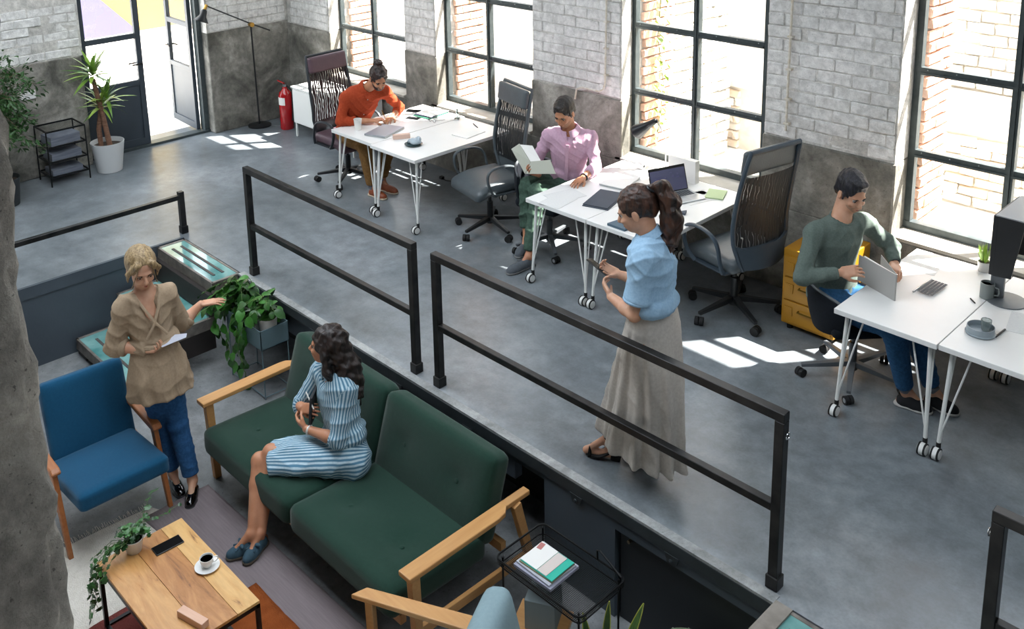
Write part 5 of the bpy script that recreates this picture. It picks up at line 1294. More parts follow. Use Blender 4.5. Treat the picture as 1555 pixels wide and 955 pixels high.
for q in 'LR':
    an, to = J['an' + q], J['to' + q]; hd = nrm(vec(to[0] - an[0], to[1] - an[1], 0)); sd = np.cross((0, 0, 1), hd); b0 = vec(an[0], an[1], 0) - hd * .035
    o = MB().prism([(-.028, -.026), (.030, -.026), (.030, .026), (-.028, .026)], 0.0, .085, Matrix((Vector(hd), Vector(sd), Vector((0, 0, 1)))).transposed(), tuple(b0)).build('heel', M_BLKSUEDE, t, world=True, bevel=.006)
    q_ = MB(); k_ = 10; Ls = .215
    for i in range(k_ + 1):
        a = i / k_; z = .085 * (1 - min(1, a / .62)) ** 1.2 + .010; w = .030 + .012 * math.sin(a * PI) * 1.4 - (.02 * max(0, a - .88) / .12); p = b0 - hd * .025 + hd * Ls * a
        for zz in (0, .012): q_.v += [tuple(p + sd * w + vec(0, 0, z + zz)), tuple(p - sd * w + vec(0, 0, z + zz))]
    for i in range(k_):
        a = i * 4; b = a + 4; q_.f += [(a, a + 1, b + 1, b), (a + 2, b + 2, b + 3, a + 3), (a, b, b + 2, a + 2), (a + 1, a + 3, b + 3, b + 1)]
    q_.fm = [0] * len(q_.f); q_.build('sandal_sole', M_BLKSUEDE, t, smooth=True, world=True)
    ring('ankle_strap', an + vec(0, 0, .012), (0.1, 0, 1), .040, .034, .006, M_BLKSUEDE, t, tuple(hd))
    q_ = MB(); tp = b0 + hd * .155; arc = [tp + sd * .043 * math.cos(a) + vec(0, 0, .018 + .036 * math.sin(a)) for a in [PI * i / 10 for i in range(11)]]; q_.tube(arc, .018, 8, flat=.3); q_.build('toe_strap', M_BLKSUEDE, t, smooth=True, world=True)

# 4. man in the green top
J = dict(pelvis=(-2.84, 5.86, .61), neck=(-2.82, 5.887, 1.13), head=(-2.775, 5.925, 1.318), shR=(-2.905, 5.70, 1.055), shL=(-2.735, 6.085, 1.06), elR=(-2.885, 5.52, .81), wrR=(-2.690, 5.66, .86), haR=(-2.605, 5.715, .885), elL=(-2.60, 6.20, .90), wrL=(-2.515, 6.09, .835), haL=(-2.48, 5.995, .825),
         hipR=(-2.80, 5.765, .57), hipL=(-2.80, 5.96, .57), knR=(-2.35, 5.73, .57), anR=(-2.28, 5.82, .115), toR=(-2.145, 5.85, .035), knL=(-2.34, 5.96, .57), anL=(-2.155, 5.945, .115), toL=(-2.02, 5.95, .035))
t, J, c, f, r, u, body = person('dark-haired man in a sage green long-sleeved top seated at the right desk', (-2.75, 5.85, 0), J, (.82, -.42, -.36), True, 1.0, SKIN2,
    {'R': dict(pn=(.1, .75, -.35), curl=(.45, .5, .55, .6), thumb=-1, tcurl=.3), 'L': dict(pn=(-.2, -.4, -.8), curl=(.3, .3, .35, .4), thumb=1, spread=.14)}, h=.0062, brow='#14100e', neck_r=.062)
M_SAGE = cloth_mat('sage_jersey', '#56625c', '#616d67', 90)
sh, rr, ff, up = shirt(t, J, M_SAGE, 1.0, True, .014, {'R': .97, 'L': .95}, amp=.007, seed=13, name='long_sleeved_top', cut=-.03, sl=(.061, .056, .037))
ring('neckband', J['neck'] + up * .012 + ff * .012, nrm(up + ff * .35), .073, .078, .006, M_SAGE, t, tuple(rr))
trousers(t, J, cloth_mat('blue_jeans', '#274d70', '#315d85', 60), 1.0, hem=(.95, .95), hem_r=.055, amp=.006, seed=8, name='jeans')
HM = hair_mat('hair_black', '#0b0b10', '#22222b', 90); short_hair(t, c, f, r, u, 1.0, HM, .004, 150, high=.010); stubble(t, c, f, r, u, 1.0, mat('stubble_dark', '#9a7862', .7, color2='#a9866e', scale=90))
ring('bracelet', J['wrL'] + (J['elL'] - J['wrL']) * .06, J['elL'] - J['wrL'], .029, .028, .005, M_BLACKPL, t)
for q in 'RL': shoe('shoe', J['an' + q], J['to' + q], mat('black_canvas', '#121317', .85), t, mat('white_rubber', '#b9b8b4', .6), 1.05, floor=0.0); cuff('sock', J['an' + q] + vec(0, 0, .01), vec(0, 0, 1), .040, .05, mat('grey_sock', '#6d7076', .9), t)

# 5. blonde woman in the beige wrap blouse
J = dict(pelvis=(-5.925, 2.43, .22), neck=(-5.995, 2.425, .755), head=(-5.985, 2.413, .925), shR=(-6.00, 2.270, .680), shL=(-5.955, 2.555, .69), elR=(-6.035, 2.200, .42), wrR=(-5.885, 2.335, .395), haR=(-5.815, 2.385, .405), elL=(-5.985, 2.660, .425), wrL=(-5.955, 2.795, .53), haL=(-5.915, 2.87, .535),
         hipR=(-5.92, 2.36, .17), hipL=(-5.92, 2.50, .17), knL=(-5.86, 2.50, -.22), knR=(-5.97, 2.44, -.24), anL=(-5.775, 2.53, -.64), toL=(-5.665, 2.445, -.715), anR=(-5.955, 2.47, -.64), toR=(-5.835, 2.455, -.715))
t, J, c, f, r, u, body = person('blonde woman in a beige wrap blouse and jeans holding a sheet of paper', (-5.9, 2.45, LF), J, (.93, -.16, -.34), False, 1.04, SKIN2,
    {'R': dict(pn=(.1, .1, 1.0), curl=(.7, .7, .75, .8), thumb=-1, tcurl=.6), 'L': dict(pn=(.0, .1, -1), curl=(.15, .12, .15, .22), thumb=1, spread=.12, tcurl=.1)}, h=.0056, brow='#5a4330', lip=M_LIPR)
M_BEIGE = cloth_mat('beige_linen', '#93806a', '#9c8973', 70)
sh, rr, ff, up = shirt(t, J, M_BEIGE, 1.02, False, .014, {'R': .30, 'L': .22}, amp=.010, seed=21, name='wrap_blouse', cut=.16, sl=(.064, .062, .058), neck_cut=.070, vneck=.19)
S = Sculpt(.0062, .02); S.loft([((-5.955, 2.43, .40), .140, .115), ((-5.94, 2.43, .30), .175, .142), ((-5.925, 2.43, .18), .208, .172), ((-5.915, 2.435, .06), .214, .186), ((-5.91, 2.44, .03), .216, .190)], tuple(rr), 7, .07, .4)
sculpt_obj('blouse_skirt', S, M_BEIGE, t, fold=(.005, [((0, .3, 1), 40), ((.5, .5, .3), 60)]), seed=5)
ring('waist_tie', (-5.955, 2.43, .415), (0, 0, 1), .146, .120, .022, M_BEIGE, t, tuple(rr))
for sg in (-1, 1):
    q = MB(); n_ = J['neck']; q.tube([n_ + rr * sg * .075 + ff * -.01 + up * .01, n_ + rr * sg * .075 + ff * .06 - up * .015, n_ + rr * sg * .045 + ff * .125 - up * .09, n_ - rr * sg * .01 + ff * .150 - up * .20, n_ - rr * sg * .07 + ff * .135 - up * .29], .010, 8, flat=.4); q.build('wrap_edge', M_BEIGE, t, smooth=True, world=True)
for q, k_ in (('R', .30), ('L', .22)): cuff('cuff', J['el' + q] + (J['wr' + q] - J['el' + q]) * k_, J['wr' + q] - J['el' + q], .062, .05, M_BEIGE, t)
trousers(t, J, cloth_mat('denim_mid_blue', '#234a74', '#2e5a87', 60), 1.0, hem=(.92, .90), hem_r=.056, g=.008, amp=.003, seed=9, name='jeans', waist=.02)
HB = hair_mat('hair_blonde', '#6d5839', '#a8906a', 70); A = HA(c, f, r, u, 1.04)
S = Sculpt(.005, .014, HS); kw = dict(X=f, Y=r, Z=u)
S.ell(A(-.020, 0, .042), (.112, .092, .098), **kw); S.ell(A(-.085, 0, -.03), (.058, .070, .062), **kw, k=.025)
S.ell(A(.122, 0, .012), (.082, .074, .094), **kw, op='-', k=.010); S.ell(A(.05, 0, -.13), (.12, .12, .085), **kw, op='-')
for q in (-1, 1): S.cone(A(.070, q * .045, .085), A(.048, q * .088, .02), .020, .016, k=.02); S.cone(A(.048, q * .088, .02), A(.030, q * .086, -.055), .014, .005, k=.015); S.cone(A(.085, q * .040, .07), A(.075, q * .073, -.07), .005, .003, k=.005)
sculpt_obj('hair', S, HB, t, it=0, fold=(.002, [(r + u * .2, 190), (r - f * .3, 150)]))
M_PATENT = mat('black_patent', '#08080a', .12, coat=.6)
for q in 'LR':
    o = shoe('loafer', J['an' + q], J['to' + q], M_PATENT, t, M_BLACKPL, .92, floor=LF, h=.045, wid=.040)
    an, to = J['an' + q], J['to' + q]; hd = nrm(vec(to[0] - an[0], to[1] - an[1], 0)); sd = np.cross((0, 0, 1), hd); tp = vec(an[0], an[1], LF) + hd * .085
    MB().tube([tp + sd * .040 * math.cos(a) + vec(0, 0, .020 + .036 * math.sin(a)) for a in [PI * i / 8 for i in range(9)]], .003, 6).build('loafer_trim', M_CHROME, o, smooth=True, world=True)

# 6. seated woman in the striped dress
J = dict(pelvis=(-4.76, 3.14, -.215), neck=(-4.88, 3.165, .315), head=(-4.905, 3.14, .485), shR=(-5.035, 3.165, .24), shL=(-4.735, 3.14, .235), elR=(-5.13, 3.05, .0), wrR=(-5.035, 2.99, .045), haR=(-4.975, 3.00, .065), elL=(-4.70, 3.04, -.055), wrL=(-4.935, 2.955, -.045), haL=(-5.005, 2.95, -.03),
         hipR=(-4.85, 3.10, -.245), hipL=(-4.69, 3.10, -.245), knL=(-5.10, 2.78, -.21), anL=(-4.965, 2.59, -.62), toL=(-4.905, 2.445, -.69), knR=(-5.15, 2.72, -.265), anR=(-4.975, 2.535, -.61), toR=(-5.02, 2.39, -.69))
t, J, c, f, r, u, body = person('woman in a blue striped shirt dress sitting on the green sofa hugging a notebook', (-4.85, 3.0, LF), J, (-.80, -.60, .02), False, 1.0, SKIN3,
    {'R': dict(pn=(.25, .6, -.3), curl=(.35, .35, .4, .5), thumb=-1, tcurl=.4), 'L': dict(pn=(.3, .6, .2), curl=(.55, .6, .65, .7), thumb=-1, tcurl=.5)}, h=.0052, brow='#21140f', lip=M_LIP)
M_STRIPE = cloth_mat('striped_cotton', '#a8bfcb', '#b6ccd6', 60, stripe=(.021, '#517a92'))
kd = nrm((J['knL'] + J['knR']) / 2 - J['pelvis']); kr = nrm(np.cross(kd, (0, 0, 1)))
SEG = [(J['pelvis'], J['neck'], .15)] + [(J['sh' + q], J['el' + q], .062) for q in 'RL'] + [(J['el' + q], J['wr' + q], .055) for q in 'RL']
sh, rr, ff, up = shirt(t, J, M_STRIPE, 1.0, False, .020, {'R': .25, 'L': .10}, amp=.007, seed=31, name='dress_top', cut=.10, sl=(.066, .060, .056), neck_cut=.064, vneck=.08); stripe_attr(sh, SEG)
for q, k_ in (('R', .25), ('L', .10)): _c = cuff('cuff', J['el' + q] + (J['wr' + q] - J['el' + q]) * k_, J['wr' + q] - J['el' + q], .058, .05, M_STRIPE, t); stripe_attr(_c, SEG)
collar(t, J, c, ff, M_STRIPE, .98)
S = Sculpt(.006, .03); pm = J['pelvis']; km = (J['knL'] + J['knR']) / 2
S.loft([(pm - kd * .06 + vec(0, 0, .02), .165, .12), (pm + kd * .12 + vec(0, 0, -.01), .19, .105), (km - kd * .14 + vec(0, 0, -.01), .155, .092), (km - kd * .035 + vec(0, 0, -.03), .145, .100)], kr, 6, .05, 0)
S.loft([(pm + up * .14, .135, .11), (pm - up * .03, .185, .150)], rr, k=.04)
for q in 'RL': S.cone(J['hip' + q] - kd * .04, J['hip' + q] + (J['kn' + q] - J['hip' + q]) * .75, .108, .085, k=.03)
stripe_attr(sculpt_obj('dress_skirt', S, M_STRIPE, t, fold=(.007, [(kr + kd * .4, 40), (kd, 26), (kr, 55)]), seed=4), [(pm, km, .14)])
ring('belt', pm + up * .15, up, .140, .118, .016, M_STRIPE, t, tuple(rr))
HB = hair_mat('hair_dark_brown_curls', '#0c0706', '#241510', 34); A = HA(c, f, r, u, 1.0)
S = Sculpt(.0055, .02, HS); kw = dict(X=f, Y=r, Z=u)
S.ell(A(-.020, 0, .040), (.112, .094, .098), **kw); S.ell(A(-.075, 0, -.04), (.066, .085, .090), **kw, k=.03)
pts = [A(-.08, 0, -.06), A(-.115, 0, -.13), A(-.135, -.01, -.20), A(-.150, -.02, -.27), A(-.155, -.03, -.33)]; rd = [.078, .080, .076, .064, .040]
for i in range(4): S.cone(pts[i], pts[i + 1], rd[i], rd[i + 1], k=.03)
for q in (-1, 1): S.cone(A(.0, q * .085, .02), A(-.03, q * .095, -.12), .028, .026, k=.02); S.cone(A(-.03, q * .095, -.12), A(-.06, q * .09, -.22), .026, .015, k=.02)
for i in range(36):
    a = random.uniform(0, 2 * PI); k_ = random.randint(0, 3); o_ = (r * math.cos(a) + f * math.sin(a)) * rd[k_] * .85; S.cone(pts[k_] + o_, pts[k_ + 1] + (r * math.cos(a + .6) + f * math.sin(a + .6)) * rd[k_ + 1] * 1.05 - u * random.uniform(-.01, .05), .018, .008, k=.008)
S.ell(A(.120, 0, -.022), (.080, .082, .098), **kw, op='-', k=.010); S.ell(A(.10, 0, -.15), (.12, .12, .085), **kw, op='-')
sculpt_obj('hair', S, HB, t, it=0, fold=(.010, [(u + r * .5, 95), (f - r * .3 + u * .5, 80), (r + f, 110)]))
b = MB(); b.lathe([(0, -.004), (.004, 0), (0, .004)], A(.0, -.088, -.040), 8); b.build('earring', mat('pearl', '#d9d3c8', .3), t, smooth=True, world=True)
ring('watch_strap', J['wrL'] + (J['elL'] - J['wrL']) * .10, J['elL'] - J['wrL'], .027, .025, .008, mat('white_strap', '#c9c5be', .5), t)
M_TEALSUEDE = mat('teal_suede', '#2c4450', .92, color2='#355060', scale=50)
for q in 'LR':
    o = shoe('shoe', J['an' + q], J['to' + q], M_TEALSUEDE, t, mat('rope_sole', '#5a5348', .9), .93, floor=J['to' + q][2] - .045, h=.055, wid=.042)
    an, to = J['an' + q], J['to' + q]; hd = nrm(vec(to[0] - an[0], to[1] - an[1], 0)); sd = np.cross((0, 0, 1), hd); tp = vec(an[0], an[1], to[2]) + hd * .075 + vec(0, 0, .030)
    S = Sculpt(.005, .006); S.ell(tp, (.014, .014, .012))
    for sg in (-1, 1): S.ell(tp + sd * sg * .028 + vec(0, 0, .006), (.026, .013, .012), X=sd, Y=hd, Z=(0, 0, 1)); S.cone(tp, tp + sd * sg * .03 + hd * .04 - vec(0, 0, .012), .010, .007)
    sculpt_obj('bow', S, M_TEALSUEDE, o)
# ------------------------------------------------------------------ things on the desks and tables
DZ = .7455
M_PAPER = mat('paper', '#e4e3df', .8); M_PAPERG = mat('printed_paper', '#dcdcda', .8, color2='#c6c7c8', scale=60, amt=.3, stretch=(1, 14, 1))
M_SILVER = mat('silver_aluminium', '#b9bcbe', .3, .7); M_INK = mat('ink_blue', '#20293a', .6)
def slab(name, label, cat, poly, z0, z1, m_, group=None, part='cover', bev=.001):
    cx = sum(p[0] for p in poly) / len(poly); cy = sum(p[1] for p in poly) / len(poly)
    o = MB().prism([(x - cx, y - cy) for x, y in poly], 0, z1 - z0).build(name, m_, loc=(cx, cy, z0), bevel=bev, seg=1); return tag(o, label, cat, group)
def rect(cx, cy, w, d, a):
    c, s = math.cos(a), math.sin(a); return [(cx + c * x - s * y, cy + s * x + c * y) for x, y in ((-w / 2, -d / 2), (w / 2, -d / 2), (w / 2, d / 2), (-w / 2, d / 2))]
def sheet(label, poly, z, group=None, m_=None): return slab('paper_sheet', label, 'paper', poly, z, z + .0012, m_ or M_PAPER, group, bev=0)
# desk with the man in orange
t = thing('paper_cup', 'white paper cup beside the orange-shirted man\'s right arm', 'cup', (-7.86, 5.56, DZ)); q = MB(); q.lathe([(.030, 0), (.042, .115), (.044, .118), (.0395, .116), (.028, .004)], n=28); q.build('cup', M_PAPER, t, smooth=True); q = MB(); q.lathe([(0, .095), (.037, .095)], n=20); q.build('coffee', mat('coffee', '#1a0d07', .1), t)
t = thing('laptop', 'closed light grey laptop at the front of the orange-shirted man\'s desk', 'laptop', (-7.60, 5.70, DZ)); P_ = rect(0, 0, .25, .36, .33); MB().prism(P_, .003, .014).build('base', M_SILVER, t, bevel=.003); MB().prism(P_, .0145, .021).build('lid', mat('pale_grey_lid', '#a3aab3', .4, .4), t, bevel=.003)
sheet('sheet of paper the man in orange is writing on', rect(-7.80, 5.90, .21, .30, .5), DZ)
t = thing('carton', 'small pale pink carton at the front edge of the desk below the left window pair', 'box', (-7.31, 5.69, DZ)); P_ = rect(0, 0, .045, .17, -.5); MB().prism(P_, 0, .045).build('box', mat('pale_pink_card', '#d9b9a8', .8), t, bevel=.002); 
t = thing('glass_bowl', 'crumpled clear bag on a dark-rimmed saucer on the desk right of the man in orange', 'bowl', (-7.06, 5.64, DZ)); q = MB(); q.lathe([(.06, .001), (.085, .010), (.09, .016), (.084, .014), (.055, .006)], n=28); q.build('saucer', mat('teal_ceramic', '#30474c', .3), t, smooth=True); S = Sculpt(.005, .02); o_ = vec(-7.05, 5.65, DZ); S.ell(o_ + vec(0, 0, .035), (.065, .05, .035)); S.ell(o_ + vec(.03, .02, .06), (.035, .03, .03)); S.cone(o_ + vec(-.04, 0, .04), o_ + vec(-.07, -.02, .02), .02, .012)
sculpt_obj('bag', S, mat('clear_plastic', '#b9c8d2', .25, trans=.25), t, fold=(.006, [((1, 1, 0), 120), ((0, 1, 1), 90)]))
def phone(label, c, a, z, w=.075, l=.155, cat='phone'):
    t = thing('smartphone', label, cat, (c[0], c[1], z), a); MB().box((-l / 2, -w / 2, 0), (l / 2, w / 2, .007)).build('case', M_BLACKPL, t, bevel=.003, seg=2); MB().box((-l / 2 + .004, -w / 2 + .004, .0069), (l / 2 - .004, w / 2 - .004, .0076)).build('screen', mat('phone_glass', '#07080a', .45, spec=.05), t); return t
phone('dark smartphone lying nearer the hands of the man in orange', (-7.75, 6.20), .35, DZ); phone('second dark phone beside the striped notebook stack', (-7.96, 6.38), .55, DZ, .09, .16)
t = thing('notebook_stack', 'green and navy spiral notebooks stacked under an open white pad', 'notebook', (-7.72, 6.42, DZ)); A_ = .12
MB().prism(rect(0, 0, .24, .30, A_), 0, .012).build('green_notebook', mat('green_card', '#2f6a55', .7), t, bevel=.001, seg=1); MB().prism(rect(.0, .01, .235, .29, A_ + .05), .0125, .022).build('navy_notebook', M_INK, t, bevel=.001, seg=1); MB().prism(rect(.01, .02, .21, .28, A_ - .05), .0225, .030).build('pad', M_PAPER, t)
for k in range(9): q = MB(); yy = -.12 + k * .03; q.tube([(-.105 + .010 * math.cos(a), yy, .026 + .010 * math.sin(a)) for a in [i * PI / 5 for i in range(10)]], .0015, 5, closed=True); q.build('spiral_ring', M_INK, t, smooth=True)
t = thing('glass_vase', 'small glass vase with a dry twig near the second window sill', 'vase', (-7.38, 6.50, DZ)); q = MB(); q.lathe([(.02, 0), (.034, .01), (.036, .04), (.014, .07), (.012, .10), (.016, .11), (.010, .10), (.011, .072), (.032, .038), (.030, .012), (0, .008)], n=20); q.build('glass', mat('vase_glass', '#c9d2d0', .05, trans=.85), t, smooth=True); q = MB(); q.tube([(0, 0, .02), (.01, 0, .12), (-.01, .02, .19)], .0015, 5); q.tube([(.01, 0, .12), (.03, .01, .17)], .0012, 5); w_ = q.build('twig', mat('dry_twig', '#8d8460', .8), t); w_['kind'] = 'stuff'
t = thing('glasses', 'pair of spectacles lying in the middle of the far desk', 'glasses', (-7.50, 6.25, DZ)); 
for sg in (-1, 1): q = MB(); q.tube([(sg * .032 + .024 * math.cos(a), .0 + .004, .020 + .018 * math.sin(a)) for a in [i * PI / 8 for i in range(16)]], .002, 5, closed=True); q.build('rim', M_BLACKPL, t, smooth=True); q = MB(); q.tube([(sg * .056, 0, .025), (sg * .06, .13, .01)], .002, 5); q.build('temple', M_BLACKPL, t)
def pen(label, p, q_, m_, nm='pen', cat='pen', r=.0045):
    t = thing(nm, label, cat, (p[0], p[1], p[2])); b = MB(); b.tube([p, Vector(p) * .15 + Vector(q_) * .85], r, 8); b.build('barrel', m_, t, smooth=True, world=True); b = MB(); b.tube([Vector(p) * .17 + Vector(q_) * .83, q_], r * .6, 8, r_fn=lambda f: 1 - .7 * f); b.build('tip', M_BLACKPL, t, smooth=True, world=True); return t
pen('thin dark pen near the empty grey mesh chair', (-7.13, 6.50, DZ + .005), (-6.98, 6.43, DZ + .005), M_INK)
slab('open_book', 'white booklet lying near the far right corner of the second desk', 'book', rect(-6.93, 6.25, .21, .28, .1), DZ, DZ + .008, M_PAPER)
# desk with the man in pink
sheet('upper printed sheet on the corner of the pink-shirted man\'s desk', rect(-5.10, 5.66, .21, .30, -.25), DZ, None, M_PAPERG); sheet('printed sheet overhanging the front corner of the pink-shirted man\'s desk', rect(-5.06, 5.53, .21, .27, .12), DZ + .0014, None, M_PAPERG)
M_SLATE = mat('slate_card', '#3d444e', .7, color2='#444c57', scale=6)
slab('folder', 'upper dark slate folder on the middle desk', 'folder', [(-4.853, 5.600), (-4.644, 5.660), (-4.754, 6.01), (-4.959, 5.95)], DZ + .008, DZ + .014, M_SLATE); slab('folder', 'lower dark slate folder peeking out beneath another one', 'folder', [(-4.846, 5.585), (-4.630, 5.650), (-4.735, 6.00), (-4.945, 5.94)], DZ, DZ + .007, M_SLATE)
t = thing('laptop', 'closed white laptop behind the dark folders', 'laptop', (-4.96, 6.24, DZ)); P_ = [(-.085, -.205), (.155, -.165), (.065, .20), (-.165, .17)]; MB().prism(P_, .002, .012).build('base', M_SILVER, t, bevel=.002); MB().prism(P_, .0125, .018).build('lid', M_PAPER, t, bevel=.002)
def laptop(name, label, h0, h1, depth, lean, zl, screen=True, lidm=None):
    a = Vector((h0[0], h0[1], DZ)); b = Vector((h1[0], h1[1], DZ)); d = (b - a); L_ = d.length; d.normalize(); n_ = Vector((d.y, -d.x, 0))
    t = thing(name, label, 'laptop', ((a.x + b.x) / 2, (a.y + b.y) / 2, DZ)); M_ = Matrix((d, n_, Vector((0, 0, -1)))).transposed(); M_ = Matrix((n_, d, Vector((0, 0, 1)))).transposed()
    MB().box((0, 0, .003), (depth, L_, .014), M_, a - Vector((0, 0, 0))).build('base', M_SILVER, t, world=True, bevel=.003)
    k = MB()
    for r_ in range(5):
        for c_ in range(13): k.box((.02 + r_ * .021, .02 + c_ * (L_ - .04) / 13, .0141), (.037 + r_ * .021, .02 + (c_ + .82) * (L_ - .04) / 13, .0158), M_, a)
    o = k.build('keys', mat('key_grey', '#3b3f45', .6), t, world=True); o['kind'] = 'stuff'
    MB().box((depth * .62, L_ * .35, .0141), (depth * .95, L_ * .65, .0146), M_, a).build('touchpad', mat('touchpad', '#a9acae', .4), t, world=True)
    up = (Vector((0, 0, 1)) * math.cos(lean) - n_ * math.sin(lean)); ML = Matrix((up.cross(d) * -1, d, up)).transposed(); MLn = Matrix((d.cross(up), d, up)).transposed()
    MB().box((-.004, 0, .008), (.003, L_, zl), MLn, a).build('lid', lidm or M_BLACKPL, t, world=True, bevel=.002)
    if screen:
        s_ = MB().box((.003, .010, .020), (.0036, L_ - .010, zl - .022), MLn, a).build('screen', mat('screen_glow', '#4c4e66', .25, emit=.2), t, world=True)
        for y0, y1, z0, z1 in ((.05, .16, .06, .10), (.05, .16, .11, .14), (.22, .24, .13, .15), (.26, .29, .12, .135), (.27, .285, .145, .16), (.20, .225, .165, .175)):
            MB().box((.0036, y0, z0), (.0039, y1, z1), MLn, a).build('screen_block', mat('screen_text', '#45476a' if y1 - y0 > .05 else '#1c1c2c', .3, emit=.1), s_, world=True)
    return t
laptop('laptop', 'open laptop with a dim grey-violet screen on the middle desk', (-4.55, 6.12), (-4.43, 6.46), .24, .32, .225)
t = thing('desk_lamp', 'black desk lamp in front of the third window', 'lamp', (-4.80, 6.64, DZ)); q = MB(); q.lathe([(.06, 0), (.06, .012), (.01, .018)], n=24); q.build('base', mat('white_lamp', '#cfcfcc', .4), t, smooth=True); q = MB(); q.tube([(0, 0, .015), (.005, 0, .32), (-.07, -.03, .48)], .006, 8); q.build('arm', MATS['white_lamp'], t, smooth=True)
S = Sculpt(.005, .006); a_ = vec(-4.868, 6.60, 1.235); b__ = vec(-5.09, 6.60, 1.075); S.loft([(a_, .022, .022), (a_ + (b__ - a_) * .4, .034, .034), (b__, .078, .07)], (0, 1, 0)); S.loft([(a_ + (b__ - a_) * .5, .03, .03), (b__ * 1.0 + (b__ - a_) * .3, .09, .08)], (0, 1, 0), op='-'); sculpt_obj('lamp_shade', S, mat('lamp_black', '#10161b', .35), t)
t = thing('paper_roll', 'short white roll with a dark core near the lamp on the middle desk', 'roll', (-5.03, 6.60, DZ)); q = MB(); q.cyl((-.03, 0, .03), (.03, 0, .03), .03, n=20); q.build('roll', M_PAPER, t, smooth=True); q = MB(); q.cyl((.0301, 0, .03), (.031, 0, .03), .012, n=14); q.build('core', M_BLACKPL, t)
t = thing('file_box', 'upright white file box standing against the third window', 'box', (-4.60, 6.63, DZ)); MB().box((-.14, -.03, 0), (.14, .03, .20)).build('box', M_PAPER, t, bevel=.002); MB().box((-.03, -.0315, .09), (.03, -.030, .12)).build('label_tab', M_PAPERG, t)
slab('paper_pad', 'pale green pad among papers at the far right corner of the middle desk', 'notepad', rect(-4.20, 6.52, .15, .20, .4), DZ, DZ + .012, mat('pale_green', '#b9cc9c', .7)); sheet('blank sheet beside the pale green pad', rect(-4.28, 6.36, .21, .29, -.3), DZ); sheet('sheet lying partly under the file box', rect(-4.40, 6.56, .21, .25, .2), DZ)
slab('notebook', 'blue-grey notebook at the front edge behind the standing woman\'s face', 'notebook', [(-4.45, 5.42), (-4.28, 5.42), (-4.26, 5.62), (-4.42, 5.62)], DZ, DZ + .02, mat('blue_grey_card', '#4b6170', .7)); slab('phone_stand', 'small dark folded stand beside the ponytail on the middle desk', 'stand', [(-4.20, 5.97), (-4.13, 5.99), (-4.16, 6.05)], DZ, DZ + .02, M_SLATE)
# desk with the man in green
t = thing('notebook', 'light grey hardback held upright on the desk by the man in the green top', 'book', (-2.50, 5.80, DZ)); M_GREYCARD = mat('light_grey_card', '#a3a19d', .8)
A0, B0 = Vector((-2.665, 5.868, DZ)), Vector((-2.360, 5.744, DZ)); C0 = Vector((-2.56, 5.965, DZ)); nb = Vector((.15, .38, 0)).normalized()
MB().bar(A0 + Vector((0, 0, .09)), B0 + Vector((0, 0, .09)), .004, .18).build('cover', M_GREYCARD, t, world=True)
MB().bar(B0 + Vector((.002, .004, .09)), C0 + Vector((0, 0, .09)), .004, .18).build('cover', M_GREYCARD, t, world=True); q = MB(); MB().bar(B0 + Vector((-.004, .006, .09)), A0 * .9 + C0 * .1 + Vector((.02, .0, .09)), .010, .174).build('pages', M_PAPER, t, world=True)
t = laptop('laptop', 'silver laptop with grey keys in front of the man in green, beside the upright book', (-2.33, 5.935), (-2.32, 6.20), .01, .0, .01, False, M_SILVER); 
for c_ in list(t.children) if False else []: pass
t.name = 'keyboard'; t['label'] = 'slim silver keyboard with grey keys beside the upright grey book'; t['category'] = 'keyboard'
t = thing('coffee_mug', 'grey mug beside the black monitor', 'mug', (-1.965, 6.19, DZ)); q = MB(); q.lathe([(.038, 0), (.042, .004), (.042, .105), (.038, .105), (.037, .008), (0, .006)], n=28); q.build('mug', mat('grey_ceramic', '#7d8381', .35), t, smooth=True); q = MB(); q.tube([(.041, 0, .03), (.065, 0, .035), (.07, 0, .055), (.065, 0, .08), (.041, 0, .085)], .005, 8); q.build('handle', MATS['grey_ceramic'], t, smooth=True); q = MB(); q.lathe([(0, .09), (.0375, .09)], n=20); q.build('coffee', MATS['coffee'], t)
t = thing('bowl', 'round grey dish holding a small glass on the right desk', 'bowl', (-1.825, 5.70, DZ)); q = MB(); q.lathe([(.07, 0), (.082, .004), (.085, .012), (.078, .016), (.076, .05), (.072, .05), (.070, .02), (0, .016)], n=32); q.build('dish', mat('grey_dish', '#8a959b', .35), t, smooth=True)
t = thing('glass', 'small faceted glass sitting in the round grey dish', 'glass', (-1.805, 5.725, DZ + .017)); q = MB(); q.lathe([(.022, 0), (.030, .05), (.031, .07), (.027, .068), (.020, .006), (0, .006)], n=9); q.build('glass', MATS['vase_glass'], t)
pen('black marker pen beside the round grey dish', (-1.735, 5.84, DZ + .006), (-1.745, 5.69, DZ + .006), M_BLACKPL, r=.006); pen('short dark pencil stub next to the grey mug', (-2.03, 6.10, DZ + .005), (-1.98, 6.05, DZ + .005), M_BLACKPL)
t = thing('monitor', 'black hooded monitor cut off by the right edge of the photo', 'monitor', (-1.75, 6.30, DZ)); MB().box((-1.915, 6.02, .985), (-1.885, 6.45, 1.375)).build('panel', M_BLACKPL, t, world=True, bevel=.004)
MB().box((-1.884, 6.04, 1.01), (-1.883, 6.43, 1.35)).build('screen', mat('monitor_glass', '#14161c', .1), t, world=True)
for y in (6.016, 6.442): MB().prism([(-1.885, .985), (-1.785, .995), (-1.735, 1.34), (-1.735, 1.372), (-1.885, 1.375)], y, y + .010, Matrix(((1, 0, 0), (0, 0, 1), (0, 1, 0)))).build('hood_side', M_BLACKPL, t, world=True)
MB().box((-1.90, 6.016, 1.374), (-1.73, 6.452, 1.381)).build('hood_top', mat('hood_grey', '#8f9295', .5), t, world=True)
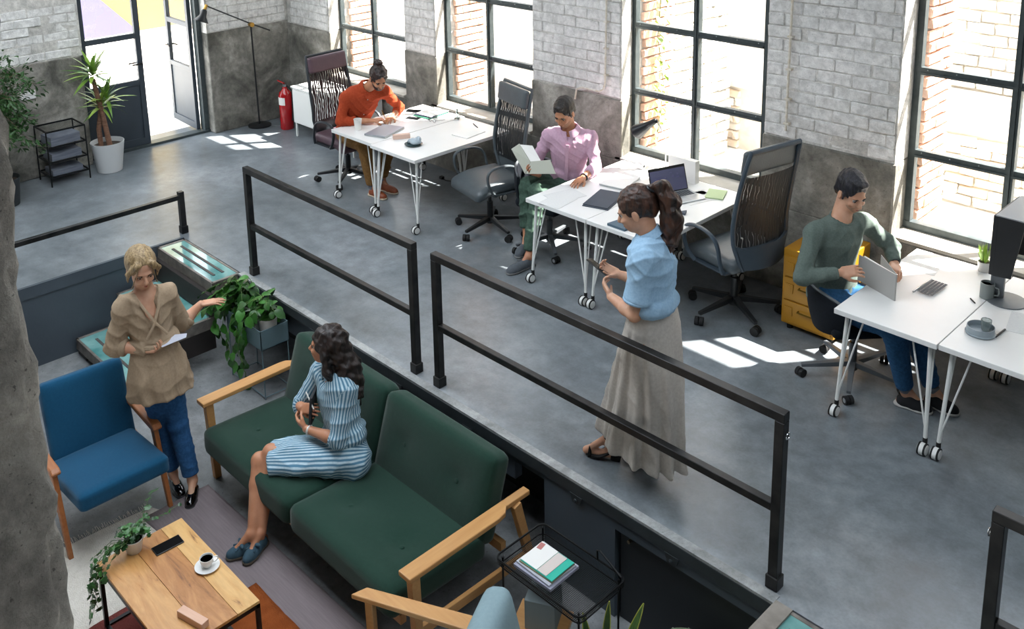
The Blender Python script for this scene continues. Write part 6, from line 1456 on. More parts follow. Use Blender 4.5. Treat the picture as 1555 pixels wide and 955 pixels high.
MB().bar((-1.92, 6.23, .76), (-1.92, 6.23, 1.10), .08, .03, (0, 1, 0)).build('stand', M_GREYPL, t, world=True, bevel=.004); q = MB(); q.lathe([(.12, 0), (.12, .008), (.03, .016)], (-1.86, 6.23, DZ), 28); q.build('stand_base', M_GREYPL, t, smooth=True, world=True)
sheet('sheet of notes near the monitor foot at the right edge', rect(-1.66, 6.00, .21, .28, .2), DZ, None, M_PAPERG); slab('magazine', 'olive-edged magazine under the notes at the right edge', 'magazine', rect(-1.50, 5.96, .21, .28, .35), DZ, DZ + .009, mat('olive_print', '#7c8061', .6, color2='#b5b39b', scale=20)); sheet('loose sheet behind the keyboard', rect(-2.45, 6.40, .21, .29, .15), DZ)
# floor cable
t = thing('power_cable', 'short black cable with a plug on the floor below the second window', 'cable', (-7.6, 6.5, 0)); q = MB(); q.tube([(-7.62, 6.72, .10), (-7.60, 6.66, .01), (-7.56, 6.58, .006), (-7.54, 6.52, .006), (-7.60, 6.50, .006), (-7.66, 6.51, .006)], .004, 6); q.build('cord', M_RUBBER, t, smooth=True, world=True); MB().box((-7.70, 6.49, 0), (-7.655, 6.53, .03)).build('plug', M_RUBBER, t, world=True, bevel=.004)
# held things
t = phone('black smartphone held in both hands by the woman in the blue blouse', (0, 0), 0, 0, .078, .165); t.location = (-3.405, 4.075, 1.205); t.rotation_euler = (math.radians(-20), math.radians(24), math.radians(6))
t = thing('paper_sheet', 'folded white sheet held by the blonde woman', 'paper', (-5.83, 2.5, .42)); q = MB(); q.add([(-5.882, 2.397, .425), (-5.923, 2.453, .432), (-5.805, 2.605, .440), (-5.767, 2.581, .436), (-5.775, 2.414, .428)], [(0, 1, 2, 3, 4)]); q.add([(-5.882, 2.397, .423), (-5.923, 2.453, .430), (-5.805, 2.605, .438), (-5.767, 2.581, .434), (-5.775, 2.414, .426)], [(4, 3, 2, 1, 0)]); q.build('sheet', mat('bluish_paper', '#b9bcc9', .8), t, world=True)
t = thing('notebook', 'open white notebook in the right hand of the man in the pink shirt', 'book', (-5.6, 5.78, .8))
R4 = [(-5.62, 5.73, .786), (-5.27, 5.735, .872), (-5.372, 5.78, .962), (-5.600, 5.775, .893)]; L4 = [(-5.625, 5.73, .782), (-5.852, 5.79, .945), (-5.800, 5.84, .995), (-5.604, 5.775, .890)]
def quad_board(nm, P4, th, m_):
    a, b, c_, d = [Vector(p) for p in P4]; n_ = (b - a).cross(d - a).normalized() * th; q = MB(); q.add([a, b, c_, d, a + n_, b + n_, c_ + n_, d + n_], [(0, 1, 2, 3), (7, 6, 5, 4), (0, 4, 5, 1), (1, 5, 6, 2), (2, 6, 7, 3), (3, 7, 4, 0)]); return q.build(nm, m_, t, world=True)
M_COVER = mat('stone_cover', '#a9ab9f', .8); quad_board('cover', R4, .003, M_COVER); quad_board('cover', L4, -.006, M_COVER); quad_board('page', [(-5.610, 5.762, .872), (-5.795, 5.83, .992), (-5.70, 5.90, .985), (-5.53, 5.83, .90)], .002, M_PAPER)
t = thing('notebook', 'dark grey notebook hugged by the woman in the striped dress', 'book', (-4.98, 3.0, .0)); d_ = Vector((.80, -.15, 0)).normalized()
fx = nrm(np.cross((.1, .05, 1), (-.75, -.66, 0))); Mn = Matrix((Vector(fx), Vector((.1, .06, .99)).normalized(), Vector(fx).cross(Vector((.1, .06, .99))).normalized())).transposed()
MB().box((-.075, -.11, -.008), (.075, .11, .008), Mn, (-4.955, 3.03, .075)).build('cover', mat('charcoal_cover', '#24272b', .7), t, world=True, bevel=.002)
pen('white pen in the hand of the woman in the striped dress', (-4.955, 2.985, .20), (-4.87, 2.99, .09), M_PAPER, r=.0045)
# coffee table
TZ_ = TZ + .0005
phone('black phone on the oak coffee table', (-4.885, 1.952), math.radians(88), TZ_, .082, .168)
t = thing('cup', 'white espresso cup of black coffee', 'cup', (-4.565, 2.035, TZ_ + .008)); q = MB(); q.lathe([(.020, 0), (.024, .004), (.036, .030), (.039, .055), (.036, .055), (.033, .030), (.018, .008), (0, .006)], n=32); q.build('cup', mat('white_china', '#e2e2e0', .15), t, smooth=True); q = MB(); q.lathe([(0, .045), (.0348, .045)], n=24); q.build('coffee', MATS['coffee'], t); q = MB(); q.tube([(.010, .034, .045), (.018, .056, .042), (.020, .060, .028), (.014, .044, .014), (.010, .030, .016)], .0042, 8); q.build('handle', MATS['white_china'], t, smooth=True)
t = thing('saucer', 'white saucer under the espresso cup', 'saucer', (-4.565, 2.035, TZ_)); q = MB(); q.lathe([(.034, 0), (.052, .006), (.068, .011), (.070, .013), (.050, .0095), (.028, .0065), (0, .0065)], n=36); q.build('saucer', MATS['white_china'], t, smooth=True)
t = thing('wood_block', 'pale pinkish wooden block on the coffee table', 'block', (-4.265, 1.795, TZ_), math.radians(-165)); MB().box((-.095, -.024, 0), (.095, .024, .04)).build('block', mat('pale_beech', '#d8b097', .5, color2='#cfa38a', scale=8, stretch=(1, 8, 8)), t, bevel=.003)

# ------------------------------------------------------------------ side table, box, stool, pouf
M_WIRE = mat('black_wire', '#0f1113', .4, .4)
t = thing('side_table', 'black wire-mesh tray side table beside the sofa\'s right arm', 'table', (-3.03, 3.31, LF)); x0, x1, y0, y1, zt = -3.34, -2.73, 3.12, 3.50, LF + .60
def rring(z, r=.005, ins=0.0, rr=.04):
    P = []
    for cx, cy, a0 in ((x1 - rr - ins, y1 - rr - ins, 0), (x0 + rr + ins, y1 - rr - ins, 90), (x0 + rr + ins, y0 + rr + ins, 180), (x1 - rr - ins, y0 + rr + ins, 270)):
        for k in range(5): a = math.radians(a0 + k * 22.5); P.append((cx + rr * math.cos(a), cy + rr * math.sin(a), z))
    q = MB(); q.tube(P, r, 6, closed=True); return q
rring(zt, .006).build('tray_rim', M_WIRE, t, smooth=True, world=True); rring(zt - .05, .004, .012).build('tray_base_ring', M_WIRE, t, smooth=True, world=True)
q = MB(); n_ = 60
for i in range(n_): x = x0 + .015 + (x1 - x0 - .03) * i / (n_ - 1); q.bar((x, y0 + .015, zt - .05), (x, y1 - .015, zt - .05), .0016, .0016); q.bar((x, y0 + .012, zt - .05), (x, y0 + .002, zt), .0016, .0016); q.bar((x, y1 - .012, zt - .05), (x, y1 - .002, zt), .0016, .0016)
for i in range(38): y = y0 + .015 + (y1 - y0 - .03) * i / 37; q.bar((x0 + .015, y, zt - .051), (x1 - .015, y, zt - .051), .0016, .0016); q.bar((x0 + .012, y, zt - .05), (x0 + .002, y, zt), .0016, .0016); q.bar((x1 - .012, y, zt - .05), (x1 - .002, y, zt), .0016, .0016)
o = q.build('wire_mesh', M_WIRE, t, world=True); o['kind'] = 'stuff'
for x, y in ((x0 + .03, y0 + .03), (x1 - .03, y0 + .03), (x1 - .03, y1 - .03), (x0 + .03, y1 - .03)): q = MB(); q.tube([(x, y, LF), (x, y, zt)], .006, 8); q.build('leg', M_WIRE, t, smooth=True, world=True)
q = MB(); xm = -2.93; q.tube([(xm, y1, zt + .0), (xm, y1 - .003, zt + .06), (xm + .02, y1 - .005, zt + .07), (x1 - .03, y1 - .01, zt + .0)], .005, 6); q.build('handle', M_WIRE, t, smooth=True, world=True)
for i, (w, d, z0, z1, a, mm, nm, lb, dx) in enumerate(((.27, .235, 0, .018, .02, mat('grey_violet_cover', '#9a9bac', .6), 'magazine', 'grey-violet magazine at the bottom of the pile on the wire table', 0), (.25, .215, .0185, .030, -.02, mat('silver_cover', '#b2b4be', .5), 'magazine', 'silver magazine second from the bottom of the pile on the wire table', .0), (.235, .19, .0305, .040, .04, mat('olive_cover', '#8b8a6d', .6), 'notebook', 'olive-edged notebook in the middle of the pile on the wire table', .005), (.225, .185, .0405, .046, .02, mat('turquoise_cover', '#24b09a', .5), 'notebook', 'turquoise notebook near the top of the pile on the wire table', .01), (.12, .18, .0465, .049, .02, M_PAPER, 'card', 'large white card on top of the pile on the wire table', -.05), (.065, .175, .0465, .049, .02, mat('cream_card', '#cfc4be', .8), 'card', 'narrow cream card on top of the pile on the wire table', .045))):
    z = zt - .046; slab(nm, lb, nm if nm != 'card' else 'card', rect(-3.125 + dx, 3.30, w, d, a), z + z0, z + z1, mm)
slab('sticky_note', 'small reddish note stuck on the large white card', 'note', rect(-3.215, 3.355, .03, .05, .2), zt - .046 + .0492, zt - .046 + .0500, mat('reddish_note', '#b0706b', .7), bev=0)
t = thing('storage_box', 'light grey cardboard cube under the wire table', 'box', (-3.12, 3.27, LF + .24), .5); MB().box((-.085, -.085, 0), (.085, .085, .18)).build('box', mat('grey_card_box', '#7e8b8e', .7, color2='#869396', scale=5), t, bevel=.003)
t = thing('stool', 'small oak stool carrying the grey cube', 'stool', (-3.12, 3.25, LF), .45); MB().box((-.15, -.13, .20), (.15, .13, .24)).build('seat', M_OAK, t, bevel=.006)
for sx in (-1, 1):
    for sy in (-1, 1): MB().bar((sx * .13, sy * .11, 0), (sx * .11, sy * .09, .20), .03, .03).build('leg', M_OAK, t, bevel=.003)
t = thing('pouf', 'round olive green pouf half hidden at the bottom edge', 'pouf', (-2.37, 3.53, LF)); q = MB(); q.lathe([(.16, 0), (.19, .05), (.20, .2), (.19, .33), (.16, .37), (.08, .385), (0, .388)], n=40); q.build('body', mat('olive_velvet', '#4c5840', .85, color2='#58654a', scale=30, sheen=.3), t, smooth=True)
for k in range(12):
    a = k * PI / 6; q = MB(); q.tube([(.20 * math.cos(a), .20 * math.sin(a), .18), (.192 * math.cos(a), .192 * math.sin(a), .33), (.16 * math.cos(a), .16 * math.sin(a), .372), (.02 * math.cos(a), .02 * math.sin(a), .389)], .0035, 5); q.build('seam', MATS['olive_velvet'], t, smooth=True)

# ------------------------------------------------------------------ left side: lamp, extinguisher, racks
t = thing('floor_lamp', 'tall black floor lamp with brass joints in the far corner', 'lamp', (-10.93, 6.17, 0)); M_BRASS = mat('brass', '#b8924a', .3, .9)
q = MB(); q.lathe([(.15, 0), (.15, .018), (.14, .022), (.02, .028)], (-10.93, 6.17, 0), 36); q.build('base', M_BLACKPL, t, smooth=True, world=True); q = MB(); q.tube([(-10.93, 6.17, .02), (-10.93, 6.15, 1.36)], .011, 10); q.build('pole', M_BLACKPL, t, smooth=True, world=True)
q = MB(); q.tube([(-10.93, 5.55, 1.69), (-10.93, 6.15, 1.37), (-10.93, 6.42, 1.24)], .009, 8); q.build('arm', M_BLACKPL, t, smooth=True, world=True); q = MB(); q.cyl((-10.95, 6.15, 1.36), (-10.89, 6.15, 1.36), .03, n=20); q.build('joint', M_BRASS, t, smooth=True, world=True); q = MB(); q.cyl((-10.93, 5.565, 1.70), (-10.93, 5.535, 1.64), .02, n=14); q.build('head_joint', M_BRASS, t, smooth=True, world=True)
q = MB(); q.lathe([(.018, .16), (.035, .14), (.045, .07), (.095, 0), (.091, 0), (.04, .07), (.03, .13)], (-10.93, 5.47, 1.50), 28, frame((0, .45, 1)).to_3x3()); q.build('lamp_shade', M_BLACKPL, t, smooth=True, world=True); q = MB(); q.lathe([(0, .02), (.085, .006)], (-10.93, 5.47, 1.50), 28, frame((0, .45, 1))); q.build('reflector', M_PAPER, t, smooth=True, world=True)
q = MB(); q.tube([(-10.93, 6.17, .03), (-10.85, 6.22, .008), (-10.80, 6.15, .006), (-10.86, 6.12, .006), (-10.82, 6.28, .006), (-10.72, 6.32, .006), (-10.66, 6.45, .006)], .003, 6); q.build('cord', mat('grey_cord', '#8d9190', .6), t, smooth=True, world=True)
t = thing('fire_extinguisher', 'red fire extinguisher standing in the corner beside the floor lamp', 'extinguisher', (-10.56, 6.36, 0)); M_RED = mat('red_enamel', '#a80f16', .22, coat=.4); q = MB(); q.lathe([(.082, 0), (.088, .01), (.088, .44), (.075, .49), (.035, .53), (.028, .56)], n=32); q.build('cylinder', M_RED, t, smooth=True); q = MB(); q.cyl((0, 0, .55), (0, 0, .59), .024, n=16); q.build('valve', M_CHROME, t, smooth=True)
MB().bar((-.01, 0, .60), (-.13, -.02, .625), .022, .012).build('lever', M_RED, t, bevel=.003); MB().bar((0, 0, .585), (-.10, -.02, .575), .018, .01).build('handle', M_BLACKPL, t, bevel=.003); q = MB(); q.tube([(.02, .02, .57), (.07, .06, .50), (.095, .04, .30), (.095, .03, .12)], .011, 8); q.build('hose', M_BLACKPL, t, smooth=True)
q = MB(); nn = 8
for i in range(nn + 1): a = math.radians(-110 + i * 9); q.v += [(.0892 * math.cos(a), .0892 * math.sin(a), .33), (.0892 * math.cos(a), .0892 * math.sin(a), .43)]
for i in range(nn): q.f.append((2 * i, 2 * i + 2, 2 * i + 3, 2 * i + 1))
q.fm = [0] * len(q.f); q.build('label', M_PAPER, t)
tag(MB().box((-11.052, 3.32, .925), (-11.03, 3.48, 1.02)).build('wall_socket', mat('white_plastic', '#cfcfcc', .4), world=True, bevel=.003), 'white double wall socket behind the leafy tree', 'socket')
t = thing('tray_rack', 'black wire rack with three trays of papers beside the white plant pot', 'rack', (-10.78, 3.60, 0)); rx0, rx1, ry0, ry1 = -10.98, -10.62, 3.40, 3.82
for x in (rx0, rx1):
    for y in (ry0, ry1): q = MB(); q.tube([(x, y, 0), (x, y, .63)], .008, 8); q.build('post', M_WIRE, t, smooth=True, world=True)
for k, z in enumerate((.10, .27, .44, .62)):
    MB().box((rx0, ry0, z - .006), (rx1, ry0 + .008, z + .012)).box((rx0, ry1 - .008, z - .006), (rx1, ry1, z + .012)).box((rx0, ry0, z - .006), (rx0 + .008, ry1, z + .012)).box((rx1 - .008, ry0, z - .006), (rx1, ry1, z + .012)).build('tray_frame', M_WIRE, t, world=True)
    q = MB()
    for i in range(26): y = ry0 + .01 + (ry1 - ry0 - .02) * i / 25; q.bar((rx0, y, z - .003), (rx1, y, z - .003), .003, .002)
    o = q.build('tray_mesh', M_WIRE, t, world=True); o['kind'] = 'stuff'
for k, z in enumerate((.10, .27, .44)):
    slab('paper_stack', ('stack of papers in the bottom tray of the wire rack', 'stack of papers in the middle tray of the wire rack', 'stack of papers in the top tray of the wire rack')[k], 'papers', rect(-10.80, 3.61, .24, .33, .05 * k), z, z + .06 + .02 * k, mat('paper_pile', '#4d535f', .8, color2='#7b818c', scale=90, stretch=(.05, .05, 1)))

# ------------------------------------------------------------------ plants
def leaf_mesh(nm, L_, W, m_, heart=0.0, fold_=.25, curl=.3, n=6, tipn=1.0):
    q = MB(); prof = []
    for i in range(n + 1):
        f = i / n; w = W * (math.sin(PI * (f ** .75)) ** tipn if not heart else (math.sin(PI * min(1, f * .92 + .08)) ** .8)) * (1 if f < 1 else 0); x = L_ * f; z = -curl * L_ * f * f; prof.append((x, w / 2, z))
    for x, w, z in prof: q.v += [(x, -w, z + w * fold_), (x, 0, z), (x, w, z + w * fold_)]
    for i in range(n):
        a = i * 3; b = a + 3; q.f += [(a, b, b + 1, a + 1), (a + 1, b + 1, b + 2, a + 2)]
    q.fm = [0] * len(q.f); me = q.mesh(nm, m_, smooth=True); return me
def leaf_mat(nm, a, b, rough=.4):
    mt, N, L, bs = node_mat(nm); oi = N.new('ShaderNodeObjectInfo'); r = ramp(N, [(0, C(a)), (1, C(b))]); L.new(oi.outputs['Random'], r.inputs[0]); tc = N.new('ShaderNodeTexCoord'); n1 = noise(N, L, tc.outputs['Object'], 30, 3); r2 = ramp(N, [(.3, (.8, .8, .8, 1)), (.7, (1.15, 1.15, 1.15, 1))]); L.new(n1.outputs['Fac'], r2.inputs[0])
    L.new(mixc(N, L, r.outputs[0], r2.outputs[0], None, 'MULTIPLY', 1.0), bs.inputs['Base Color']); bs.inputs['Roughness'].default_value = rough; bs.inputs['Transmission Weight'].default_value = 0.0; bs.inputs['Subsurface Weight'].default_value = .15; bs.inputs['Subsurface Radius'].default_value = (.01, .02, .004); return mt
def place_leaf(me, parent, p, d, up, s=1.0, nm='leaf'):
    x = Vector(d).normalized(); z = (Vector(up) - x * Vector(up).dot(x)).normalized(); y = z.cross(x); M_ = Matrix((x, y, z)).transposed().to_4x4() @ Matrix.Scale(s, 4)
    o = bpy.data.objects.new(nm, me); COL.objects.link(o); o.parent = parent; M_.translation = Vector(p) - worg(parent); o.matrix_local = M_; return o
ML_POTH = leaf_mat('pothos_green', '#1a4214', '#3f7a2c'); LP_ = [leaf_mesh('pothos_leaf', .10, .075, ML_POTH, 1, .2, .35), leaf_mesh('pothos_leaf', .085, .07, ML_POTH, 1, .1, .5)]
# planter stand
t = thing('planter_stand', 'grey-blue metal planter box on thin wire legs between stairs and sofa', 'planter', (-6.68, 3.61, LF)); M_PLB = mat('planter_blue_grey', '#5d747c', .5)
px0, px1, py0, py1, pz0, pz1 = -6.96, -6.41, 3.48, 3.74, -.31, -.14
MB().box((px0, py0, pz0), (px1, py0 + .006, pz1)).box((px0, py1 - .006, pz0), (px1, py1, pz1)).box((px0, py0, pz0), (px0 + .006, py1, pz1)).box((px1 - .006, py0, pz0), (px1, py1, pz1)).box((px0, py0, pz0), (px1, py1, pz0 + .006)).build('box', M_PLB, t, world=True)
for x in (px0 + .01, px1 - .01):
    for y in (py0 + .01, py1 - .01): q = MB(); q.tube([(x, y, pz0), (x, y, LF)], .005, 6); q.build('leg', M_PLB, t, smooth=True, world=True)
for z in (LF + .02,):
    for a, b in (((px0 + .01, py0 + .01), (px1 - .01, py0 + .01)), ((px0 + .01, py1 - .01), (px1 - .01, py1 - .01)), ((px0 + .01, py0 + .01), (px0 + .01, py1 - .01)), ((px1 - .01, py0 + .01), (px1 - .01, py1 - .01))): q = MB(); q.tube([(a[0], a[1], z), (b[0], b[1], z)], .004, 6); q.build('base_wire', M_PLB, t, smooth=True, world=True)
def pot(name, label, c, r0, r1, h, m_, cat='plant pot', soil=True):
    t = thing(name, label, cat, c); q = MB(); q.lathe([(r0 * .9, 0), (r0, .005), (r1, h), (r1 - .006, h), (r0 - .006, .012), (0, .010)], n=32); q.build('pot', m_, t, smooth=True)
    if soil: q = MB(); q.lathe([(0, h * .86), ((r0 + (r1 - r0) * .86) - .006, h * .85)], n=24); q.build('soil', mat('soil', '#2a2018', .95, color2='#3a2e24', scale=60), t)
    return t
M_WPOT = mat('white_ceramic_pot', '#cccac5', .4)
pp = pot('potted_pothos', 'large trailing pothos in the blue-grey planter box under the blonde woman\'s hand', (-6.84, 3.61, pz0 + .008), .07, .085, .16, mat('grey_pot', '#8c8a86', .5), 'plant')
def vine(parent, P, me_list, step=.045, s=(.7, 1.1), m_=None, r=.003, leafname='leaf', spread=.6, down=.3):
    P = [Vector(p) for p in P]; Q = [P[0]]
    for a, b in zip(P[:-1], P[1:]):
        n_ = max(1, int((b - a).length / .03)); Q += [a.lerp(b, (i + 1) / n_) + Vector((random.uniform(-.006, .006),) * 3) for i in range(n_)]
    q = MB(); q.tube(Q, r, 5); q.build('stem', m_ or mat('green_stem', '#4a6a2c', .6), parent, smooth=True, world=True); acc = 0; k = 0
    for a, b in zip(Q[:-1], Q[1:]):
        acc += (b - a).length
        if acc > step:
            acc = 0; k += 1; t_ = (b - a).normalized(); sd = Vector((random.uniform(-1, 1), random.uniform(-1, 1), random.uniform(-.4, .5))); d = (sd * spread + t_ * .3 + Vector((0, 0, -down))).normalized()
            place_leaf(random.choice(me_list), parent, b, d, Vector((random.uniform(-.5, .5), random.uniform(-.6, .1), 1)), random.uniform(*s), leafname)
cx, cy, cz = -6.84, 3.60, -.13
for i in range(26):
    a = random.uniform(0, 2 * PI); rr_ = random.uniform(.10, .30); h_ = random.uniform(.02, .22) * (1.2 - rr_ * 2)
    e = Vector((cx + rr_ * math.cos(a) * 1.1 - .02, cy + min(.10, rr_ * math.sin(a)) - .03, cz + h_)); mid = Vector((cx + (e.x - cx) * .45, cy + (e.y - cy) * .45, cz + h_ * 1.3 + .05)); vine(pp, [(cx, cy, cz - .02), mid, e, e + Vector(((e.x - cx) * .3, (e.y - cy) * .3, -random.uniform(.02, .14)))], LP_, .05, (.75, 1.25))
for x, y, z1_, n_ in ((-6.72, 3.42, -.60, 0), (-6.66, 3.45, -.68, 1), (-6.80, 3.40, -.50, 2), (-6.95, 3.42, -.38, 3), (-6.62, 3.40, -.45, 4)):
    vine(pp, [(cx + .03, cy, cz), (x, y + .05, -.12), (x + .02, y, -.25), (x - .02, y - .01, (z1_ - .25) / 2), (x + random.uniform(-.03, .04), y, z1_)], LP_, .045, (.7, 1.1), down=.6)
p2 = pot('potted_plant', 'second leafy plant in a white pot at the end of the blue-grey planter box', (-6.52, 3.62, pz0 + .008), .06, .075, .20, M_WPOT, 'plant')
for i in range(12):
    a = random.uniform(0, 2 * PI); rr_ = random.uniform(.06, .16); e = Vector((-6.52 + rr_ * math.cos(a), 3.60 + min(.1, rr_ * math.sin(a)), -.05 + random.uniform(.02, .14))); vine(p2, [(-6.52, 3.62, -.13), ((e.x - 6.52) / 2, (e.y + 3.62) / 2, e.z + .02), e], LP_, .05, (.7, 1.1))
p3 = pot('potted_plant', 'plant with silver-striped leaves in the middle of the planter box', (-6.69, 3.64, pz0 + .008), .05, .06, .16, M_WPOT, 'plant'); ML_ST = mat('striped_leaf', '#5d6f62', .4, color2='#c2bdb4', scale=14, amt=.2, stretch=(.3, 9, 1)); LS = [leaf_mesh('striped_leaf', .16, .055, ML_ST, 0, .2, .35)]
for i in range(9): a = i * 2.4; place_leaf(LS[0], p3, (-6.69, 3.64, -.12), (math.cos(a), math.sin(a), .8), (0, 0, 1), random.uniform(.8, 1.15))
# ivy on the coffee table
iv = pot('potted_ivy', 'trailing ivy in a white pot on the corner of the coffee table', (-4.985, 1.795, TZ_), .042, .058, .085, M_WPOT, 'plant'); ML_IVY = leaf_mat('ivy_green', '#173a1a', '#3c7436'); 
def ivy_leaf(s=.034):
    q = MB(); P = [(0, 0, 0), (.15, -.55, .03), (.55, -.32, .0), (.62, -.62, -.05), (1.0, 0, -.10), (.62, .62, -.05), (.55, .32, 0), (.15, .55, .03)]; q.add([(x * s, y * s, z * s) for x, y, z in P] + [(.45 * s, 0, .06 * s)], [(0, 1, 8), (1, 2, 8), (2, 3, 8), (3, 4, 8), (4, 5, 8), (5, 6, 8), (6, 7, 8), (7, 0, 8)]); return q.mesh('ivy_leaf', ML_IVY)
LI = [ivy_leaf(.036), ivy_leaf(.030)]; ic = Vector((-4.985, 1.795, TZ_ + .08))
for i in range(20):
    a = random.uniform(0, 2 * PI); rr_ = random.uniform(.03, .10); e = ic + Vector((rr_ * math.cos(a), rr_ * math.sin(a), random.uniform(.0, .09))); vine(iv, [ic - Vector((0, 0, .02)), ic.lerp(e, .5) + Vector((0, 0, .04)), e], LI, .016, (.8, 1.2), r=.0012)
vine(iv, [ic, ic + Vector((-.05, .10, .10)), ic + Vector((-.09, .17, .16)), ic + Vector((-.11, .22, .15))], LI, .018, (.8, 1.2), r=.0013); vine(iv, [ic, ic + Vector((.0, .08, .07)), ic + Vector((-.03, .22, .03)), ic + Vector((-.06, .30, .02))], LI, .03, (.6, 1.0), r=.0013)
for dx, dy, zz in ((-.02, -.215, -.34), (-.05, -.24, -.42), (-.01, -.25, -.22), (.04, -.23, -.14), (-.09, -.21, -.36), (.10, -.24, -.10), (.03, -.26, -.30)):
    vine(iv, [ic, ic + Vector((dx * .5, dy * .5, .02)), ic + Vector((dx, dy * .95, -.06)), ic + Vector((dx * 1.2, dy, zz * .5)), ic + Vector((dx * 1.4, dy - .02, zz))], LI, .026, (.75, 1.25), r=.0013, down=.5)
# yucca in the white tub
yu = pot('potted_yucca', 'two-stemmed yucca in a large white tub by the glazed door', (-10.70, 4.08, 0), .135, .185, .35, mat('white_tub', '#c6c8c8', .35), 'plant'); M_TRUNK = mat('yucca_trunk', '#6b4b3a', .85, color2='#8a6650', scale=16, bump=.6, stretch=(1, 1, 4))
q = MB(); q.tube([(-10.68, 4.10, .28), (-10.67, 4.06, .6), (-10.70, 4.00, 1.10)], .032, 12, r_fn=lambda f: 1 - .2 * f); q.build('trunk', M_TRUNK, yu, smooth=True, world=True); q = MB(); q.tube([(-10.73, 4.02, .28), (-10.72, 4.01, .5), (-10.71, 4.05, .72)], .028, 12); q.build('trunk', M_TRUNK, yu, smooth=True, world=True)
ML_YU = leaf_mat('yucca_green', '#35641f', '#8fae4a', .35); LY = [leaf_mesh('yucca_leaf', .34, .052, ML_YU, 0, .3, .25, 7), leaf_mesh('yucca_leaf', .30, .046, ML_YU, 0, .3, .6, 7)]
for c_, n_, s_ in (((-10.70, 4.00, 1.12), 34, 1.0), ((-10.71, 4.06, .74), 24, .9), ((-10.68, 4.12, .82), 16, .95)):
    for i in range(n_): a = i * 2.399; e = math.radians(80 - 95 * i / n_); place_leaf(random.choice(LY), yu, Vector(c_) + Vector((0, 0, .04 * (1 - i / n_))), (math.cos(a) * math.cos(e), math.sin(a) * math.cos(e), math.sin(e)), (0, 0, 1), s_ * random.uniform(.75, 1.1))
# ficus behind the pillar
fi = pot('potted_ficus', 'leafy ficus tree at far left, half hidden behind the rough pillar', (-10.45, 2.86, 0), .14, .17, .30, mat('dark_pot', '#20272b', .5), 'tree'); M_FT = mat('ficus_trunk', '#6e5a48', .85, color2='#54443a', scale=20, bump=.4)
q = MB(); q.tube([(-10.45, 2.86, .25), (-10.44, 2.84, .8), (-10.47, 2.90, 1.4)], .022, 10, r_fn=lambda f: 1 - .4 * f); q.build('trunk', M_FT, fi, smooth=True, world=True)
q = MB(); tips = []
for i in range(64):
    a = random.uniform(0, 2 * PI); z0 = random.uniform(.65, 1.45); rr_ = random.uniform(.18, .50) * (1.1 - .25 * abs(z0 - 1.1)); b0 = Vector((-10.45, 2.88, z0)); e = b0 + Vector((rr_ * math.cos(a), rr_ * math.sin(a), random.uniform(-.16, .30))); mm_ = b0.lerp(e, .5) + Vector((0, 0, .06)); q.tube([b0, mm_, e], .004, 5, r_fn=lambda f: 1 - .6 * f)
    for k in range(26): f = random.uniform(.3, 1.05); p = b0.lerp(e, f) + Vector([random.gauss(0, .035) for _ in range(3)]); tips.append((p, (e - b0).normalized()))
o = q.build('branches', M_FT, fi, smooth=True, world=True); o['kind'] = 'stuff'
ML_FI = leaf_mat('ficus_green', '#1a3d16', '#2f5f26'); q = MB()
for p, d in tips:
    x = (d + Vector([random.gauss(0, .8) for _ in range(3)]) + Vector((0, 0, -.4))).normalized(); z = Vector((random.gauss(0, .4), random.gauss(0, .4), 1)); z = (z - x * z.dot(x)).normalized(); y = z.cross(x); s_ = random.uniform(.05, .085)
    q.add([p, p + x * s_ * .35 - y * s_ * .22, p + x * s_ * .75 - y * s_ * .17, p + x * s_ - z * s_ * .15, p + x * s_ * .75 + y * s_ * .17, p + x * s_ * .35 + y * s_ * .22], [(0, 1, 2, 3), (0, 3, 4, 5)])
o = q.build('foliage', mat('ficus_leaf', '#16330f', .5, color2='#2f5f22', scale=5, amt=.8), fi, world=True); o['kind'] = 'stuff'
# grass pot by the monitor
gp = pot('potted_grass', 'small pot of bright green grass beside the monitor', (-2.12, 6.57, DZ), .035, .042, .07, M_WPOT, 'plant'); ML_G = leaf_mat('grass_green', '#8fb83a', '#b9d860'); LG = [leaf_mesh('blade', .13, .008, ML_G, 0, .2, .25, 5)]
for i in range(60): a = random.uniform(0, 2 * PI); e = math.radians(random.uniform(50, 88)); rr_ = random.uniform(0, .025); place_leaf(LG[0], gp, (-2.12 + rr_ * math.cos(a), 6.57 + rr_ * math.sin(a), DZ + .06), (math.cos(a) * math.cos(e), math.sin(a) * math.cos(e), math.sin(e)), (math.cos(a), math.sin(a), .2), random.uniform(.7, 1.1), 'blade')
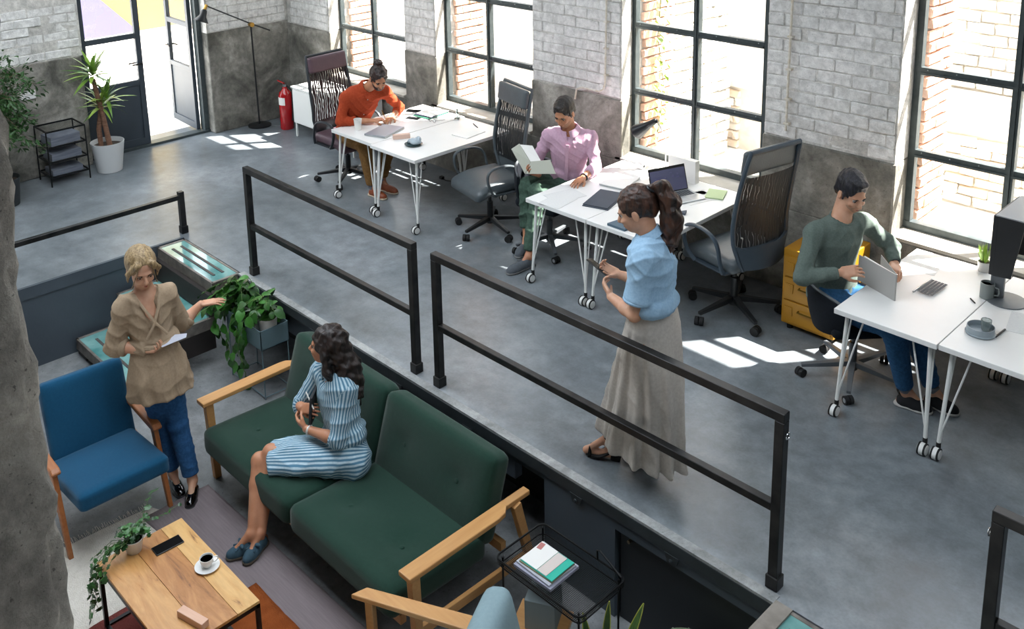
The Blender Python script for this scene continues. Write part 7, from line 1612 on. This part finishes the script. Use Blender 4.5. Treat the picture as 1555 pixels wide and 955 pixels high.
# snake plant at the bottom edge
sp = pot('snake_plant', 'snake plant whose yellow-edged leaves poke up at the bottom edge', (-2.72, 3.27, LF), .08, .10, .20, mat('black_pot', '#16181a', .5), 'plant'); ML_S = mat('snake_green', '#2c4a25', .5, color2='#51703a', scale=14, stretch=(6, 1, 1)); ML_SE = mat('snake_edge', '#a9ad4c', .5)
for i, (dx, dy, lx, ly, h_) in enumerate(((.00, .02, .02, .03, .44), (.05, .06, .09, .12, .42), (-.04, .0, -.06, -.02, .34), (.02, -.05, .04, -.1, .36), (.06, -.01, .14, .0, .33))):
    q = MB(); n_ = 9; c0 = Vector((-2.72 + dx, 3.27 + dy, LF + .16)); tp = Vector((lx, ly, h_)); sd = Vector((tp.y, -tp.x, 0)).normalized() if tp.xy.length > .01 else Vector((1, 0, 0)); sd = (sd + Vector((.6, .6, 0))).normalized(); nn_ = tp.cross(sd).normalized() * .003; e1, e2 = [], []
    for k in range(n_ + 1):
        f = k / n_; w = .026 * (1 - f ** 3) * (.7 + .6 * f) + .001; c1 = c0 + tp * f; q.v += [tuple(c1 - sd * w), tuple(c1 + nn_), tuple(c1 + sd * w), tuple(c1 - nn_)]; e1.append(c1 - sd * w); e2.append(c1 + sd * w)
    for k in range(n_):
        a = k * 4; b = a + 4
        for u_ in range(4): q.f.append((a + u_, a + (u_ + 1) % 4, b + (u_ + 1) % 4, b + u_))
    q.fm = [0] * len(q.f); lf = q.build('leaf', ML_S, sp, smooth=True, world=True)
    for e_ in (e1, e2): r_ = MB(); r_.tube(e_, .0028, 5); r_.build('leaf_edge', ML_SE, lf, smooth=True, world=True)
# creeper outside window three
cr = thing('creeper', 'green creeper climbing the red brick jamb outside the third window', 'plant', (-5.40, 7.5, 0)); ML_C = leaf_mat('creeper_green', '#8fae45', '#b8cc78'); LC = [leaf_mesh('creeper_leaf', .09, .07, ML_C, 1, .2, .3)]
cr.location = (-5.36, 7.3, .85)
q = MB(); q.tube([(-5.375, 7.30, .85), (-5.37, 7.38, 1.3), (-5.375, 7.28, 1.8), (-5.37, 7.34, 2.35)], .004, 5); q.build('stem', MATS['green_stem'], cr, smooth=True, world=True)
for i in range(70): place_leaf(LC[0], cr, (-5.372, 7.32 + random.uniform(-.10, .12), .85 + 1.5 * i / 70 + random.uniform(-.05, .05)), (1, random.uniform(-.6, .6), random.uniform(-1.2, -.2)), (.3, 0, 1), random.uniform(.5, .95))
